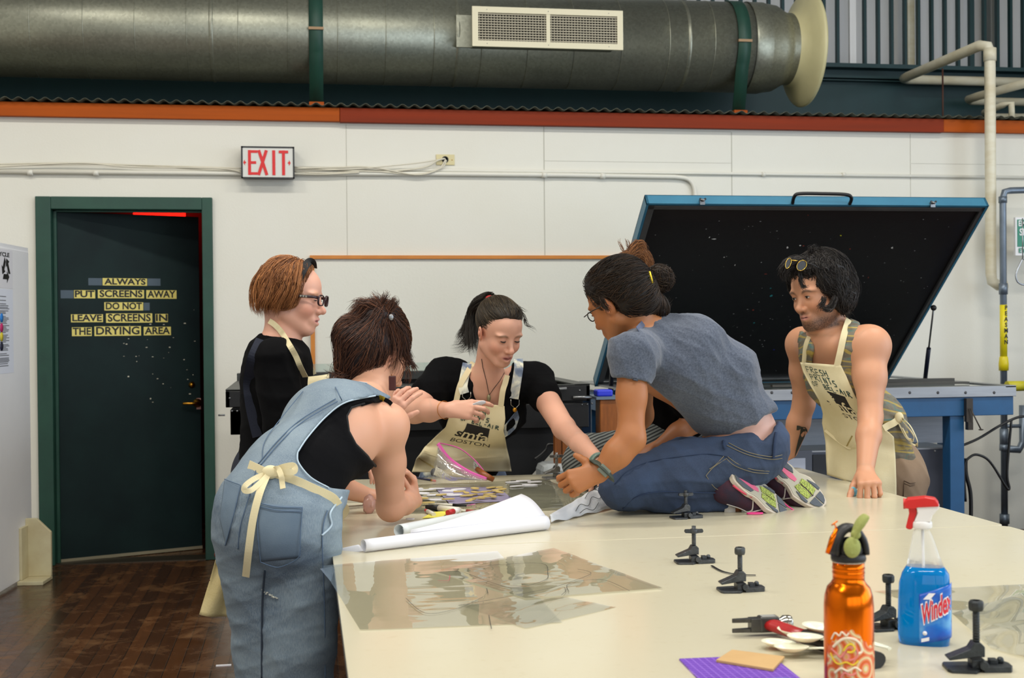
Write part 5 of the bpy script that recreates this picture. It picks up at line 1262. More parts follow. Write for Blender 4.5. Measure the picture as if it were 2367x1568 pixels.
# small round weight in the man's hand is built with him
# ================================================================== people: shared modelling
UP = V((0,0,1))
def headframe(c, f, up=UP):
    f = V(f).normalized(); r = f.cross(up).normalized(); u = r.cross(f).normalized()
    return frame(V(c), r, f, u)             # x right of the person, y forward, z up
def camdir(r, u, b): return CR*r+CU*u-CF*b   # b toward the camera
def RM(M): return M.to_3x3()
def add_head(S, H, s=1.0, male=False, jaw=1.0, eyes='down', mouth=0.0):
    R = RM(H)
    def P_(x,y,z): return H @ V((x*s,y*s,z*s))
    def e(c, r, k=.02, op='u', R2=None): S.ell(P_(*c), tuple(q*s for q in r), R2 or R, k*s, op)
    def c(a, b, ra, rb, k=.02, op='u'): S.cap(P_(*a), P_(*b), ra*s, rb*s, k*s, op)
    e((0,-.018,.042),(.074,.094,.084))
    e((0,.030,-.012),(.060,.060,.080),.03)
    e((0,.026,.045),(.062,.062,.055),.03)
    for g in (-1,1):
        c((g*.052*jaw,-.004,-.052),(g*.018,.058,-.096),.020,.017,.035)
        e((g*.036,.058,-.030),(.022,.024,.022),.025)
        e((g*.034,.100,.004),(.020,.016,.013),.016,'s')
        e((g*.031,.076,.003),(.0145,.0140,.0125),.006)
        e((g*.033,.073,.022),(.024,.018,.008),.012)
    e((0,.066,-.098),(.019,.017,.015),.018)
    c((0,.080,.012),(0,.107,-.030),.0075,.0095,.014)
    e((0,.107,-.034),(.0115,.012,.0105),.008)
    for g in (-1,1): e((g*.012,.095,-.038),(.0075,.010,.0075),.007); e((g*.006,.101,-.0445),(.003,.004,.003),.002,'s')
    e((0,.078,-.066),(.028,.017,.020),.016)
    for g in (-1,1):
        c((0,.0935,-.0615),(g*.022,.080,-.065),.0050,.0028,.006)
        c((0,.0915,-.0725-mouth),(g*.019,.080,-.068-mouth*.4),.0062,.0030,.006)
    e((0,.094,-.0668-mouth*.5),(.019,.009,.0010+mouth*.55),.002,'s')
    if male: c((-.03,.074,.020),(.03,.074,.020),.012,.012,.015); e((0,.062,-.092),(.030,.022,.020),.02)
    for g in (-1,1):
        Q = R @ rot('Y', g*14).to_3x3() @ rot('Z', g*-22).to_3x3() @ rot('X', -12).to_3x3()
        e((g*.077,-.012,-.006),(.008,.019,.032),.006,'u',Q)
        e((g*.083,-.008,-.004),(.005,.011,.020),.004,'s',Q)
        e((g*.079,-.014,-.008),(.005,.007,.011),.004,'u',Q)
    return P_
def add_neck(S, H, base, r0=.050, r1=.055, s=1.0, k=.03):
    S.cap(H @ V((0,-.028*s,-.045*s)), base, r0*s, r1, k)
def head_paint(v, H, s, skin, lip=(.62,.26,.22), beard=0.0, brow=(.22,.13,.08), blush=.35, freckle=None):
    L_ = (np.asarray(v) - A3(H.translation)) @ np.array([[H[i][j] for j in range(3)] for i in range(3)])/s
    col = np.tile(np.array(skin, float), (len(v), 1))
    def mixc(w, c): col[:] = col*(1-w[:, None])+np.array(c)*w[:, None]
    near = (np.abs(L_) < .2).all(1).astype(float)
    red = np.array(skin)*np.array((1.06,.72,.66))
    for g in (-1,1):
        mixc(near*blush*blob(L_,(g*.045,.065,-.035),(.024,.03,.022)), red)
        mixc(near*.5*blob(L_,(g*.08,-.01,-.005),(.012,.025,.03)), red)
        mixc(near*.35*blob(L_,(g*.031,.085,.004),(.018,.014,.010)), np.array(skin)*np.array((.8,.62,.6)))
        # brow
        z = .024-.9*(np.abs(L_[:,0])-.034)**2*20
        mixc(near*np.clip(1.4*np.exp(-((L_[:,2]-z)/.0042)**2)*np.exp(-((L_[:,0]-g*.034)/.019)**4),0,1)*(L_[:,1]>.05)*.8, brow)
    mixc(near*blush*blob(L_,(0,.108,-.034),(.012,.012,.012)), red)
    zc = -.0668
    w = np.exp(-((np.abs(L_[:,0])/.023)**4))*np.exp(-(((L_[:,2]-zc)/(.0095*(1-.35*np.clip(np.abs(L_[:,0])/.023,0,1))))**4))*(L_[:,1]>.07)
    mixc(near*np.clip(w,0,1)*.85, lip)
    mixc(near*np.clip(np.exp(-((np.abs(L_[:,0])/.018)**4))*np.exp(-(((L_[:,2]-zc)/.0016)**2)),0,1)*(L_[:,1]>.07), (.12,.03,.03))
    if beard:
        w = np.clip((-.035-L_[:,2])/.03,0,1)*np.clip((L_[:,1]+.02)/.02,0,1)*np.clip((L_[:,2]+.125)/.01,0,1)
        w *= 1-np.exp(-((np.abs(L_[:,0])/.026)**4))*np.exp(-(((L_[:,2]-zc)/.012)**4))
        w *= .45+.55*np.clip((-.075-L_[:,2])/.02+np.abs(L_[:,0])*9,0,1)
        w = w*np.random.default_rng(3).uniform(.62,1,len(w)); w = np.maximum(w, .55*np.exp(-((L_[:,2]+.053)/.005)**2)*np.exp(-(np.abs(L_[:,0])/.028)**4)*(L_[:,1]>.07))
        mixc(near*np.clip(beard*w,0,1), (.055,.028,.02))
    return np.clip(col,0,1)
def add_eyes(par, H, s, openness=.3, look=(0,0), lw=1.2):
    dk = M_('eyelash_dark', (40,26,20), .6); wh = M_('eye_white', (214,206,200), .25); ir = M_('iris_dark', (54,44,34), .2)
    for g in (-1,1):
        c = V((g*.031,.076,.003)); R0 = .0146
        def onb(x, z, o=0):
            y = math.sqrt(max(0,1-(x/.0146)**2-(z/.0127)**2))*.0142
            return H @ ((c+V((x,y+o,z)))*s)
        zt = -.004+openness*.010; zb = -.0055
        if openness > .15:
            b = MB(); b.grid(lambda u,v: onb(-.011+.022*u, (zb+(zt-zb)*v)*math.sin(math.pi*(.06+.88*u)), .0006),10,4); o = b.build('eyeball', wh, par, True)
            b = MB(); zc_ = (zt+zb)/2+look[1]; b.grid(lambda u,v: onb(look[0]+.0048*math.cos(6.2832*u)*v, zc_+min(.0048,(zt-zb)*.55)*math.sin(6.2832*u)*v, .0010),12,2); b.build('iris', ir, o, True)
        b = MB(); pts = [onb(-.0118+.0236*k/8, zt*math.sin(math.pi*(.06+.88*k/8))-.001, .0010) for k in range(9)]
        b.tube(pts, [lw*q for q in (.0005,.0009,.0012,.0013,.0013,.0013,.0012,.0010,.0006)], 5); b.build('eyelash_line', dk, par, True)
def add_hand(S, w, f, n, s=1.0, curl=(20,25,25,30), side=1, thumb=(35,10), spread=4, tl=1.0):
    """w wrist, f finger direction, n back-of-hand normal; side=+1 thumb towards f x n"""
    f = V(f).normalized(); n = V(n); n = (n-f*n.dot(f)).normalized(); t = f.cross(n).normalized()*side
    W_ = V(w); kn = []
    for i,(o,l) in enumerate(((.030,.088),(.010,.092),(-.010,.088),(-.028,.080))):
        K = W_+f*(l*s)+t*(o*s)+n*(.004*s if i in (1,2) else 0); kn.append(K)
        S.cap(W_+t*(o*.45*s)+f*.01*s, K, .0155*s, .0115*s, .014*s)
    S.cap(W_+f*.035*s+t*.02*s-n*.006*s, W_+f*.06*s+t*.018*s-n*.006*s, .016*s, .014*s, .012*s)
    for i,K in enumerate(kn):
        L_ = ((.042,.026,.021),(.046,.029,.022),(.043,.027,.021),(.034,.021,.019))[i]
        a = 0; sp = math.radians((1.5-i)*spread); d0 = (f*math.cos(sp)+t*math.sin(sp)); p0 = K; r = (.0098,.0100,.0096,.0085)[i]
        for j in range(3):
            a += math.radians(curl[i]*(1.0,1.15,.7)[j]); d = d0*math.cos(a)-n*math.sin(a); p1 = p0+d*L_[j]*s
            S.cap(p0, p1, r*s*(1,.93,.87)[j], r*s*(.93,.87,.74)[j], .003*s if j or i else .004*s); p0 = p1
    tb = W_+f*.022*s+t*.024*s-n*.008*s; a0 = math.radians(thumb[0]); a1 = math.radians(thumb[1])
    d = (f*math.cos(a0)+t*math.sin(a0))*math.cos(a1)-n*math.sin(a1)
    p1 = tb+d*.040*s*tl; S.cap(tb, p1, .0155*s, .0125*s, .010*s)
    d2 = (d+f*.35-n*.12).normalized(); p2 = p1+d2*.032*s*tl; S.cap(p1, p2, .0118*s, .0105*s, .004*s)
    d3 = (d2+f*.15).normalized(); S.cap(p2, p2+d3*.024*s*tl, .0103*s, .0085*s, .003*s)
    return kn
def folds(v, amp, fr, dirs, seed=0, mask=None):
    r = np.random.default_rng(seed); o = np.zeros(len(v))
    for d in dirs:
        d = np.array(d, float); d /= np.linalg.norm(d)
        for h in range(3):
            j = d+r.normal(0,.25,3); ph = r.uniform(0,6.28); q = r.normal(0,1,3); q /= np.linalg.norm(q)
            w = np.sin(v @ j*fr*(1+.6*h)+ph+1.7*np.sin(v @ q*fr*.45+ph*2))
            o += (1-np.abs(w))**2*amp/(1+.5*h)
    o -= o.mean()
    return o if mask is None else o*mask
def vnormals(v, F):
    a = v[F[:,2]]-v[F[:,0]]; b = v[F[:,3]]-v[F[:,1]]; n = np.cross(a,b); N = np.zeros_like(v)
    for i in range(4): 
        for c in range(3): N[:,c] += np.bincount(F[:,i], weights=n[:,c], minlength=len(v))
    return N/np.maximum(np.linalg.norm(N,axis=1,keepdims=True),1e-12)
def cloth(name, S, m, par, vox=.006, amp=0, fr=30, dirs=((1,0,0),), seed=0, it=3, paint=None, mask=None, fine=()):
    v, F = sdf_mesh(S, vox, fine, it)
    if amp: v = v+vnormals(v,F)*folds(v,amp,fr,dirs,seed,mask(v) if mask else None)[:,None]
    return np_mesh(name, v, F, m, par, paint(v) if paint else None), v, F
# polygon region traced in the picture plane, extruded along depth (used to cut cloth edges)
def picpoly(pts):
    P2 = np.array(pts, float); E3 = A3(EYE); r_,u_,f_ = A3(CR),A3(CU),A3(CF)
    def f(P):
        q = P-E3; w = q @ f_; x = CX+FPX*(q @ r_)/w; y = CY-FPX*(q @ u_)/w
        sh = x.shape; x = x.ravel().astype(float); y = y.ravel().astype(float); w = w.ravel()
        d = np.full(x.shape, 1e9); ins = np.zeros(x.shape, bool)
        for i in range(len(P2)):
            ax_,ay = P2[i]; bx,by_ = P2[(i+1)%len(P2)]; dx,dy = bx-ax_,by_-ay
            t_ = np.clip(((x-ax_)*dx+(y-ay)*dy)/(dx*dx+dy*dy+1e-9),0,1)
            d = np.minimum(d, (x-ax_-t_*dx)**2+(y-ay-t_*dy)**2)
            c = ((ay > y) != (by_ > y)) & (x < (bx-ax_)*(y-ay)/((by_-ay) if by_ != ay else 1e-9)+ax_)
            ins ^= c
        d = np.sqrt(d)*w/FPX
        return np.where(ins,-d,d).reshape(sh).astype(np.float32)
    return f
# ------------------------------------------------------------------ hair
def hair_mat(name, rgb, rgb2, rough=.5):
    t = NT(name); a = t.add('ShaderNodeAttribute', attribute_name='col')
    t.base(a.outputs['Color']); t.set(Roughness=rough, Specular_IOR_Level=.35); MATS[name] = t.m; return t.m
def strands(name, par, m, roots, field, S=None, n_steps=12, step=.012, r=.0009, lift=.002, cols=None, jit=.25, seed=0, lens=None, wave=0.0, noisef=14, avoid=None):
    """grow tapered strands from roots along a direction field, hugging the surface of S"""
    rg = np.random.default_rng(seed); P = np.array(roots, float); n = len(P); path = [P.copy()]
    offs = rg.uniform(.2,1.6,n)*lift; jd = rg.normal(0,jit,(n,3)); ph = rg.uniform(0,6.28,(n,1)); 
    ln_ = np.ones(n) if lens is None else lens; stp = (step*rg.uniform(.75,1.15,n)*ln_)[:,None]
    for k in range(n_steps):
        d = field(P, k)+jd*.5+wave*np.sin(ph+k*1.3+P*noisef*3)
        d /= np.linalg.norm(d,axis=1,keepdims=True)+1e-9
        if S is not None:
            e = .003; D0 = S.eval(P); g = np.stack([S.eval(P+np.eye(3)[i]*e)-D0 for i in range(3)],1)
            g /= np.linalg.norm(g,axis=1,keepdims=True)+1e-9
            near = np.clip(1-np.abs(D0)/.03,0,1)[:,None]
            d = d-g*(d*g).sum(1,keepdims=True)*near; d /= np.linalg.norm(d,axis=1,keepdims=True)+1e-9
            P = P+d*stp; D1 = S.eval(P); P = P+g*(np.where(D1 < offs, offs-D1, np.where(D1 < .02, (offs-D1)*.6, 0)))[:,None]
        else: P = P+d*stp
        path.append(P.copy())
    Q = np.stack(path,1)
    if avoid is not None: Q = Q[(avoid(Q.astype(np.float32)) > 0).all(1)]
    return tubes(name, par, m, Q, r, cols, rg)
def tubes(name, par, m, Q, r, cols, rg):
    """Q: n x k x 3 strand points -> three sided tapered tubes"""
    n,k,_ = Q.shape
    T = np.gradient(Q,axis=1); T /= np.linalg.norm(T,axis=2,keepdims=True)+1e-9
    a = np.cross(T, np.array([.31,.22,.92])); a /= np.linalg.norm(a,axis=2,keepdims=True)+1e-9; b = np.cross(T,a)
    rad = r*np.clip(1.15-np.linspace(0,1,k)**2.2,.12,1)[None,:,None]*rg.uniform(.7,1.3,(n,1,1))
    V3 = np.stack([Q+rad*(a*math.cos(t)+b*math.sin(t)) for t in (0,2.094,4.189)],2)      # n,k,3,3
    v = V3.reshape(-1,3); base = (np.arange(n)*k*3)[:,None,None]; kk = (np.arange(k-1)*3)[None,:,None]; j = np.arange(3)[None,None,:]; j2 = (j+1)%3
    F = np.stack([base+kk+j, base+kk+j2, base+kk+3+j2, base+kk+3+j],-1).reshape(-1,4)
    c0,c1 = cols; w = rg.uniform(0,1,(n,1))**1.6; c = np.array(c0)*(1-w)+np.array(c1)*w; c = np.repeat(c,k*3,0)
    return np_mesh(name, v, F, m, par, c)
def guides(name, par, m, G, n, spread, r, cols, seed=0, k=14, taper=.35, fuzz=.003):
    """strands interpolated around guide polylines; spread = bundle radius at root and tip"""
    rg = np.random.default_rng(seed); out = []
    for (g, wt, s0, s1) in G:
        c = np.array([list(q) for q in bez(g, k*2)]); t = np.linspace(0,len(c)-1,k); c = np.stack([np.interp(t,np.arange(len(c)),c[:,i]) for i in range(3)],1)
        m_ = max(1,int(n*wt)); o = rg.normal(0,1,(m_,1,3)); o /= np.maximum(np.linalg.norm(o,axis=2,keepdims=True),1.)
        s = np.linspace(s0,s1,k)[None,:,None]*spread
        L_ = rg.uniform(.75,1.0,(m_,1)); tt = np.linspace(0,1,k)[None,:]*L_*(k-1); i0 = np.minimum(tt.astype(int),k-2); fr_ = (tt-i0)[...,None]
        cc = c[i0]*(1-fr_)+c[i0+1]*fr_
        wob = np.cumsum(rg.normal(0,fuzz,(m_,k,3)),1)*.5
        out.append(cc+o*s+wob)
    return tubes(name, par, m, np.concatenate(out), r, cols, rg)
def sample(v, F, n, sel=None, seed=0):
    rg = np.random.default_rng(seed); c = v[F].mean(1)
    if sel is not None: c = c[sel(c)]
    return c[rg.integers(0,len(c),n)]+rg.normal(0,.0015,(n,3))
# draping a sheet onto a solid: project a flat panel along a direction
def drape(S, org, U_, V_, D_, nu, nv, off=.006, maxd=.5, smooth=6, start=.0, shape=None):
    us = np.linspace(0,1,nu+1); vs = np.linspace(0,1,nv+1); G = np.zeros((nu+1,nv+1,3))
    for i,u in enumerate(us):
        for j,w in enumerate(vs):
            a,b = shape(u,w) if shape else (u,w); G[i,j] = A3(org)+A3(U_)*a+A3(V_)*b
    D3 = A3(V(D_).normalized()); T = np.full((nu+1,nv+1), start, dtype=np.float64); hit = np.zeros_like(T,bool)
    for _ in range(60):
        d = S.eval(G+T[...,None]*D3)-off; hit |= d < .0015; T = np.where(hit|(T > maxd), T, T+np.clip(d,.001,.03))
    T = np.where(hit,T,np.nan); 
    for _ in range(80):                      # fill misses from neighbours
        if not np.isnan(T).any(): break
        p = np.pad(T,1,mode='edge'); nb = np.stack([p[2:,1:-1],p[:-2,1:-1],p[1:-1,2:],p[1:-1,:-2]]); mm = np.nanmean(nb,0); T = np.where(np.isnan(T),mm,T)
    T0 = T.copy()
    for _ in range(smooth):
        p = np.pad(T,1,mode='edge'); T = np.minimum(T0,(p[2:,1:-1]+p[:-2,1:-1]+p[1:-1,2:]+p[1:-1,:-2]+p[1:-1,1:-1])/5)
    G = G+T[...,None]*D3
    def at_(u,w,o=0.0):
        x = np.clip(u,0,1)*nu; y = np.clip(w,0,1)*nv; i = min(int(x),nu-1); j = min(int(y),nv-1); fx,fy = x-i,y-j
        p = G[i,j]*(1-fx)*(1-fy)+G[i+1,j]*fx*(1-fy)+G[i,j+1]*(1-fx)*fy+G[i+1,j+1]*fx*fy
        return V(p)-V(D_).normalized()*o
    return G, at_
def sheet(name, G, m, par, thick=.002, disp=None):
    b = MB(); nu,nv = G.shape[0]-1,G.shape[1]-1
    b.grid(lambda u,v: G[int(round(u*nu)),int(round(v*nv))], nu, nv)
    return b.build(name, m, par, True, solid=thick)
canvas = M_('natural_canvas', (238,226,186), .8, var=.45, vs=7, rgb2=(218,198,144), bump=.35, bs=260, bd=.0012)
canvas_w = M_('pale_canvas_tape', (228,214,172), .8, bump=.3, bs=300, bd=.001)
def ribbon(name, pts, w, m, par, nrm=None, n=40, th=.0016):
    q = bez(pts,n); b = MB(); prev = None; vs = []
    for i,p in enumerate(q):
        t = (q[min(i+1,len(q)-1)]-q[max(i-1,0)]).normalized(); nn = V(nrm) if nrm is not None else -CF; s_ = t.cross(nn).normalized()*w/2
        if prev is not None and s_.dot(prev) < 0: s_ = -s_
        prev = s_; vs.append((b.bm.verts.new(p-s_), b.bm.verts.new(p+s_)))
    for A_,B_ in zip(vs,vs[1:]): b.bm.faces.new((A_[0],A_[1],B_[1],B_[0]))
    return b.build(name, m, par, True, solid=th)
# print on the aprons: hand drawn capitals, black block with a serif word, town name
STK = {'F':[[(0,0),(0,1),(.6,1)],[(0,.5),(.5,.55)]],'R':[[(0,0),(0,1),(.5,.95),(.55,.65),(0,.5),(.7,-.05)]],'E':[[(.55,1),(0,1),(0,0),(.6,0)],[(0,.5),(.5,.5)]],'S':[[(.55,.95),(.1,.95),(.05,.6),(.5,.45),(.5,.05),(0,0)]],
 'H':[[(0,0),(0,1)],[(.55,0),(.55,1)],[(0,.5),(.55,.5)]],'P':[[(0,0),(0,1),(.5,.9),(.5,.55),(0,.5)]],'I':[[(.2,0),(.2,1)]],'N':[[(0,0),(0,1),(.5,0),(.5,1)]],'T':[[(.3,0),(.3,1)],[(0,1),(.6,1)]],'B':[[(0,0),(0,1),(.45,.9),(.4,.55),(0,.5),(.5,.4),(.5,.05),(0,0)]],
 'L':[[(0,1),(0,0),(.55,0)]],'-':[[(.1,.5),(.45,.5)]],'A':[[(0,0),(.3,1),(.6,0)],[(.1,.4),(.5,.4)]],'O':[[(.3,1),(.05,.6),(.15,.05),(.5,.1),(.55,.7),(.3,1)]]}
def handwriting(par, at_, rows, w=.0016, m=None):
    for word,u0,u1,v0,v1 in rows:
        n = len(word); cw = (u1-u0)/n
        for i,ch in enumerate(word):
            if ch == ' ': continue
            b = MB()
            for st in STK[ch]:
                pts = [at_(u0+cw*(i+.1+1.15*x), v0+(v1-v0)*(y+.12*math.sin(i*2.1)), .0032) for x,y in st]
                q = []
                for a,c in zip(pts,pts[1:]): q += [a.lerp(c,t/4) for t in range(4)]
                b.tube(q+[pts[-1]], w, 5)
            b.build('handwritten_letter', m, par, True)
def printed(par, at_, body, size_h, u0, u1, v0, v1, m, off=.0034, nm='printed_letter', bold=.0, shear=0):
    me = text_mesh(body, .1, 0, bold=bold); xs = [v.co.x for v in me.vertices]; ys = [v.co.y for v in me.vertices]; a,b_,c,d = min(xs),max(xs),min(ys),max(ys)
    bmx = bmesh.new(); bmx.from_mesh(me); bmesh.ops.triangulate(bmx, faces=list(bmx.faces)); bmesh.ops.subdivide_edges(bmx, edges=list(bmx.edges), cuts=1); bmx.to_mesh(me); bmx.free()
    for v in me.vertices: v.co = at_(u0+(u1-u0)*(v.co.x-a)/(b_-a)+shear*(v.co.y-c)/(d-c), v0+(v1-v0)*(v.co.y-c)/(d-c), off)
    me.materials.clear(); return link(nm, me, m, par, True)
inkg = M_('green_black_marker', (34,66,60), .7); inkb = M_('black_screen_print', (28,24,24), .75)
def apron_print(par, at_, u0=.18, u1=.82, top=.93, bw=.4):
    W1 = u1-u0
    handwriting(par, at_, [('FRESH',u0-.02,u0+.66*W1,top-.115,top-.02),('PRINTS',u0,u0+.80*W1,top-.235,top-.14),('OF BEL-AIR',u0-.06,u0+1.12*W1,top-.345,top-.265)], m=inkg)
    b = MB(); ub,ue,vb,vt = u0+.16*W1,u0+.86*W1,top-.66,top-.37; b.grid(lambda u,v: at_(ub+(ue-ub)*u, vb+(vt-vb)*v, .0030),14,10); b.build('black_block', inkb, par, True)
    printed(par, at_, 'mfa', .1, ub+.03, ue+.02, vb-.01, vb+.17, canvas, .0046, bold=.001); printed(par, at_, 's', .1, ub-.11, ub+.01, vb, vb+.10, inkb, .0042, bold=.0015)
    printed(par, at_, 'BOSTON', .1, ub-.10, ue+.06, vb-.115, vb-.045, inkb, .0034)
skin_m = M_attr('skin', .5, .12, 500, .0006, sss=.12)
def surf_many(SS, XY, o, t0=2.6, t1=7.5):
    """depths where the rays through XY (n x 2 pixels) meet the solid, nan where they miss"""
    XY = np.asarray(XY, float); D_ = A3(CF)+A3(CR)*((XY[:,:1]-CX)/FPX)-A3(CU)*((XY[:,1:]-CY)/FPX); L_ = np.linalg.norm(D_,axis=1)
    t = np.full(len(XY), t0); done = np.zeros(len(XY), bool); E3 = A3(EYE)
    for _ in range(90):
        a = ~done & (t < t1)
        if not a.any(): break
        d = SS.eval(E3+D_[a]*t[a,None])-o; ia = np.where(a)[0]; h = d < .0009; done[ia[h]] = True; t[ia[~h]] += np.maximum(d[~h]*.8,.001)/L_[ia[~h]]
    t[~done] = np.nan; return t
def panel(SS, shp, NU, NV, o, t0, t1, smooth=14, disp=None, dflt=5.0):
    """canvas panel laid over a solid; shp(u,v) gives its outline in the picture, depth comes from the body"""
    uv = np.array([(i/NU,j/NV) for i in range(NU+1) for j in range(NV+1)]); XY = np.array([shp(u,v) for u,v in uv])
    Dp = surf_many(SS, XY, o, t0, t1).reshape(NU+1,NV+1)
    xi = np.arange(NU+1)
    for j in range(NV+1):
        ok = ~np.isnan(Dp[:,j]); Dp[:,j] = np.interp(xi, xi[ok], Dp[ok,j]) if ok.any() else np.nan
    yj = np.arange(NV+1)
    for i in range(NU+1):
        ok = ~np.isnan(Dp[i]); Dp[i] = np.interp(yj, yj[ok], Dp[i,ok]) if ok.any() else dflt
    for _ in range(smooth):
        q = np.pad(Dp,1,mode='edge'); Dp = np.minimum(Dp,(q[2:,1:-1]+q[:-2,1:-1]+q[1:-1,2:]+q[1:-1,:-2]+q[1:-1,1:-1])/5)
    G = np.zeros((NU+1,NV+1,3))
    for k,(u,v) in enumerate(uv):
        i,j = divmod(k,NV+1); x,y = XY[k]; G[i,j] = EYE+ray(x,y)*(Dp[i,j]-(disp(u,v) if disp else 0))
    def at_(u,v,off=0.0):
        u = min(max(u,0),1); v = min(max(v,0),1); x = u*NU; y = v*NV; i = min(int(x),NU-1); j = min(int(y),NV-1); fx,fy = x-i,y-j
        q = G[i,j]*(1-fx)*(1-fy)+G[i+1,j]*fx*(1-fy)+G[i,j+1]*(1-fx)*fy+G[i+1,j+1]*fx*fy; return V(q)-CF*off
    return G, at_
def outline_shape(prof, ytop, ybot, slope=0):
    def f(u,v):
        for a,c in zip(prof,prof[1:]):
            if v <= c[0]+1e-6:
                t_ = (v-a[0])/(c[0]-a[0]); xl = a[1]+(c[1]-a[1])*t_; xr = a[2]+(c[2]-a[2])*t_; break
        return xl+(xr-xl)*u, ybot(u)+(ytop(u)-ybot(u))*v
    return f
# ================================================================== woman in pale denim overalls leaning on the table
def mk_overalls():
    root = empty('person', (-.3,3.4,0), 'woman in light blue denim overalls leaning over the table with her back to us', 'person')
    p = lambda x,y,Y: aty(x,y,Y)
    skin = (.66,.345,.225)
    H = headframe(p(872,830,3.93), camdir(.66,-.46,-.60), camdir(.30,.90,-.35))
    S = SDF()
    pel = p(640,1185,3.44); wst = p(695,1085,3.52); ch = p(775,1000,3.68); up = p(825,955,3.80); nk = p(862,905,3.86)
    rS = p(893,985,3.72); rE = p(904,1170,3.86); rW = p(958,1158,3.95); rW.z = max(rW.z,TZ+.05)
    lS = p(800,935,4.02); lE = p(772,1120,4.22); lW = p(850,1160,4.28)
    lE.z = max(lE.z,TZ+.045); lW.z = TZ+.035
    # torso
    S.ell(pel,(.150,.125,.13),None,.03); S.ell(wst,(.125,.110,.11),None,.06); S.ell(ch,(.135,.150,.13),None,.08)
    S.cap(up, lS, .070,.060,.06); S.cap(up, rS, .070,.058,.05)
    S.cap(nk, up, .052,.075,.05); add_neck(S,H,nk,.050,.054)
    # right arm, elbow on the table
    S.sph(rS,.060,.03); S.chain([rS, rS.lerp(rE,.45), rE],[.056,.047,.041],.03); S.sph(rE+V((0,0,-.006)),.039,.02)
    S.chain([rE, rE.lerp(rW,.55), rW],[.040,.034,.025],.02)
    add_hand(S, rW, camdir(-.10,.95,.12), camdir(.82,.1,-.35), .80, (34,40,46,50), -1, (14,26), 6)
    S.chain([lS, lE, lW],[.052,.042,.027],.03); add_hand(S, lW, camdir(.95,.1,-.2), UP, .92, (30,35,40,40), 1, (30,30))
    add_head(S,H,.98)
    for sx,(hx,kx) in ((1,(700,688)),(-1,(596,622))):
        h = p(hx,1245,3.46); k = p(kx,1500,3.44 if sx>0 else 3.5); a = V((k.x-.01,k.y+.05,.09)); S.chain([h,k,a],[.095,.065,.045],.04)
        S.cap(a, a+V((.10,.16,-.045)), .038,.032,.03)
    hd = A3(H.translation)
    v,F = sdf_mesh(S,.0055,[(hd-.13,hd+.14,.0026),(A3(rW)-.07,A3(rW)+.13,.0026)],2)
    np_mesh('body', v, F, skin_m, root, head_paint(v,H,.98,skin)*(1-.0*v[:,:1]))
    # black vest
    T = SDF(); T.ell(pel,(.155,.130,.13),None,.03); T.ell(wst,(.135,.122,.12),None,.06); T.ell(ch,(.150,.165,.145),None,.08); T.cap(up,lS,.080,.064,.06); T.cap(up,rS.lerp(up,.3),.080,.066,.05); T.cap(nk,up,.05,.08,.05)
    vest = [(600,1250),(690,900),(800,880),(850,905),(885,917),(897,927),(872,932),(842,930),(812,940),(799,962),(806,1000),(822,1030),(848,1056),(868,1078),(862,1120),(868,1142),(900,1250)]
    T.fn(picpoly(vest),(-50,)*3,(50,)*3,.004)
    blk = M_('black_jersey', (8,8,11), .9, spec=.12, bump=.4, bs=30, bd=.004)
    cloth('black_vest', T, blk, root, .005, .0012, 34, ((1,0,.4),), 3)
    lace = M_('black_lace', (20,20,22), .8)
    ed = [p(x,y,3.60) for x,y in ((842,932),(812,942),(801,962),(806,998),(822,1028),(848,1054),(868,1078))]
    # straps and gold slider
    bb = S
    def onS(x,y,o=.006,SS=S):
        d = ray(x,y); t_ = 2.6
        for _ in range(90):
            q = EYE+d*t_; dd = float(SS.eval(np.array([[q.x,q.y,q.z]]))[0])-o
            if dd < .0008: return q
            t_ += max(dd*.8,.001)/d.length
            if t_ > 7: return None
        return q
    def onSS(L_,o,SS): return [q for q in (onS(x,y,o,SS) for x,y in L_) if q]
    ribbon('vest_strap', onSS([(835,935),(855,929),(880,922),(897,928),(905,935)],.006,S), .012, blk, root)
    ribbon('gold_slider', onSS([(876,918),(884,921),(888,924)],.011,S), .012, M_('gold_plate',(220,180,60),.3,1), root)
    MB().tube(onSS([(842,932),(812,942),(801,962),(806,998),(822,1028),(848,1054),(868,1078)],.006,S),.004,6).build('lace_edge', lace, root, True)
    # denim overalls
    D = SDF(); D.ell(pel,(.168,.145,.15),None,.03); D.ell(p(655,1215,3.40),(.145,.125,.12),None,.05); D.ell(wst,(.150,.138,.13),None,.07); D.ell(ch,(.160,.175,.155),None,.08); D.cap(up,lS,.092,.074,.06); D.cap(up,rS.lerp(up,.5),.092,.074,.05); D.cap(nk,up,.06,.088,.05)
    for sx,(hx,kx) in ((1,(702,690)),(-1,(598,626))):
        h = p(hx,1250,3.45); k = p(kx,1500,3.43 if sx>0 else 3.5); a = V((k.x-.01,k.y+.04,.05)); D.chain([h,k,a],[.118,.094,.098],.035)
    dpoly = [(440,1700),(440,1180),(520,1000),(600,900),(700,870),(757,872),(770,870),(848,886),(905,918),(898,925),(868,915),(800,930),(755,962),(712,1010),(688,1046),(690,1070),(718,1104),(760,1128),(830,1133),(862,1137),(850,1146),(806,1160),(790,1180),(790,1700)]
    D.fn(picpoly(dpoly),(-50,)*3,(50,)*3,.004)
    t = NT('washed_denim'); vec = t.coord(); n1 = t.noise(vec,5,5,.6); n2 = t.noise(t.coord((60,60,9)),9,3); a = t.add('ShaderNodeAttribute', attribute_name='col')
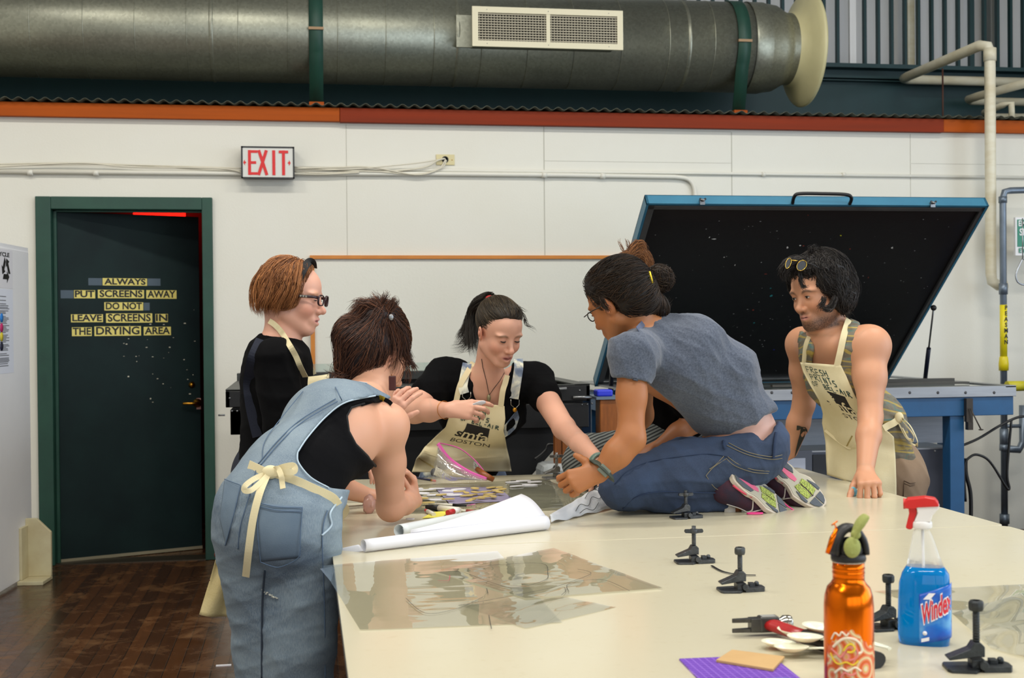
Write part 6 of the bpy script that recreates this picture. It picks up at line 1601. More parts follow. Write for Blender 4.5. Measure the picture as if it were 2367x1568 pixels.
    c = t.mix(t.ramp(n1,[(.35,(0,0,0,1)),(.7,(1,1,1,1))]), lin((122,138,150)), lin((86,104,124))); c = t.mix(t.ramp(n2,[(.4,(.0,.0,.0,1)),(.62,(.35,.35,.35,1))]), c, lin((156,168,174))); c = t.mix(1.0,c,a.outputs['Color'],'MULTIPLY')
    t.base(c); t.set(Roughness=.85); t.bump(t.noise(t.coord((90,90,90)),4,3),.35,.0015); den = t.m
    def dpaint(v):
        z = v[:,2]; return np.ones((len(v),3))
    o,dv,dF = cloth('denim_overalls', D, den, root, .0055, .0030, 20, ((0,.3,1),(.5,0,1)), 5, it=3, paint=dpaint, mask=lambda v: np.clip((1.2-v[:,2])/.5,.15,1))
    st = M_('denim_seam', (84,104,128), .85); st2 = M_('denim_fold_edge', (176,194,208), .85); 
    def seam(L_, r=.0016, m=st, nm='stitched_seam', o_=.0022): MB().tube(bez(onSS(L_,o_,D),40), r, 5, squash=(1,1)).build(nm, m, root, True)
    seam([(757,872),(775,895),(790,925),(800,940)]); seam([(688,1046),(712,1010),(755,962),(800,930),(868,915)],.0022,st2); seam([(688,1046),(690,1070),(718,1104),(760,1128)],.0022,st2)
    seam([(780,928),(700,975),(650,1020),(602,1075)]); seam([(776,922),(696,970),(645,1016),(597,1072)]); seam([(700,905),(640,960),(618,1010),(606,1060)],.0012)
    seam([(595,1075),(575,1150),(556,1215),(550,1270)],.0016); seam([(770,872),(848,886)],.0014,st2)
    pk = M_('pocket_denim', (110,127,142), .85, var=.7, vs=6, rgb2=(84,102,122), bump=.35, bs=300, bd=.0012)
    def patch(L_, nm):
        # pocket patch traced on the cloth
        u0,u1 = L_[0],L_[1]; v0,v1 = L_[3],L_[2]; b = MB()
        def P_(u,v):
            x = (u0[0]*(1-u)+u1[0]*u)*(1-v)+(v0[0]*(1-u)+v1[0]*u)*v; y = (u0[1]*(1-u)+u1[1]*u)*(1-v)+(v0[1]*(1-u)+v1[1]*u)*v
            return onS(x,y,.0025,D) or V((0,0,0))
        b.grid(P_,16,16); return b.build(nm, pk, root, True, solid=.0012)
    patch([(594,1162),(699,1172),(694,1290),(600,1300)],'back_pocket'); patch([(519,1108),(556,1122),(522,1262),(508,1200)],'back_pocket')
    for L_ in ([(594,1162),(640,1172),(699,1174)],[(594,1170),(640,1180),(698,1183)],[(699,1172),(694,1240),(692,1285),(672,1302)],[(594,1165),(596,1240),(602,1300)],[(602,1300),(640,1312),(672,1302)],[(519,1108),(540,1116),(556,1122)],[(556,1122),(540,1190),(520,1262)]): seam(L_,.0013,st,'stitched_seam',.008)
    seam([(612,1320),(606,1400),(605,1568)],.003,M_('fold_shade',(48,58,72),.9)); seam([(757,1180),(745,1240),(750,1400),(752,1568)],.0018)  # first line: crease shade between the legs put into colour, no stitching
    # side opening
    seam([(790,1150),(764,1185),(766,1215),(744,1238)],.003,st2,'side_placket'); 
    # paint marks
    b = MB()
    for k in range(14):
        q = onS(610+30*k/14+random.uniform(-3,3),1366+22*k/14+random.uniform(-4,4),.003,D); b.ball(q,.0022,sc=(1.6,1,.7),u=6,v=4)
    b.build('paint_smear', M_('white_paint_smear',(196,196,184),.8), root, True)
    # apron ties with bow
    ribbon('apron_tie', onSS([(545,1062),(575,1074),(605,1088),(628,1098)],.006,D), .022, canvas_w, root)
    ribbon('apron_tie', onSS([(632,1096),(680,1110),(730,1132),(768,1150),(782,1168)],.006,D), .022, canvas_w, root)
    kn = onS(625,1092,.012,D); c_ = lambda x,y,o: onS(x,y,o,D) or p(x,y,3.3)
    MB().ball(kn,.020,sc=(1.1,.6,.9)).build('bow_knot', canvas_w, root, True)
    ribbon('bow_loop', [c_(612,1098,.012),c_(590,1106,.03),c_(568,1122,.04),c_(565,1134,.035),c_(580,1134,.03),c_(600,1118,.02),c_(618,1100,.014)], .014, canvas_w, root)
    ribbon('bow_loop', [c_(630,1090,.012),c_(655,1080,.03),c_(678,1077,.038),c_(680,1090,.035),c_(660,1092,.03),c_(632,1094,.016)], .016, canvas_w, root)
    ribbon('bow_tail', [c_(630,1088,.014),c_(642,1084,.03),c_(650,1100,.032),c_(652,1115,.022),c_(654,1130,.02)], .014, canvas_w, root)
    ribbon('bow_tail', [c_(618,1096,.012),c_(600,1140,.018),c_(585,1200,.012),c_(575,1270,.012),c_(568,1334,.016)], .019, canvas_w, root)
    # apron front seen beyond her hip
    ap = M_('stained_canvas', (206,190,142), .8, var=.6, vs=9, rgb2=(178,156,96), bump=.3, bs=200)
    b = MB(); q = [p(500,1290,3.62),p(560,1290,3.60),p(575,1430,3.62),p(462,1418,3.64)]
    b.grid(lambda u,v: q[0].lerp(q[1],u).lerp(q[3].lerp(q[2],u),v)+V((0,.012*math.sin(9*u+3*v)-.02*v,0)),16,16); b.build('apron_skirt', ap, root, True, solid=.002)
    b = MB()
    for x,y,r in ((502,1283,.009),(513,1332,.006),(517,1334,.005),(484,1342,.002)): b.ball(p(x,y,3.605),r,sc=(1,.25,1),u=8,v=6)
    b.build('stain', M_('dark_red_stain',(84,40,30),.7), root, True)
    ribbon('apron_bib_edge', [p(788,1160,3.98),p(800,1180,3.98),p(786,1200,3.98)], .02, canvas_w, root)
    # nails and earring
    MB().box((-.011,-.003,-.022),(.011,.003,.022), headframe(p(907,886,3.80),(.3,1,0))).build('earring', M_('dark_red_earring',(70,24,18),.4), root, True, bev=.003)
    MB().tube([p(907,876,3.80),p(905,866,3.81)],.0012,5).build('earring_hook', brass, root, True)
    MB().ball(p(948,1099,4.0),.0055,sc=(1,.6,1.2)).build('purple_nail', M_('purple_varnish',(84,60,140),.3), root, True)
    # hair: mass, bun tuft, strands
    hm_ = hair_mat('dark_auburn_hair',(40,20,16),(110,52,30)); cols = ((.022,.009,.007),(.17,.062,.028))
    HS = SDF(); Hp = lambda x,y,z: H @ V((x,y,z))
    HS.ell(Hp(0,-.026,.050),(.086,.100,.094),RM(H),.02); HS.ell(p(835,800,3.88),(.075,.07,.075),None,.05); HS.ell(p(905,772,3.93),(.045,.05,.075),None,.04); HS.ell(p(815,850,3.90),(.045,.05,.045),None,.05); HS.ell(p(872,722,3.9),(.052,.05,.040),None,.05); HS.ell(p(800,770,3.9),(.03,.04,.04),None,.04)
    HS.fn(picpoly([(890,842),(900,826),(914,818),(926,836),(934,870),(926,925),(893,925)]),(-50,)*3,(50,)*3,.006,'s')
    hv,hF = sdf_mesh(HS,.005,(),2); np_mesh('hair', hv, hF, hm_, root, np.tile((.016,.007,.006),(len(hv),1)))
    tie = A3(p(893,728,3.86))
    def fld(P,k): d = tie-P; dist = np.linalg.norm(d,axis=1,keepdims=True); d = d/(dist+1e-6); return -d*.9+np.array([0,0,-.35])+.3*np.sin(P*34)
    strands('hair_strands', root, hm_, sample(hv,hF,2600,None,1), fld, HS, 9,.010,.0008,.004,cols,.35,2,wave=.14,avoid=picpoly([(888,850),(896,826),(914,822),(924,836),(932,870),(926,925),(893,925)]))
    g = lambda L_,Y=3.86: [p(x,y,Y) for x,y in L_]
    G = [(g([(893,728),(870,716),(858,700),(852,690)]),.05,.4,1.4),(g([(893,728),(880,708),(872,690),(862,679)]),.05,.4,1.4),(g([(895,728),(905,712),(912,700),(910,694)]),.07,.5,1.2),(g([(890,728),(850,708),(840,702),(836,706)]),.06,.5,1.4),(g([(885,730),(835,740),(805,735),(790,742)]),.09,.8,1.4),
     (g([(850,760),(810,765),(795,770),(786,762)]),.07,.8,1.2),(g([(840,800),(800,790),(790,775),(784,782)]),.06,.8,1.2),(g([(905,740),(930,770),(940,820),(950,836)]),.14,1.2,1.6),(g([(930,800),(944,830),(958,846),(964,856)]),.05,.8,.6),(g([(800,860),(775,880),(760,890),(748,893)]),.04,1.6,1.8),(g([(860,715),(838,700),(822,712),(808,730)]),.06,.8,1.4),(g([(880,705),(888,690),(892,684),(888,680)]),.04,.8,1.2),(g([(885,722),(855,704),(832,700),(812,708)]),.08,1.2,1.6),(g([(890,726),(900,706),(906,696),(914,700)]),.07,1,1.2),(g([(925,820),(935,840),(930,865),(922,880)]),.02,1,1.4),(g([(935,830),(946,850),(947,870),(940,885)]),.02,.8,1.2),
     (g([(820,860),(795,872),(775,868),(762,862)]),.05,1.6,2.2),(g([(815,868),(800,880),(780,885),(768,886)]),.06,1.6,2),(g([(870,870),(880,900),(886,920),(880,940)]),.02,1,1.4),(g([(790,830),(780,845),(772,870),(766,880)]),.02,1.4,2),(g([(880,745),(860,780),(850,820),(840,850)]),.1,2.4,3),(g([(890,745),(885,790),(870,830),(850,860)]),.1,2.4,3),(g([(900,745),(915,790),(912,830),(900,850)]),.1,2,2.4)]
    guides('hair_locks', root, hm_, G, 900, .010, .0008, cols, 4, 12, .35, .0022)
    MB().ball(p(904,734,3.84),.008,sc=(1,.6,1.2)).build('hair_clip', steel, root, True)
    return root
mk_overalls()
# crumpled pinkish wrap in her far hand
b = MB(); q = aty(853,1165,4.12); b.ball((q.x,q.y,TZ+.028),.027,sc=(.8,.8,1.2),u=14,v=10)
for v_ in b.bm.verts: v_.co += V((1,1,1))*.006*noise.noise(v_.co*90)
tag(b.build('crumpled_wrap', M_('pinkish_film',(226,178,164),.2, Transmission_Weight=.4)), 'crumpled pinkish clear wrap under the leaning woman', 'wrap')
# ================================================================== red haired woman in profile
def surf(SS, x, y, o, t0=2.6, t1=7.5):
    d = ray(x,y); t_ = t0
    for _ in range(110):
        q = EYE+d*t_; dd = float(SS.eval(np.array([[q.x,q.y,q.z]]))[0])-o
        if dd < .0008: return q
        t_ += max(dd*.8,.001)/d.length
        if t_ > t1: return None
    return q
def surfs(SS, L_, o, **k): return [q for q in (surf(SS,x,y,o,**k) for x,y in L_) if q]
def mk_redhead():
    root = empty('person', (-.12,4.3,0), 'woman with short red hair and glasses standing in profile in a black top', 'person')
    Y0 = 4.32; p = lambda x,y,dy=0: aty(x,y,Y0+dy)
    skin = (.72,.38,.27)
    H = headframe(p(676,690), camdir(.97,-.10,.12), camdir(.08,1,0)); s = 1.0
    S = SDF(); nk = p(652,776,.0); up = p(640,815,.0); ch = p(640,880,.02); wst = p(640,1000,.02); pel = p(628,1100,.02)
    S.ell(ch,(.105,.155,.15),None,.05); S.ell(wst,(.10,.13,.13),None,.08); S.ell(pel,(.12,.15,.12),None,.06); S.cap(nk,up,.050,.075,.05); S.ell(p(650,825),(.07,.15,.05),None,.05)
    S.cap(H @ V((0,-.040,-.05)), nk, .050, .052, .03)
    rS = p(636,832,-.15); rE = p(655,985,-.20); rW = p(850,985,-.25); rW = p(880,975,-.18)
    lS = p(636,832,.17); lE = p(660,985,.25); lW = p(790,1060,.25)
    S.chain([rS,rE],[.058,.044],.03); S.chain([rE,rE.lerp(rW,.5),rW],[.043,.038,.026],.02); S.chain([lS,lE],[.055,.044],.03); S.chain([lE,lW],[.042,.026],.02)
    add_hand(S, rW, camdir(.62,.80,-.1), camdir(-.2,.2,.9), .95, (18,22,24,28), 1, (40,5), 3); add_hand(S, lW, camdir(.9,-.2,0), UP, .9, (30,30,30,30), 1)
    add_head(S,H,s,eyes='down',mouth=.004)
    for g in (-1,1): S.chain([p(628,1120,.09*g), atz(628,1120,.5) if False else V((p(628,1120).x+.01,Y0+.09*g,.47)), V((p(628,1120).x-.02,Y0+.1*g,.08))],[.085,.058,.042],.04); S.cap(V((p(628,1120).x-.02,Y0+.1*g,.07)),V((p(628,1120).x+.13,Y0+.1*g,.03)),.04,.03,.03)
    hd = A3(H.translation); v,F = sdf_mesh(S,.006,[(hd-.14,hd+.14,.0024),(A3(rW)-.05,A3(rW)+.18,.0026)],2)
    np_mesh('body',v,F,skin_m,root,head_paint(v,H,s,skin,(.72,.30,.27),brow=(.62,.32,.18),blush=.55)); add_eyes(root,H,s,.25)
    T = SDF(); T.ell(ch,(.122,.170,.16),None,.05); T.ell(wst,(.115,.145,.14),None,.08); T.ell(pel,(.13,.16,.13),None,.06); T.cap(nk,up,.045,.085,.05); T.ell(p(650,825),(.085,.16,.055),None,.05)
    T.chain([rS,rE],[.074,.062],.03); T.chain([rE,rW.lerp(rE,.35)],[.060,.044],.02); T.chain([lS,lE],[.066,.06],.03); T.chain([lE,lW],[.056,.04],.02)
    T.ell(nk+V((.0,0,.045)),(.075,.085,.07),None,.01,'s')
    bl = M_('black_knit',(7,7,9),.9,spec=.12,bump=.3,bs=40,bd=.004); cloth('black_top',T,bl,root,.0065,.003,24,((1,0,.3),(0,0,1)),7)
    P = SDF(); P.ell(pel,(.135,.165,.14),None,.05)
    for g in (-1,1): P.chain([p(628,1120,.09*g), V((p(628,1120).x+.01,Y0+.09*g,.47)), V((p(628,1120).x-.02,Y0+.1*g,.07))],[.10,.075,.06],.04)
    nv = M_('navy_denim',(20,26,44),.85,var=.4,bump=.3,bs=120); np_mesh('trousers',*sdf_mesh(P,.008),nv,root)
    for L_ in ([(652,757),(628,765),(598,785),(578,830),(569,880),(571,920),(578,960),(590,1010)],): ribbon('overall_strap', surfs(T,[(min(max(x+6,574),720),y) for x,y in L_],.004), .035, nv, root)
    # apron: neck tape and bib edge
    ribbon('neck_tape', surfs(S,[(622,742),(636,752)],.010)+surfs(T,[(652,770),(668,796),(684,824),(694,848),(706,872)],.010), .018, canvas_w, root)
    b = MB(); q = [p(703,872,-.08),p(760,864,.1),p(765,1060,.1),p(712,1060,-.10)]; b.grid(lambda u,v: q[0].lerp(q[1],u).lerp(q[3].lerp(q[2],u),v)+V((.015*math.sin(3.1*u),0,0)),8,14); b.build('apron_bib',canvas,root,True,solid=.002)
    ribbon('neck_tape', [p(690,800,.08),p(712,838,.1),p(727,866,.1)], .014, canvas_w, root)
    # hair
    m = hair_mat('copper_hair',(150,80,40),(190,110,60)); cols = ((.15,.05,.014),(.62,.26,.09))
    HS = SDF(); Hp = lambda x,y,z: H @ V((x,y,z))
    HS.ell(Hp(0,-.028,.046),(.085,.098,.092),RM(H),.02); HS.ell(Hp(0,-.065,-.010),(.082,.066,.085),RM(H),.05); HS.ell(Hp(.062,-.002,.010),(.030,.040,.075),RM(H),.03); HS.ell(Hp(-.062,-.002,.01),(.03,.04,.075),RM(H),.03); HS.ell(Hp(0,.03,.085),(.06,.045,.035),RM(H),.03)
    HS.ell(Hp(0,.095,.0),(.085,.055,.085),RM(H),.015,'s'); HO = picpoly([(601,690),(600,650),(612,612),(634,590),(668,580),(700,582),(730,597),(744,612),(740,622),(724,618),(712,634),(704,660),(697,690),(690,706),(672,712),(656,717),(640,713),(622,714),(608,706)]); HS.fn(HO,(-50,)*3,(50,)*3,.006)
    hv,hF = sdf_mesh(HS,.0045,(),2); np_mesh('hair',hv,hF,m,root,np.tile((.12,.040,.012),(len(hv),1)))
    crown = A3(Hp(-.01,.01,.14)); fw = A3(Hp(0,1,0)-Hp(0,0,0)); dn = -A3(Hp(0,0,1)-Hp(0,0,0))
    def fld(P,k): d = P-crown; d /= np.linalg.norm(d,axis=1,keepdims=True)+1e-6; return d*.7+dn*.8-fw*.15
    strands('hair_strands',root,m,sample(hv,hF,3000,None,1),fld,HS,7,.0085,.0008,.004,cols,.28,2,wave=.16,avoid=lambda Q: .005-HO(Q))
    Z = lambda *a: Hp(*a)
    G = [([Z(.07,.0,.10),Z(.092,.0,.03),Z(.092,-.02,-.02),Z(.08,-.03,-.05)],.3,.6,1.1),([Z(.06,.03,.11),Z(.088,.035,.04),Z(.088,.02,-.01),Z(.083,.006,-.035)],.22,.6,.9),([Z(.03,-.09,.09),Z(.05,-.11,.03),Z(.05,-.105,-.03),Z(.045,-.09,-.055)],.3,1,1.2),([Z(.075,-.05,.08),Z(.095,-.06,.0),Z(.09,-.07,-.03),Z(.07,-.075,-.06)],.3,.8,1.2)]
    guides('hair_locks',root,m,G,700,.018,.0008,cols,3,12,.3,.0018)
    # headband, glasses
    hb = [Z(.083*math.sin(a),.034-.016*math.cos(a)*0+.006, .050+.090*math.cos(a)) for a in np.linspace(-1.7,1.7,25)]
    hb2 = surfs(HS,[(690,583),(700,592),(708,604),(716,612)],.004)
    ribbon('black_headband', [Z(-.05,.046,.110),Z(-.02,.050,.125),Z(.02,.050,.126),Z(.048,.048,.112),Z(.070,.044,.088),Z(.078,.038,.062)], .026, M_('black_fabric',(14,14,16),.8), root, n=30)
    gm = M_('tortoise_frame',(52,30,34),.3,var=.4,vs=60); gg = empty('glasses', Z(0,.1,0)); gg.parent = root; gg.matrix_basis = root.matrix_basis.inverted() @ gg.matrix_basis
    for g in (-1,1):
        ring = [Z(g*.034+.023*math.copysign(abs(math.cos(a))**.7,math.cos(a)),.112-.25*abs(g*.034+.023*math.cos(a))**1.0*.5,.002+.017*math.copysign(abs(math.sin(a))**.7,math.sin(a))) for a in np.linspace(0,2*math.pi,25)[:-1]]
        MB().tube(ring,.0022,6,closed=True,squash=(1.6,1)).build('lens_rim',gm,gg,True)
        MB().tube([Z(g*.058,.104,.010),Z(g*.074,.085,.011),Z(g*.082,.03,.009),Z(g*.083,-.01,.006)],.0026,6,squash=(1.8,.8)).build('temple_arm',gm,gg,True)
    MB().tube([Z(-.011,.113,.004),Z(0,.116,.006),Z(.011,.113,.004)],.002,6).build('bridge',gm,gg,True)
    b = MB(); 
    for k in range(3): b.box((.0840,.05+.009*k,.007),(.0858,.056+.009*k,.013),H)
    b.build('silver_inlay',polish,gg,True)
mk_redhead()
# ================================================================== woman in the middle, facing us
bleach = None
def mk_middle():
    global bleach
    root = empty('person', (1.0,5.32,0), 'brown haired woman in a canvas apron reaching across the far table edge', 'person')
    Y0 = 5.25; p = lambda x,y,dy=0: aty(x,y,Y0+dy)
    skin = (.68,.36,.25)
    H = headframe(p(1154,770,-.38), camdir(.50,-.40,.80), camdir(.17,.95,.3)); s = 1.0
    S = SDF(); nk = p(1128,868,-.27); up = p(1128,900,-.20); ch = p(1115,955,-.12); wst = p(1085,1040,.02); pel = p(1070,1110,.14)
    S.ell(up,(.17,.10,.075),None,.05); S.ell(ch,(.165,.125,.12),None,.06); S.ell(wst,(.145,.115,.12),None,.08); S.ell(pel,(.165,.13,.12),None,.06); S.cap(nk,up,.054,.07,.05)
    for g in (-1,1): S.ell(p(1118+g*38,958,-.22),(.062,.060,.060),None,.04)
    S.cap(H @ V((0,-.038,-.05)), nk, .052, .056, .03)
    rS = p(1026,872,-.17); rE = p(958,950,-.35); rW = p(1036,948,-.52)
    lS = p(1236,880,-.17); lE = p(1304,990,-.52); lW = p(1385,1070,-.98)
    S.chain([p(1060,868,-.2),rS],[.055,.055],.04); S.chain([rS,rE],[.056,.047],.03); S.chain([rE,rE.lerp(rW,.45),rW],[.047,.042,.027],.02)
    S.chain([p(1200,872,-.2),lS],[.055,.055],.04); S.chain([lS,lE],[.055,.043],.03); S.chain([lE,lE.lerp(lW,.5),lW],[.042,.037,.026],.02)
    add_hand(S, rW, camdir(.95,.02,.2), camdir(.1,.35,.9), 1.0, (22,34,40,44), -1, (22,38), 2)
    add_hand(S, lW, camdir(.35,-.9,.3), camdir(.2,.4,.8), .95, (35,40,40,40), 1, (30,30)); add_head(S,H,s,mouth=.006)
    for g in (-1,1): S.chain([pel+V((.09*g,0,-.05)), V((pel.x+.1*g,Y0+.2,.47)), V((pel.x+.1*g,Y0+.22,.08))],[.09,.058,.042],.04); S.cap(V((pel.x+.1*g,Y0+.22,.07)),V((pel.x+.1*g,Y0+.08,.03)),.04,.03,.03)
    hd = A3(H.translation); v,F = sdf_mesh(S,.006,[(hd-.15,hd+.15,.0025),(A3(rW)-.06,A3(rW)+np.array([.2,.1,.09]),.0028)],2)
    np_mesh('body',v,F,skin_m,root,head_paint(v,H,s,skin,(.42,.12,.12),brow=(.20,.11,.06),blush=.5)); add_eyes(root,H,s,.12,lw=2.2)
    # tee
    T = SDF(); T.ell(up,(.185,.115,.080),None,.05); T.ell(ch,(.18,.140,.13),None,.06); T.ell(wst,(.158,.13,.13),None,.08); T.ell(pel,(.175,.14,.12),None,.06)
    for g in (-1,1): T.ell(p(1118+g*38,958,-.22),(.074,.072,.072),None,.04)
    T.chain([p(1060,868,-.2),rS,rS.lerp(rE,.50)],[.066,.075,.074],.03); T.chain([p(1200,872,-.2),lS,lS.lerp(lE,.36)],[.066,.074,.068],.03)
    T.fn(picpoly([(1080,830),(1096,880),(1094,905),(1102,930),(1122,947),(1140,948),(1158,930),(1172,880),(1190,820),(1130,780)]),(-50,)*3,(50,)*3,.004,'s')
    TB = SDF(); TB.p = list(T.p)[:-1]
    bl = M_('black_cotton',(7,7,9),.9,spec=.12,bump=.3,bs=40,bd=.004); cloth('black_tee',T,bl,root,.0065,.003,26,((1,0,.5),(0,0,1)),9)
    P = SDF(); P.ell(pel,(.185,.15,.14),None,.05)
    for g in (-1,1): P.chain([pel+V((.09*g,0,-.05)), V((pel.x+.1*g,Y0+.2,.47)), V((pel.x+.1*g,Y0+.22,.07))],[.10,.08,.07],.04)
    t = NT('bleached_denim'); n = t.noise(t.coord(),7,4,.55,.6); t.base(t.ramp(n,[(.42,lin((84,96,118))),(.5,lin((120,134,154))),(.58,lin((226,224,202)))])); t.set(Roughness=.85); t.bump(t.noise(t.coord(),150,3),.3,.001); bleach = t.m
    np_mesh('trousers',*sdf_mesh(P,.008),bleach,root)
    # overall straps with buckles
    for L_ in ([(1086,812),(1080,840),(1074,870),(1070,893),(1074,910)],[(1192,812),(1198,830),(1199,850),(1193,890),(1188,922)]): ribbon('denim_strap', surfs(TB,L_,.007), .036, bleach, root, n=24)
    q = [(1166,985),(1190,955),(1196,950),(1200,965),(1192,990),(1178,1004),(1165,1012)]; b = MB(); L_ = surfs(T,q,.008); 
    b.bm.faces.new([b.bm.verts.new(x) for x in L_]); b.build('denim_bib',bleach,root,True,solid=.003)
    for c_ in ((1190,932),(1078,914)):
        k = surfs(T,[(c_[0]-9,c_[1]-8),(c_[0]-9,c_[1]+4),(c_[0]-3,c_[1]+9),(c_[0],c_[1]+18),(c_[0]+5,c_[1]+9),(c_[0]+10,c_[1]+4),(c_[0]+10,c_[1]-8)],.012)
        MB().tube(k,.0016,6).build('strap_buckle',M_('silver_buckle',(190,186,176),.25,1),root,True)
    q = surf(T,1190,948,.014); MB().ball(q,.009,sc=(1,.4,1)).build('brass_button',brass,root,True)
    # apron
    fwd = camdir(0,-.25,1)      # outward normal
    C0 = p(1052,905,-.1); top = [(1046,922),(1166,938)]
    AS = SDF(); AS.p = list(T.p); 
    AS.ell(pel+V((0,-.05,-.05)),(.20,.16,.14),None,.08)
    shp = outline_shape(((0,952,1182),(.18,962,1178),(.35,982,1172),(.5,1008,1168),(.62,1030,1164),(.8,1040,1168),(1,1048,1166)), lambda u: 925+14*u, lambda u: 1092-2*u)
    G, at_ = panel(AS, shp, 36, 46, .010, 4.2, 6.2, 14, lambda u,v: .018*math.exp(-((v-.20)/.10)**2)*(1-.3*math.cos(9*u))-.010*math.exp(-((v-.36)/.03)**2)+.008*math.sin(16*u+7*v)*(1-v)**2)
    sheet('apron_cloth',G,canvas,root,.003)
    def at2(u,v,o=0): # bib print area, tilted with her torso
        return at_(.14+.80*u+.06*v-.02, .27+.66*v-.12*u+.06, o+.001)
    apron_print(root, at2, .12, .86, .97)
    ribbon('pocket_edge',[at_(u,.30-.10*math.sin(3.14*u)*(1 if u<.5 else .6)-.05*u,.004) for u in np.linspace(.03,.95,12)],.008,canvas_w,root)
    ribbon('pocket_fold',[at_(.02+.20*u,.20-.14*u,.005) for u in np.linspace(0,1,8)],.006,M_('canvas_fold',(176,156,98),.8),root)
    ribbon('neck_tape',[at_(.06,1,.003)]+surfs(TB,[(1064,890),(1080,862),(1094,838),(1104,820)],.012),.022,canvas_w,root)
    ribbon('neck_tape',[at_(.93,.995,.003)]+surfs(TB,[(1162,905),(1168,885),(1172,868)],.012),.022,canvas_w,root)
    # necklace and bracelet
    MB().tube(surfs(S,[(1113,830),(1116,850),(1124,880),(1129,905)],.002)+[surf(S,1131,914,.004)]+surfs(S,[(1142,898),(1156,880),(1166,862)],.002),.0013,5).build('necklace_cord',M_('dark_cord',(50,34,26),.7),root,True)
    q = surf(S,1130,920,.008); MB().ball(q,.011,sc=(.7,.4,1.3)).build('pendant',M_('antique_silver',(140,132,100),.35,.8,bump=.5,bs=300),root,True)
    def bracelet(P0,D0,r,rt,nm,m,pp=root): 
        D0 = V(D0).normalized(); a = D0.orthogonal().normalized(); b_ = D0.cross(a); MB().tube([V(P0)+a*r*math.cos(t_)+b_*r*math.sin(t_) for t_ in np.linspace(0,6.283,25)[:-1]],rt,6,closed=True).build(nm,m,pp,True)
    bracelet(rW-(rW-rE).normalized()*.022,(rW-rE)+V((0,0,.02)),.034,.0011,'gold_bracelet',M_('gold_chain',(200,130,50),.3,.9))
    gb_ = M_('grey_green_band',(96,120,108),.45,var=.5,vs=60,rgb2=(150,176,160))
    dl = (lW-lE).normalized()
    for k,(o,r) in enumerate(((-.012,.031),(.002,.032),(.014,.034))): bracelet(lW+dl*o,dl+V((.1*k,.1,.1*(k-1))),r,.0042,'woven_bracelet',gb_)
    # white cut-out spoon shape in her fingers is its own thing
    # hair
    m = hair_mat('dark_brown_hair',(54,42,28),(90,70,44)); cols = ((.020,.014,.009),(.10,.07,.038))
    HS = SDF(); Hp = lambda x,y,z: H @ V((x*s,y*s,z*s))
    HS.ell(Hp(0,-.024,.047),(.080*s,.099*s,.089*s),RM(H),.02); HS.ell(Hp(0,.028,.088),(.055*s,.042*s,.030*s),RM(H),.03)
    HS.ell(Hp(0,.098,-.012),(.085*s,.066*s,.086*s),RM(H),.02,'s')
    for g in (-1,1): HS.ell(Hp(g*.078,-.004,-.025),(.028*s,.034*s,.052*s),RM(H),.012,'s')
    HS.fn(picpoly([(1132,860),(1131,786),(1133,770),(1143,756),(1150,742),(1168,736),(1190,740),(1197,744),(1210,740),(1218,746),(1240,800),(1240,860)]),(-50,)*3,(50,)*3,.004,'s')
    hv,hF = sdf_mesh(HS,.0045,(),2); np_mesh('hair',hv,hF,m,root,np.tile((.022,.016,.010),(len(hv),1)))
    tie = A3(p(1132,690,-.30)); tv = V(tie)
    def fld(P,k): d = tie-P; return d/(np.linalg.norm(d,axis=1,keepdims=True)+1e-6)
    strands('hair_strands',root,m,sample(hv,hF,2600,None,1),fld,HS,11,.0085,.00075,.003,cols,.10,2)
    g = lambda L_: [p(x,y,dy) for x,y,dy in L_]
    G_ = [(g([(1132,690,-.28),(1108,704,-.16),(1092,745,-.12),(1080,790,-.14)]),.34,1,1.5),(g([(1130,692,-.28),(1100,715,-.18),(1095,770,-.2),(1100,812,-.24)]),.34,1,1.4),(g([(1115,700,-.2),(1098,740,-.16),(1080,770,-.14),(1066,792,-.14)]),.15,1,1.3),(g([(1095,745,-.15),(1088,780,-.2),(1076,800,-.2),(1050,803,-.2)]),.04,1,1),
      (g([(1200,712,-.45),(1212,730,-.5),(1217,748,-.5),(1221,756,-.48)]),.006,.3,.25),(g([(1212,738,-.5),(1218,752,-.5),(1229,758,-.48),(1238,766,-.45)]),.004,.1,.2),(g([(1195,708,-.42),(1208,715,-.4),(1218,722,-.4)]),.004,.2,.2)]
    guides('ponytail',root,m,G_,2000,.026,.0007,((.010,.009,.008),(.05,.036,.024)),4,13,.35,.002)
    MB().ball(tv+V((0,0,.0)),.017,sc=(1,1,.7)).build('red_hair_tie',M_('red_hair_tie',(170,30,30),.7),root,True)
    q = p(1110,932,-.56); M0 = frame(p(1112,931,-.60),camdir(.96,.2,.2),camdir(-.2,.9,.5),camdir(.1,-.4,.9)); b = MB(); b.lathe([(0,.0),(.014,.0),(.016,.002),(.014,.004),(0,.004)],24,M0,sq=(1.15,.55)); b.prism([(-.032,.002),(-.010,.006),(-.010,-.006),(-.032,-.002)],.0,.003,M0)
    tag(b.build('white_cutout',paperw),'white spoon shaped cut out held between the fingers of the middle woman','cutout')
mk_middle()
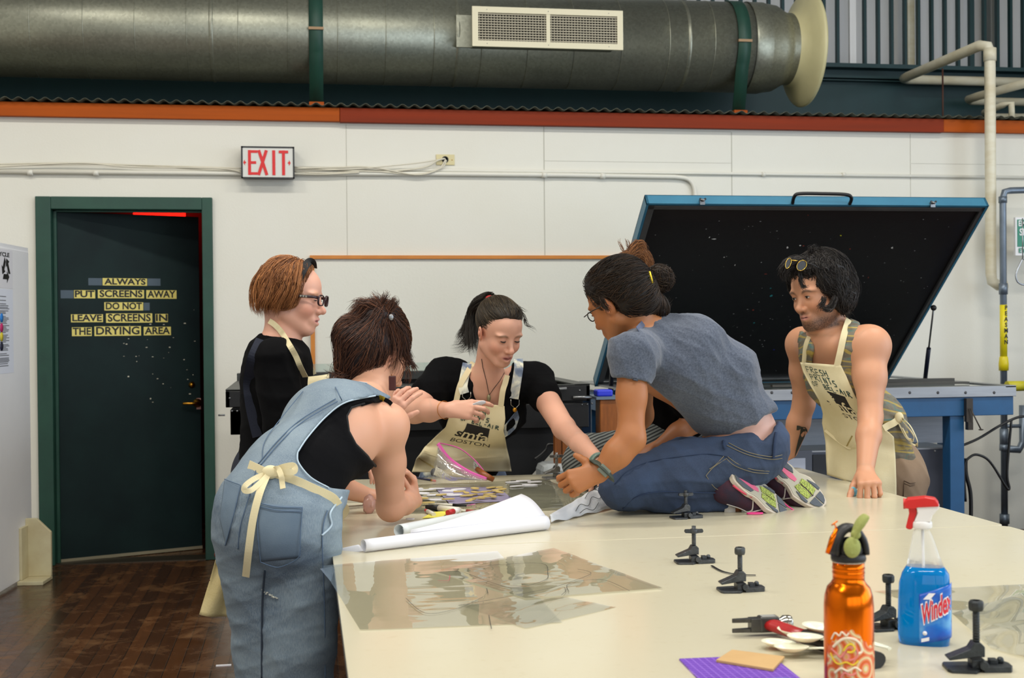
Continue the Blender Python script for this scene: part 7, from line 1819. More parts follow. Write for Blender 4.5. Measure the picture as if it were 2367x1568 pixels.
# ================================================================== woman kneeling on the table
def mk_kneeler():
    root = empty('person', atz(1600,1180,TZ), 'woman with a dark bun in grey tee and jeans kneeling on the far table', 'person')
    Y0 = 3.92; p = lambda x,y,dy=0: aty(x,y,Y0+dy)
    skin = (.38,.14,.045)
    H = headframe(p(1432,702,.03), camdir(-.66,-.38,-.66), camdir(-.30,.93,-.1)); s = 1.02
    S = SDF(); nk = p(1492,760,.04); up = p(1520,800,.05); ch = p(1565,845,.05); mid = p(1640,905,.07); wst = p(1700,965,.10); pel = p(1722,1040,.12)
    S.ell(ch,(.135,.17,.12),None,.05); S.ell(mid,(.115,.14,.11),None,.07); S.ell(wst,(.105,.14,.10),None,.08); S.ell(pel,(.125,.165,.125),None,.06); S.cap(nk,up,.052,.085,.05); S.cap(H @ V((0,-.035,-.05)),nk,.050,.054,.03)
    lS = p(1462,820,-.14); lE = p(1458,1015,-.20); lW = p(1388,1092,-.20); rS = p(1480,825,.25); rE = p(1480,960,.40); rW = p(1420,1050,.42)
    S.chain([up,lS],[.07,.058],.05); S.chain([lS,lS.lerp(lE,.5),lE],[.052,.042,.041],.03); S.chain([lE,lE.lerp(lW,.45),lW],[.045,.042,.028],.02)
    add_hand(S, lW, camdir(-.90,-.32,.10), camdir(-.05,.30,.95), 1.0, (42,50,52,50), 1, (72,-8), 3, .62)
    S.chain([up,rS],[.07,.055],.05); S.chain([rS,rE,rW],[.05,.042,.028],.03); add_hand(S, rW, camdir(-.9,-.3,0), UP, .95, (30,40,40,40), 1)
    hl,hr = p(1700,1062,.02),p(1712,1050,.24); kl_,kr = p(1452,1122,.0),p(1470,1105,.22); al,ar = p(1664,1163,.02),p(1735,1140,.22)
    S.chain([hl,kl_],[.09,.06],.04); S.chain([kl_,al],[.055,.036],.03); S.chain([hr,kr],[.09,.06],.04); S.chain([kr,ar],[.055,.036],.03)
    S.cap(al,p(1700,1168,0),.034,.03,.02); S.cap(ar,p(1790,1130,.2),.034,.03,.02)
    add_head(S,H,s)
    hd = A3(H.translation); v,F = sdf_mesh(S,.006,[(hd-.14,hd+.14,.0026),(A3(lW)+np.array([-.17,-.08,-.08]),A3(lW)+np.array([.05,.08,.08]),.0026)],2)
    col = head_paint(v,H,s,skin,(.55,.22,.18),brow=(.08,.05,.04),blush=.3); w = np.clip(1.6*blob(v,p(1770,985,.0),(.13,.14,.10)),0,1)[:,None]; col = col*(1-w)+np.array((.62,.36,.29))*w
    np_mesh('body',v,F,skin_m,root,col); add_eyes(root,H,s,.2)
    # grey tee
    T = SDF(); T.ell(ch,(.150,.19,.135),None,.05); T.ell(mid,(.128,.160,.122),None,.07); T.ell(p(1690,950,.09),(.112,.155,.108),None,.08); T.ell(p(1726,972,.10),(.10,.155,.082),None,.06); T.cap(nk.lerp(up,.35),up,.058,.095,.05); T.chain([up,lS,lS.lerp(lE,.42)],[.08,.070,.060],.04); T.chain([up,rS,rS.lerp(rE,.4)],[.08,.072,.068],.04)
    T.ell(p(1600,780,.05),(.09,.16,.07),None,.08); T.ell(p(1690,845,.06),(.07,.14,.07),None,.08)
    T.fn(picpoly([(1390,880),(1440,872),(1495,884),(1560,940),(1600,990),(1632,1018),(1680,1010),(1742,980),(1795,946),(1800,700),(1528,716),(1512,722),(1490,745),(1470,762),(1440,768),(1400,790),(1380,870)]),(-50,)*3,(50,)*3,.006)
    t = NT('heather_grey_jersey'); vec = t.coord(); n1 = t.noise(vec,170,4,.7); n2 = t.noise(vec,4,3); t.base(t.mix(t.ramp(n1,[(.35,(0,0,0,1)),(.65,(1,1,1,1))]), lin((62,70,86)), lin((88,96,112)))); t.set(Roughness=.9,Sheen_Weight=.2); t.bump(t.noise(vec,120,3),.3,.0015)
    gt_ = t.m; cloth('grey_tee',T,gt_,root,.0055,.0036,26,((.6,0,.8),(1,0,.2)),11,it=3)
    def onT(L_,o=.003,SS=T): return surfs(SS,L_,o)
    MB().tube(bez(onT([(1436,876),(1466,878),(1494,888)],.002),20),.0025,6).build('sleeve_hem',M_('tee_hem',(66,72,84),.9),root,True)
    ribbon('collar_rib',[q for q in onT([(1529,717),(1512,724),(1492,742),(1474,762)],.004)],.018,M_('tee_rib',(84,92,116),.9),root)
    # jeans
    J = SDF(); J.ell(pel,(.122,.168,.125),None,.05); J.ell(p(1740,1020,.1),(.105,.165,.09),None,.06)
    J.chain([hl,hl.lerp(kl_,.55),kl_],[.112,.092,.072],.05); J.chain([kl_,kl_.lerp(al,.4),al],[.070,.066,.052],.03); J.chain([hr,hr.lerp(kr,.5),kr],[.112,.092,.070],.05); J.chain([kr,ar.lerp(kr,.4),ar],[.068,.062,.050],.03)
    J.sph(p(1432,1128,.0),.062,.04); J.fn(lambda P: (TZ+.001)-P[...,2],(-50,)*3,(50,)*3,.004)
    J.fn(picpoly([(1360,1230),(1372,1080),(1480,1000),(1628,1012),(1660,1010),(1740,1000),(1762,1022),(1782,1004),(1798,975),(1840,985),(1840,1130),(1790,1170),(1668,1215)]),(-50,)*3,(50,)*3,.006)
    t = NT('mid_blue_denim'); vec = t.coord(); n1 = t.noise(vec,4,5,.6); n2 = t.noise(t.coord((120,120,30)),6,3); c = t.mix(t.ramp(n1,[(.4,(0,0,0,1)),(.7,(1,1,1,1))]), lin((26,40,66)), lin((44,66,100))); c = t.mix(t.math('MULTIPLY',n2,.35),c,lin((92,110,138))); t.base(c); t.set(Roughness=.85); t.bump(t.noise(vec,160,3),.3,.001)
    jd = t.m; cloth('blue_jeans',J,jd,root,.0055,.0030,26,((1,0,.2),(.3,0,1)),15,it=3)
    go = M_('tan_stitching',(120,112,92),.8); dkj = M_('denim_seam_fold_shade',(34,50,78),.9)
    def sm_(L_,m=go,r=.0013,nm='stitched_seam',o=.0016): 
        q = surfs(J,L_,o)
        if len(q) > 1: MB().tube(bez(q,40),r,5).build(nm,m,root,True)
    sm_([(1420,1120),(1450,1090),(1500,1068),(1580,1055),(1640,1050),(1690,1058)],dkj); sm_([(1640,1085),(1654,1075),(1673,1055)],go); sm_([(1632,1100),(1655,1130),(1690,1140),(1716,1136)],go); sm_([(1680,1062),(1700,1078),(1740,1092),(1776,1095)],go); sm_([(1682,1056),(1704,1072),(1740,1086),(1778,1090)],go); sm_([(1632,1100),(1650,1080),(1680,1060)],go); sm_([(1680,1030),(1730,1052),(1780,1062),(1808,1060)],go); sm_([(1684,1024),(1730,1046),(1780,1056),(1808,1052)],go)
    sm_([(1440,1178),(1470,1150),(1530,1138),(1620,1140),(1660,1140)],dkj,.0022,'fold_shade'); sm_([(1794,1000),(1790,1030),(1788,1060)],dkj,.005,'belt_loop',.004); sm_([(1674,1004),(1672,1022),(1674,1038)],dkj,.005,'belt_loop',.004)  # first line: shade between thigh and shin put into colour, no seam
    J2 = surfs(J,[(1645,1150),(1658,1156),(1660,1190)],.003)
    # shoes
    def shoe(tag_, heel, toe, ctr, roll_, part):
        """heel and toe in the world; sole faces roll_"""
        A_,B_ = heel,toe; f = (B_-A_).normalized(); Ls = (B_-A_).length; n = (V(roll_)-f*V(roll_).dot(f)).normalized(); sd = f.cross(n)
        Mx = frame(A_,f,sd,n)                      # x heel to toe, y sideways, z out of the sole
        U = SDF(); q = lambda x,y,z: Mx @ V((x*Ls,y,z))
        U.ell(q(.14,0,-.045),(.044,.042,.045),RM(Mx),.03); U.ell(q(.45,0,-.040),(.078,.046,.040),RM(Mx),.05); U.ell(q(.78,0,-.022),(.064,.052,.028),RM(Mx),.04); U.ell(q(.12,0,-.075),(.036,.028,.03),RM(Mx),.03)
        U.fn(lambda P: P[...,2]*-1+(TZ+.001),(-50,)*3,(50,)*3,.002)
        um = M_('purple_mesh_upper',(44,34,54),.8,var=.6,vs=16,rgb2=(96,34,44),bump=.5,bs=320,bd=.001)
        vv,FF = sdf_mesh(U,.0035,(),2); up_o = np_mesh('shoe_upper',vv,FF,um,part)
        def so(z0,z1,infl=0,xs=(0,1)):
            pl = []
            for k in range(40):
                a = 2*math.pi*k/40; x = .5-.5*math.cos(a); w = .042+.013*math.sin(math.pi*min(1,x*1.1))**.8*(1 if x>.45 else .35)+.004*(x>.5)
                e = abs(math.sin(a))**.55; y = math.copysign(w*e,math.sin(a)); 
                if .28 < x < .55: y *= .86
                pl.append(((x*(1+2*infl)-infl)*Ls, y*(1+infl*8)))
            return pl
        MB().prism(so(0,0,.01),-.010,.006,Mx).build('midsole',M_('white_midsole',(196,184,168),.6),part,True,bev=.003)
        MB().prism([(x*.96+.004,y*.96) for x,y in so(0,0)],.006,.0075,Mx).build('sole_base',M_('sole_cream',(170,164,146),.6),part,True)
        gr_ = M_('grey_tread',(78,84,92),.8,bump=.8,bs=240,bd=.002); 
        def pad(pl,m,nm,z=.0105): MB().prism([(x*Ls,y*1.27) for x,y in pl],.0076,z,Mx).build(nm,m,part,True,bev=.0015)
        pad([(.02,.0),(.05,.020),(.16,.028),(.30,.026),(.36,.014),(.24,.010),(.10,.004)],gr_,'tread_pad'); pad([(.02,-.003),(.05,-.020),(.16,-.028),(.30,-.026),(.36,-.014),(.24,-.008),(.10,-.004)],gr_,'tread_pad')
        pad([(.08,.003),(.24,.008),(.36,.010),(.46,.006),(.46,-.006),(.36,-.010),(.24,-.007),(.08,-.003)],M_('pink_shank',(208,96,128),.4),'pink_shank',.0095)
        gn = NT('green_tread') if 'green_tread' not in MATS else None
        if gn:
            w = gn.add('ShaderNodeTexWave'); w.inputs['Scale'].default_value = 60; w.inputs['Distortion'].default_value = 9; w.inputs['Detail Scale'].default_value = 3; gn.ln(gn.coord(),w.inputs[0]); gn.base(gn.ramp(w.outputs['Fac'],[(.35,lin((92,100,44))),(.6,lin((176,190,86)))])); gn.set(Roughness=.7); MATS['green_tread'] = gn.m
        pad([(.50,.020),(.62,.026),(.76,.024),(.78,.004),(.66,.001),(.52,.002)],MATS['green_tread'],'tread_pad'); pad([(.50,-.020),(.62,-.026),(.76,-.024),(.78,.0),(.66,-.003),(.52,-.002)],MATS['green_tread'],'tread_pad')
        pad([(.82,.0),(.82,.030),(.90,.026),(.96,.016),(.985,.002)],gr_,'tread_pad'); pad([(.82,-.003),(.82,-.030),(.90,-.026),(.96,-.016),(.985,-.003)],gr_,'tread_pad'); pad([(.56,.030),(.70,.040),(.79,.038),(.79,.029),(.62,.028)],gr_,'tread_pad'); pad([(.56,-.030),(.70,-.040),(.79,-.038),(.79,-.029),(.62,-.028)],gr_,'tread_pad')
        MB().tube([Mx @ V(((.02+.5*k/10)*Ls, (.042+.004*math.sin(k*.6)), -.002)) for k in range(11)],.0035,6).build('red_wave_plate',M_('coral_plate',(200,62,84),.4),part,True)
        MB().tube([Mx @ V(((.02+.5*k/10)*Ls, -(.043+.004*math.sin(k*.6)), -.002)) for k in range(11)],.0035,6).build('red_wave_plate',M_('coral_plate',(200,62,84),.4),part,True)
        # side emblem strokes
        for sg in (1,-1):
            def onU(x,z):
                y0 = .09; P0 = Mx @ V((x*Ls,sg*y0,z)); 
                for _ in range(40):
                    dd = float(U.eval(np.array([[*P0]]))[0])-.0012
                    if dd < .0004: break
                    P0 = P0-sd*sg*dd*.8
                return P0
            for L_ in ([(.42,-.012),(.50,-.040),(.46,-.070)],[(.60,-.012),(.52,-.040),(.52,-.075)],[(.20,-.074),(.36,-.060),(.50,-.055)]):
                MB().tube(bez([onU(*c) for c in L_],12),.0035,6,squash=(.5,1.3)).build('white_emblem',M_('emblem_white',(214,208,198),.6),part,True)
        return Mx
    s1 = empty('left_shoe',V((0,0,0))); s1.name = 'running_shoe'; s1.parent = root; s1.matrix_basis = root.matrix_basis.inverted()
    shoe('l', p(1690,1098,-.08), p(1816,1182,-.02), None, camdir(.62,.60,.50), s1)
    s2 = empty('running_shoe',V((0,0,0))); s2.parent = root; s2.matrix_basis = root.matrix_basis.inverted()
    shoe('r', p(1782,1066,.10), p(1902,1172,.02), None, camdir(.60,.30,.74), s2)
    pk_ = M_('pink_lace',(222,50,130),.5); q = p(1745,1188,-.1); MB().tube([V((q.x+.025*math.cos(a),q.y+.012*math.sin(a),TZ+.004)) for a in np.linspace(0,6.2,20)],.0025,6).build('shoe_lace',pk_,s1,True)
    MB().tube(bez([p(1808,1160,-.0),p(1820,1170,-.02),p(1838,1182,-.03)],12),.0025,6).build('shoe_lace',pk_,s2,True)
    MB().lathe([(0,0),(.034,0),(.036,.02),(.030,.035)],20,frame(p(1671,1178,-.0),camdir(0,1,0),camdir(0,0,1),camdir(1,0,0)),cap=False).build('white_sock',M_('sock_white',(196,190,180),.9),root,True)
    # watch and hair band
    def ring(P0,D0,r,rt,nm,m,sq=(1,1),pp=root):
        D0 = V(D0).normalized(); a = D0.orthogonal().normalized(); b_ = D0.cross(a); MB().tube([V(P0)+a*r*math.cos(t_)+b_*r*math.sin(t_) for t_ in np.linspace(0,6.283,29)[:-1]],rt,8,closed=True,squash=sq).build(nm,m,pp,True)
    dl = (lW-lE).normalized(); ring(lW-dl*.012,dl,.036,.0125,'watch_strap',M_('grey_green_strap',(52,60,50),.6,bump=.4,bs=200),(.35,1.25))
    q = lW-dl*.012-CF*.036; MB().box((-.013,-.018,-.004),(.013,.018,.006),frame(q,dl,dl.cross(-CF).normalized(),-CF)).build('watch_face',M_('watch_grey',(104,112,98),.3),root,True,bev=.003)
    MB().ball(lW-dl*.030+V((0,-.028,.022)),.006,u=8,v=6).build('red_bead',redp,root,True)
    # hair
    m = hair_mat('black_brown_hair',(40,28,18),(70,50,30)); cols = ((.010,.006,.004),(.055,.028,.012))
    HS = SDF(); Hp = lambda x,y,z: H @ V((x*s,y*s,z*s))
    HS.ell(Hp(0,-.024,.048),(.086*s,.108*s,.094*s),RM(H),.02); HS.ell(Hp(0,.030,.088),(.06*s,.05*s,.036*s),RM(H),.03); HS.ell(Hp(0,-.07,-.01),(.07,.06,.06),RM(H),.05); HS.ell(p(1512,715,.05),(.045,.05,.05),None,.05)
    HS.ell(Hp(0,.108,-.02),(.09*s,.060*s,.085*s),RM(H),.02,'s')
    for g in (-1,1): HS.ell(Hp(g*.08,-.006,-.028),(.028*s,.034*s,.050*s),RM(H),.012,'s')
    hv,hF = sdf_mesh(HS,.0045,(),2); np_mesh('hair',hv,hF,m,root,np.tile((.011,.007,.005),(len(hv),1)))
    bun = p(1524,645,.03); tie = A3(p(1500,648,.02))
    def fld(P,k): d = tie-P; return d/(np.linalg.norm(d,axis=1,keepdims=True)+1e-6)
    strands('hair_strands',root,m,sample(hv,hF,2600,None,1),fld,HS,11,.0085,.0008,.004,cols,.22,2)
    B = SDF(); B.ell(bun,(.042,.045,.040),None,.02); bv,bF = sdf_mesh(B,.005,(),1); bo = np_mesh('hair_bun',bv,bF,m,root,np.tile((.014,.009,.006),(len(bv),1))); bc = A3(bun)
    def fb_(P,k): d = P-bc; return np.cross(d,np.array([.3,-1,.2]))
    strands('bun_strands',root,m,sample(bv,bF,900,None,3),fb_,B,9,.0065,.0009,.005,cols,.15,5)
    g = lambda L_,dy=.05: [p(x,y,dy) for x,y in L_]
    guides('loose_hair',root,m,[(g([(1500,690),(1515,705),(1528,712),(1535,700)]),.35,1,2),(g([(1480,700),(1500,725),(1515,735),(1522,728)]),.35,1.2,2),(g([(1390,690),(1396,705),(1402,712),(1404,720)],-.09),.12,.6,.6)],500,.014,.0008,cols,3,12,.3,.002)
    yb = M_('yellow_hair_tie',(226,196,20),.5); MB().tube([p(1500,630,-.055),p(1504,645,-.065),p(1507,660,-.06)],.006,8,squash=(1.4,.7)).build('yellow_hair_clip',yb,root,True)
    gm = M_('black_frame',(20,20,24),.3); Z = Hp
    gg = empty('glasses',Z(0,.1,0)); gg.parent = root; gg.matrix_basis = root.matrix_basis.inverted() @ gg.matrix_basis
    for g_ in (-1,1): MB().tube([Z(g_*.034+.020*math.cos(a),.104-.2*abs(g_*.034+.020*math.cos(a)),.0+.015*math.sin(a)) for a in np.linspace(0,6.283,21)[:-1]],.0018,6,closed=True).build('lens_rim',gm,gg,True)
    MB().tube([Z(-.058,.104,.006),Z(-.078,.06,.006),Z(-.083,.0,.004)],.0018,6).build('temple_arm',gm,gg,True)
mk_kneeler()
# ================================================================== dark haired man leaning on the table
def mk_man():
    root = empty('person', (2.35,4.55,0), 'man with curly dark hair in patterned tank top and canvas apron leaning over the table', 'person')
    Y0 = 4.55; p = lambda x,y,dy=0: aty(x,y,Y0+dy)
    skin = (.60,.29,.165)
    H = headframe(p(1893,678,.02), camdir(-.80,-.22,.50), camdir(-.14,1,0)); s = 1.10
    S = SDF(); nk = p(1912,762,.04); up = p(1925,800,.08); ch = p(1945,860,.08); wst = p(2010,985,.10); pel = p(2040,1075,.12)
    S.ell(up,(.11,.19,.08),None,.05); S.ell(ch,(.115,.185,.14),None,.06); S.ell(wst,(.115,.155,.14),None,.09); S.ell(pel,(.125,.165,.12),None,.08); S.cap(nk,up,.062,.085,.05); S.cap(H @ V((0,-.035,-.05)),nk,.060,.064,.03)
    lS = p(2010,800,-.10); lE = p(2012,965,-.20); lW = p(2000,1092,-.36); rS = p(1856,796,.34); rE = p(1858,935,.42); rW = p(1826,1055,.47)
    rW.z = max(rW.z,TZ+.07)
    S.chain([up,lS],[.08,.066],.05); S.sph(lS,.070,.04); S.chain([lS,lS.lerp(lE,.45),lE],[.066,.056,.041],.03); S.chain([lE,lE.lerp(lW,.35),lW],[.043,.043,.029],.02)
    S.chain([up,rS],[.075,.06],.05); S.sph(rS,.062,.03); S.chain([rS,rS.lerp(rE,.45),rE],[.060,.052,.042],.03); S.chain([rE,rE.lerp(rW,.4),rW],[.045,.046,.032],.02)
    add_hand(S, lW, camdir(-.08,-.34,.93), camdir(-.05,.93,.34), 1.06, (66,62,60,56), 1, (38,30), 8)
    add_hand(S, rW, camdir(-.5,-.6,0), camdir(-.3,.8,0), 1.0, (20,20,20,20), 1)
    add_head(S,H,s,male=True,jaw=1.06)
    for g in (-1,1): S.chain([pel+V((0,.09*g,-.05)),V((pel.x+.0,pel.y+.1*g,.47)),V((pel.x+.05,pel.y+.1*g,.08))],[.095,.062,.045],.04); S.cap(V((pel.x+.05,pel.y+.1*g,.07)),V((pel.x-.12,pel.y+.1*g,.035)),.045,.035,.03)
    hd = A3(H.translation); v,F = sdf_mesh(S,.006,[(hd-.16,hd+.15,.0026),(A3(lW)+np.array([-.14,-.14,-.13]),A3(lW)+np.array([.1,.08,.03]),.0026)],2)
    col = head_paint(v,H,s,skin,(.58,.24,.20),beard=1.0,brow=(.05,.03,.02),blush=.35)
    w = blob(v, p(1905,835,-.06), (.05,.07,.05)); col = col*(1-.35*w[:,None])+np.array((.30,.14,.08))*.35*w[:,None]
    np_mesh('body',v,F,skin_m,root,col); add_eyes(root,H,s,.75,lw=1.4)
    # tattoo of a hammer on the inner forearm, in ink on the skin
    tk = M_('tattoo_ink',(52,50,38),.6); 
    def ontat(L_,nm='tattoo'):
        q = surfs(S,L_,.0012,t0=3.6); 
        if len(q) > 2: b = MB(); b.bm.faces.new([b.bm.verts.new(x) for x in q]); b.build(nm,tk,root,True)
    ontat([(1851,990),(1862,992),(1860,1010),(1854,1030),(1849,1046),(1845,1060),(1837,1058),(1840,1040),(1845,1018),(1849,1004)]); ontat([(1842,984),(1849,985),(1853,987),(1862,988),(1866,994),(1867,1001),(1863,997),(1858,993),(1850,992),(1847,995),(1841,995)]); ontat([(1832,1058),(1834,1061),(1833,1070),(1831,1068)]); ontat([(1836,1060),(1839,1062),(1836,1072),(1834,1068)])
    # tank top
    T = SDF(); T.ell(up,(.122,.20,.085),None,.05); T.ell(ch,(.132,.205,.155),None,.06); T.ell(wst,(.135,.175,.15),None,.09); T.ell(p(2053,1062,.12),(.135,.178,.13),None,.08); T.cap(p(1975,770,.06),up,.04,.09,.05); T.chain([up,lS.lerp(up,.2)],[.095,.084],.04); T.chain([up,rS.lerp(up,.3)],[.085,.07],.04)
    T.fn(picpoly([(1842,1130),(1846,900),(1846,820),(1848,762),(1872,775),(1880,800),(1878,846),(1938,846),(1946,800),(1958,735),(1974,718),(2010,727),(1988,748),(1976,790),(1974,860),(1980,900),(2060,900),(2072,800),(2090,900),(2098,1010),(2116,1050),(2116,1082),(2060,1100),(2040,1140)]),(-50,)*3,(50,)*3,.005)
    t = NT('patterned_tank'); vec = t.coord((1,1,1),rotz=(0,math.radians(38),0)); vs_ = t.coord((1,1,3.2),rotz=(0,math.radians(-24),0)); n = t.noise(vs_,9,4,.6,.8); n2 = t.noise(t.coord((3,3,.6)),26,3)
    wv = t.add('ShaderNodeTexWave'); wv.inputs['Scale'].default_value = 3.2; wv.inputs['Distortion'].default_value = 9; wv.bands_direction = 'Z'; t.ln(vs_,wv.inputs[0])
    c = t.ramp(n,[(.36,lin((66,112,108))),(.43,lin((112,104,86))),(.57,lin((92,84,72))),(.64,lin((150,126,44)))]); c = t.mix(t.ramp(wv.outputs['Fac'],[(.86,(0,0,0,1)),(.93,(.8,.8,.8,1))]),c,lin((184,156,50))); c = t.mix(t.math('MULTIPLY',n2,.35),c,lin((150,150,140)))
    t.base(c); t.set(Roughness=.85); t.bump(t.noise(vec,140,3),.25,.001); cloth('tank_top',T,t.m,root,.006,.004,22,((.4,.2,1),(1,0,.5)),21)
    # trousers
    P = SDF(); P.ell(pel,(.145,.185,.13),None,.05); P.ell(p(2062,1110,.1),(.12,.16,.10),None,.05)
    for g in (-1,1): P.chain([pel+V((0,.09*g,-.05)),V((pel.x,pel.y+.1*g,.47)),V((pel.x+.05,pel.y+.1*g,.08))],[.115,.095,.09],.04)
    pm2 = M_('khaki_canvas',(142,118,94),.85,var=.6,vs=5,rgb2=(104,84,64),bump=.3,bs=160,bd=.001); cloth('khaki_trousers',P,pm2,root,.0075,.004,18,((1,0,.4),),31)
    for L_ in ([(2090,1112),(2088,1150)],[(2090,1112),(2104,1118),(2116,1116)],[(2090,1118),(2104,1124),(2115,1121)]): 
        q = surfs(P,L_,.003); 
        if len(q) > 1: MB().tube(q,.0016,5).build('pocket_seam',M_('khaki_seam',(92,72,54),.85),root,True)
    # apron
    AS = SDF(); AS.p = list(T.p)[:-1]; AS.ell(pel+V((-.03,0,-.05)),(.17,.21,.16),None,.08)
    prof = ((0,1912,2072),(.12,1910,2072),(.30,1908,2070),(.46,1900,2066),(.55,1902,2034),(.66,1894,1992),(.80,1872,1972),(.92,1856,1956),(1,1850,1944))
    G, at_ = panel(AS, outline_shape(prof, lambda u: 838+7*u, lambda u: 1098+52*u), 36, 48, .010, 3.8, 6, 14, lambda u,v: .006*math.sin(11*u+5*v)*(1-v)+.008*math.exp(-((v-.36)/.05)**2)*math.sin(5*u))
    sheet('apron_cloth',G,canvas,root,.003)
    apron_print(root, lambda u,v,o=0: at_(.02+.80*u+.05*(1-v), .47+.53*v-.05*u, o), .10, .98, .97)
    ribbon('neck_tape',[at_(.90,1,.004)]+surfs(T,[(1942,815),(1952,770)],.008,t0=3.5)+surfs(S,[(1962,738),(1964,722)],.010,t0=3.5),.024,canvas_w,root)
    ribbon('neck_tape',[at_(.08,1,.004)]+surfs(T,[(1862,800),(1870,778)],.008,t0=3.5),.016,canvas_w,root)
    ribbon('pocket_edge',[at_(u,v_,.005) for u,v_ in ((.02,.40),(.15,.34),(.32,.29),(.40,.31),(.55,.34),(.75,.36))],.010,canvas_w,root); ribbon('pocket_fold',[at_(u,v_,.006) for u,v_ in ((.30,.30),(.36,.36),(.40,.40))],.006,M_('canvas_fold',(176,156,98),.8),root)
    ribbon('apron_tie',[at_(.98,.52,.004)]+surfs(T,[(2052,985),(2066,978),(2080,968)],.010,t0=3.5),.026,canvas_w,root)
    c_ = lambda x,y,dy: p(x,y,dy)
    k = surf(T,2078,966,.012,t0=3.5) or p(2078,966,0); dk_ = k.y-Y0
    ribbon('bow_loop',[c_(2080,966,dk_),c_(2096,985,dk_-.02),c_(2112,1008,dk_-.02),c_(2108,1018,dk_-.015),c_(2094,1010,dk_-.01),c_(2078,980,dk_)],.018,canvas_w,root,nrm=(.7,-.5,.3)); ribbon('bow_loop',[c_(2082,962,dk_),c_(2104,985,dk_-.03),c_(2120,1018,dk_-.03),c_(2119,1030,dk_-.02),c_(2104,1022,dk_-.01),c_(2086,990,dk_)],.016,canvas_w,root,nrm=(.7,-.5,.3)); MB().ball(k,.018,sc=(1,.7,1.2)).build('bow_knot',canvas_w,root,True)
    # hair
    m = hair_mat('black_curly_hair',(28,24,24),(60,52,50)); cols = ((.006,.004,.004),(.045,.036,.030))
    HS = SDF(); Hp = lambda x,y,z: H @ V((x*s,y*s,z*s))
    HS.ell(Hp(0,-.030,.058),(.090*s,.105*s,.088*s),RM(H),.02); HS.ell(Hp(0,.045,.098),(.060*s,.040*s,.030*s),RM(H),.03)
    for g in (-1,1): HS.ell(Hp(g*.080,-.030,-.015),(.026*s,.050*s,.062*s),RM(H),.03); HS.ell(Hp(g*.07,.01,.05),(.030*s,.04*s,.05*s),RM(H),.03)
    HS.ell(Hp(0,-.10,.0),(.07*s,.04*s,.075*s),RM(H),.04); HS.ell(Hp(0,.105,-.015),(.088*s,.055*s,.085*s),RM(H),.02,'s')
    hv,hF = sdf_mesh(HS,.0045,(),2); hv = hv+vnormals(hv,hF)*folds(hv,.006,70,((1,0,.4),(0,.6,1)),4)[:,None]; np_mesh('hair',hv,hF,m,root,np.tile((.008,.006,.006),(len(hv),1)))
    crown = A3(Hp(0,-.01,.15)); dn = -A3(Hp(0,0,1)-Hp(0,0,0))
    def fld(P,k): d = P-crown; d /= np.linalg.norm(d,axis=1,keepdims=True)+1e-6; return d*.7+dn*.5+.55*np.sin(P[:,[1,2,0]]*75+k*.5)
    strands('hair_strands',root,m,sample(hv,hF,3000,None,1),fld,HS,9,.0078,.0010,.006,cols,.40,2,wave=.25)
    g = lambda L_,dy=-.06: [p(x,y,dy) for x,y in L_]
    Gd = [(g([(1850,640),(1852,655),(1862,665),(1868,660)],-.12),.03,.4,.3),(g([(1848,635),(1853,650),(1856,665),(1857,675)],-.13),.015,.4,.2),(g([(1905,690),(1902,702),(1896,708),(1894,712)],-.10),.06,.6,.4),(g([(1930,690),(1920,712),(1908,714),(1900,710)],-.10),.10,.8,.6),(g([(1945,700),(1950,715),(1955,724),(1962,716)],-.04),.16,1,1),(g([(1960,640),(1972,650),(1974,670),(1970,690)],.06),.14,1,1.2),(g([(1880,592),(1874,580),(1880,574),(1892,578)],-.0),.08,.8,.8),(g([(1830,615),(1816,622),(1810,636),(1814,645)],-.02),.16,1,1),(g([(1845,600),(1826,604),(1812,618),(1808,630)],-.03),.14,1,1)]
    guides('hair_curls',root,m,Gd,900,.014,.0009,cols,3,12,.3,.0028)
    gm = M_('gold_wire',(214,176,80),.25,1); gg = empty('sunglasses',Hp(0,.07,.12)); gg.parent = root; gg.matrix_basis = root.matrix_basis.inverted() @ gg.matrix_basis
    for cx_,cy__,w_ in ((1853,614,11),(1822,609,6)):
        MB().tube([p(cx_+w_*math.cos(a)+3*math.sin(a),cy__-12*math.sin(a),-.115) for a in np.linspace(0,6.283,21)[:-1]],.0013,6,closed=True).build('lens_rim',gm,gg,True)
        b = MB(); b.bm.faces.new([b.bm.verts.new(p(cx_+w_*.93*math.cos(a)+3*math.sin(a),cy__-11*math.sin(a),-.113)) for a in np.linspace(0,6.283,15)[:-1]]); b.build('dark_lens',M_('dark_lens',(18,16,16),.1),gg,True)
    MB().tube([p(1830,602,-.115),p(1843,603,-.118)],.002,6).build('bridge',gm,gg,True); MB().tube([p(1864,608,-.115),p(1880,612,-.11),p(1905,628,-.08)],.002,6).build('temple_arm',blackp,gg,True)
    # pale blue crumpled cloth lump under his fist
    return lW
lw = mk_man()
q = atz(1971,1147,TZ); b = MB(); b.ball((q.x,q.y+.0,TZ+.016),.018,sc=(.8,.9,1.2),u=16,v=12)
for v_ in b.bm.verts: v_.co += V((1,1,.6))*.006*noise.noise(v_.co*110)
tag(b.build('blue_ball', M_('pale_blue_rubber',(120,190,206),.4,var=.5,vs=60,rgb2=(60,120,150))), 'small pale blue lump pressed under the fist of the man', 'lump')
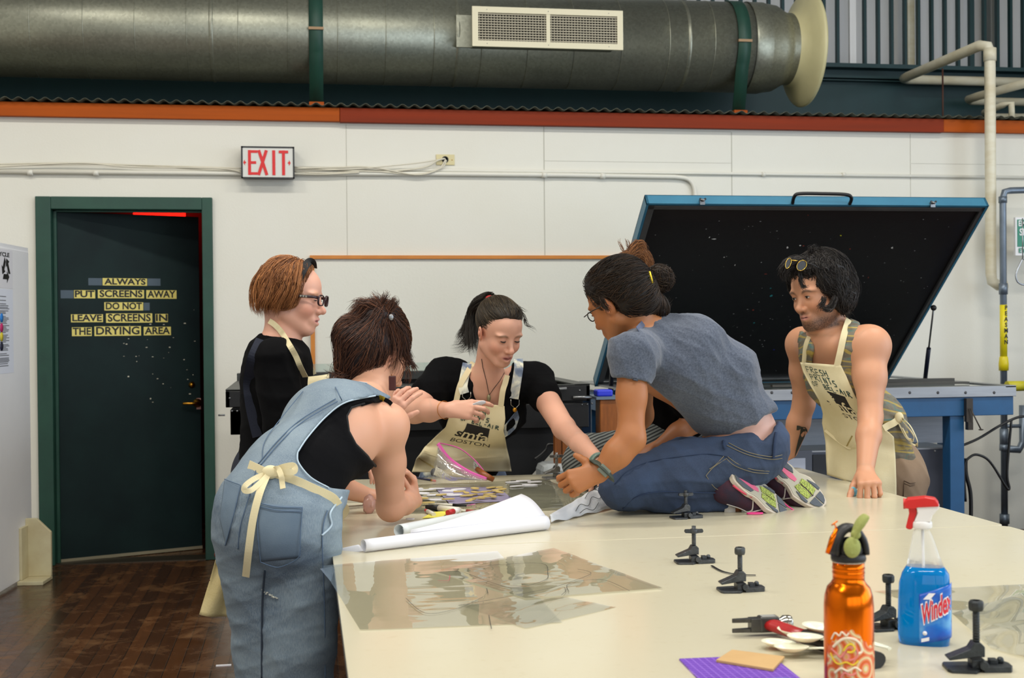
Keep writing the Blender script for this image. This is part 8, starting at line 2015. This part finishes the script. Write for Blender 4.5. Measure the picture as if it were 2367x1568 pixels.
# ================================================================== person mostly hidden behind the kneeling woman
def mk_hidden():
    root = empty('person', atz(1560,1120,TZ), 'person with reddish bun and striped clothes sitting on the table behind the kneeling woman', 'person')
    Y0 = 4.52; p = lambda x,y,dy=0: aty(x,y,Y0+dy); skin = (.34,.125,.045)
    H = headframe(p(1458,694,.02), camdir(-.9,-.3,-.2), camdir(-.2,1,0)); s = .98
    S = SDF(); nk = p(1476,770,.03); up = p(1500,800,.03); ch = p(1530,870,.04); wst = p(1575,960,.05); pel = p(1610,1030,.06)
    S.ell(up,(.09,.15,.07),None,.05); S.ell(ch,(.10,.14,.13),None,.06); S.ell(wst,(.10,.13,.12),None,.08); S.ell(pel,(.12,.15,.12),None,.06); S.cap(nk,up,.05,.07,.05); S.cap(H @ V((0,-.03,-.05)),nk,.048,.052,.03)
    lS = p(1535,835,-.12); lE = p(1612,970,-.12); lW = p(1520,1035,-.14); S.chain([up,lS,lE],[.06,.052,.042],.03); S.chain([lE,lE.lerp(lW,.5),lW],[.042,.036,.024],.02); add_hand(S,lW,camdir(-.8,-.55,0),camdir(-.3,.6,.7),.95,(14,18,20,22),1,(30,10))
    rS = p(1480,830,.18); rE = p(1462,960,.2); rW = p(1430,1040,.1); S.chain([up,rS,rE,rW],[.06,.05,.042,.026],.03); add_hand(S,rW,camdir(-.6,-.8,0),camdir(-.6,.6,.3),.9,(20,20,20,20),1)
    kn_ = p(1370,1060,-.0); kn_.z = max(kn_.z,TZ+.10); S.chain([pel,kn_],[.09,.055],.04); S.chain([kn_,V((kn_.x+.35,kn_.y+.12,TZ+.045))],[.052,.035],.03); k2 = p(1470,1060,.25); S.chain([pel,k2],[.09,.055],.04); S.chain([k2,V((k2.x+.3,k2.y,TZ+.045))],[.052,.035],.03); add_head(S,H,s)
    v,F = sdf_mesh(S,.007,[],2); np_mesh('body',v,F,skin_m,root,head_paint(v,H,s,skin))
    T = SDF(); T.ell(up,(.105,.165,.08),None,.05); T.ell(ch,(.115,.155,.145),None,.06); T.ell(wst,(.115,.145,.13),None,.08); T.ell(pel,(.13,.16,.10),None,.06); T.chain([up,lS,lS.lerp(lE,.75)],[.07,.066,.06],.03); T.chain([up,rS,rS.lerp(rE,.6)],[.07,.062,.058],.03); T.cap(nk,up,.045,.08,.05)
    cloth('black_shirt',T,M_('black_cotton',(7,7,9),.9,spec=.12),root,.007,.003,24,((1,0,.4),),41)
    t = NT('striped_knit'); w = t.add('ShaderNodeTexWave'); w.inputs['Scale'].default_value = 26; w.inputs['Distortion'].default_value = .8; w.bands_direction = 'Z'; t.ln(t.coord((1,1,1),rotz=(math.radians(20),math.radians(25),0)),w.inputs[0]); t.base(t.ramp(w.outputs['Fac'],[(.35,lin((40,42,42))),(.55,lin((112,116,112)))])); t.set(Roughness=.9)
    P = SDF(); P.ell(pel,(.14,.17,.13),None,.05); P.chain([pel,kn_],[.115,.085],.05); P.chain([kn_,V((kn_.x+.35,kn_.y+.12,TZ+.075))],[.085,.07],.03); P.chain([pel,k2],[.11,.08],.05); P.chain([k2,V((k2.x+.3,k2.y,TZ+.07))],[.075,.065],.03); P.ell(p(1345,1075,.02),(.07,.08,.07),None,.05); P.fn(lambda Q: (TZ+.001)-Q[...,2],(-50,)*3,(50,)*3,.004); cloth('striped_trousers',P,t.m,root,.007,.004,20,((1,0,.5),),43)
    m = hair_mat('reddish_brown_hair',(120,70,40),(190,130,70)); cols = ((.09,.035,.015),(.46,.20,.07)); HS = SDF(); HS.ell(H @ V((0,-.03,.048)),(.080,.096,.088),RM(H),.02); HS.ell(H @ V((0,.1,-.02)),(.085,.055,.085),RM(H),.02,'s'); hv,hF = sdf_mesh(HS,.005,(),2); np_mesh('hair',hv,hF,m,root,np.tile((.10,.04,.018),(len(hv),1)))
    g = lambda L_,dy=-.02: [p(x,y,dy) for x,y in L_]
    G_ = [(g([(1452,600),(1462,578),(1475,566),(1484,572),(1480,585)]),.3,.8,1),(g([(1455,600),(1475,585),(1490,592),(1496,612),(1494,625)]),.4,1,1.3),(g([(1430,602),(1445,592),(1462,588),(1478,596)]),.2,1,1),(g([(1445,590),(1438,575),(1430,562),(1429,556)]),.006,.2,.3),(g([(1452,585),(1453,570),(1450,556),(1446,551)]),.006,.2,.3)]
    guides('messy_bun',root,m,G_,1500,.016,.0009,cols,3,14,.3,.0022)
mk_hidden()
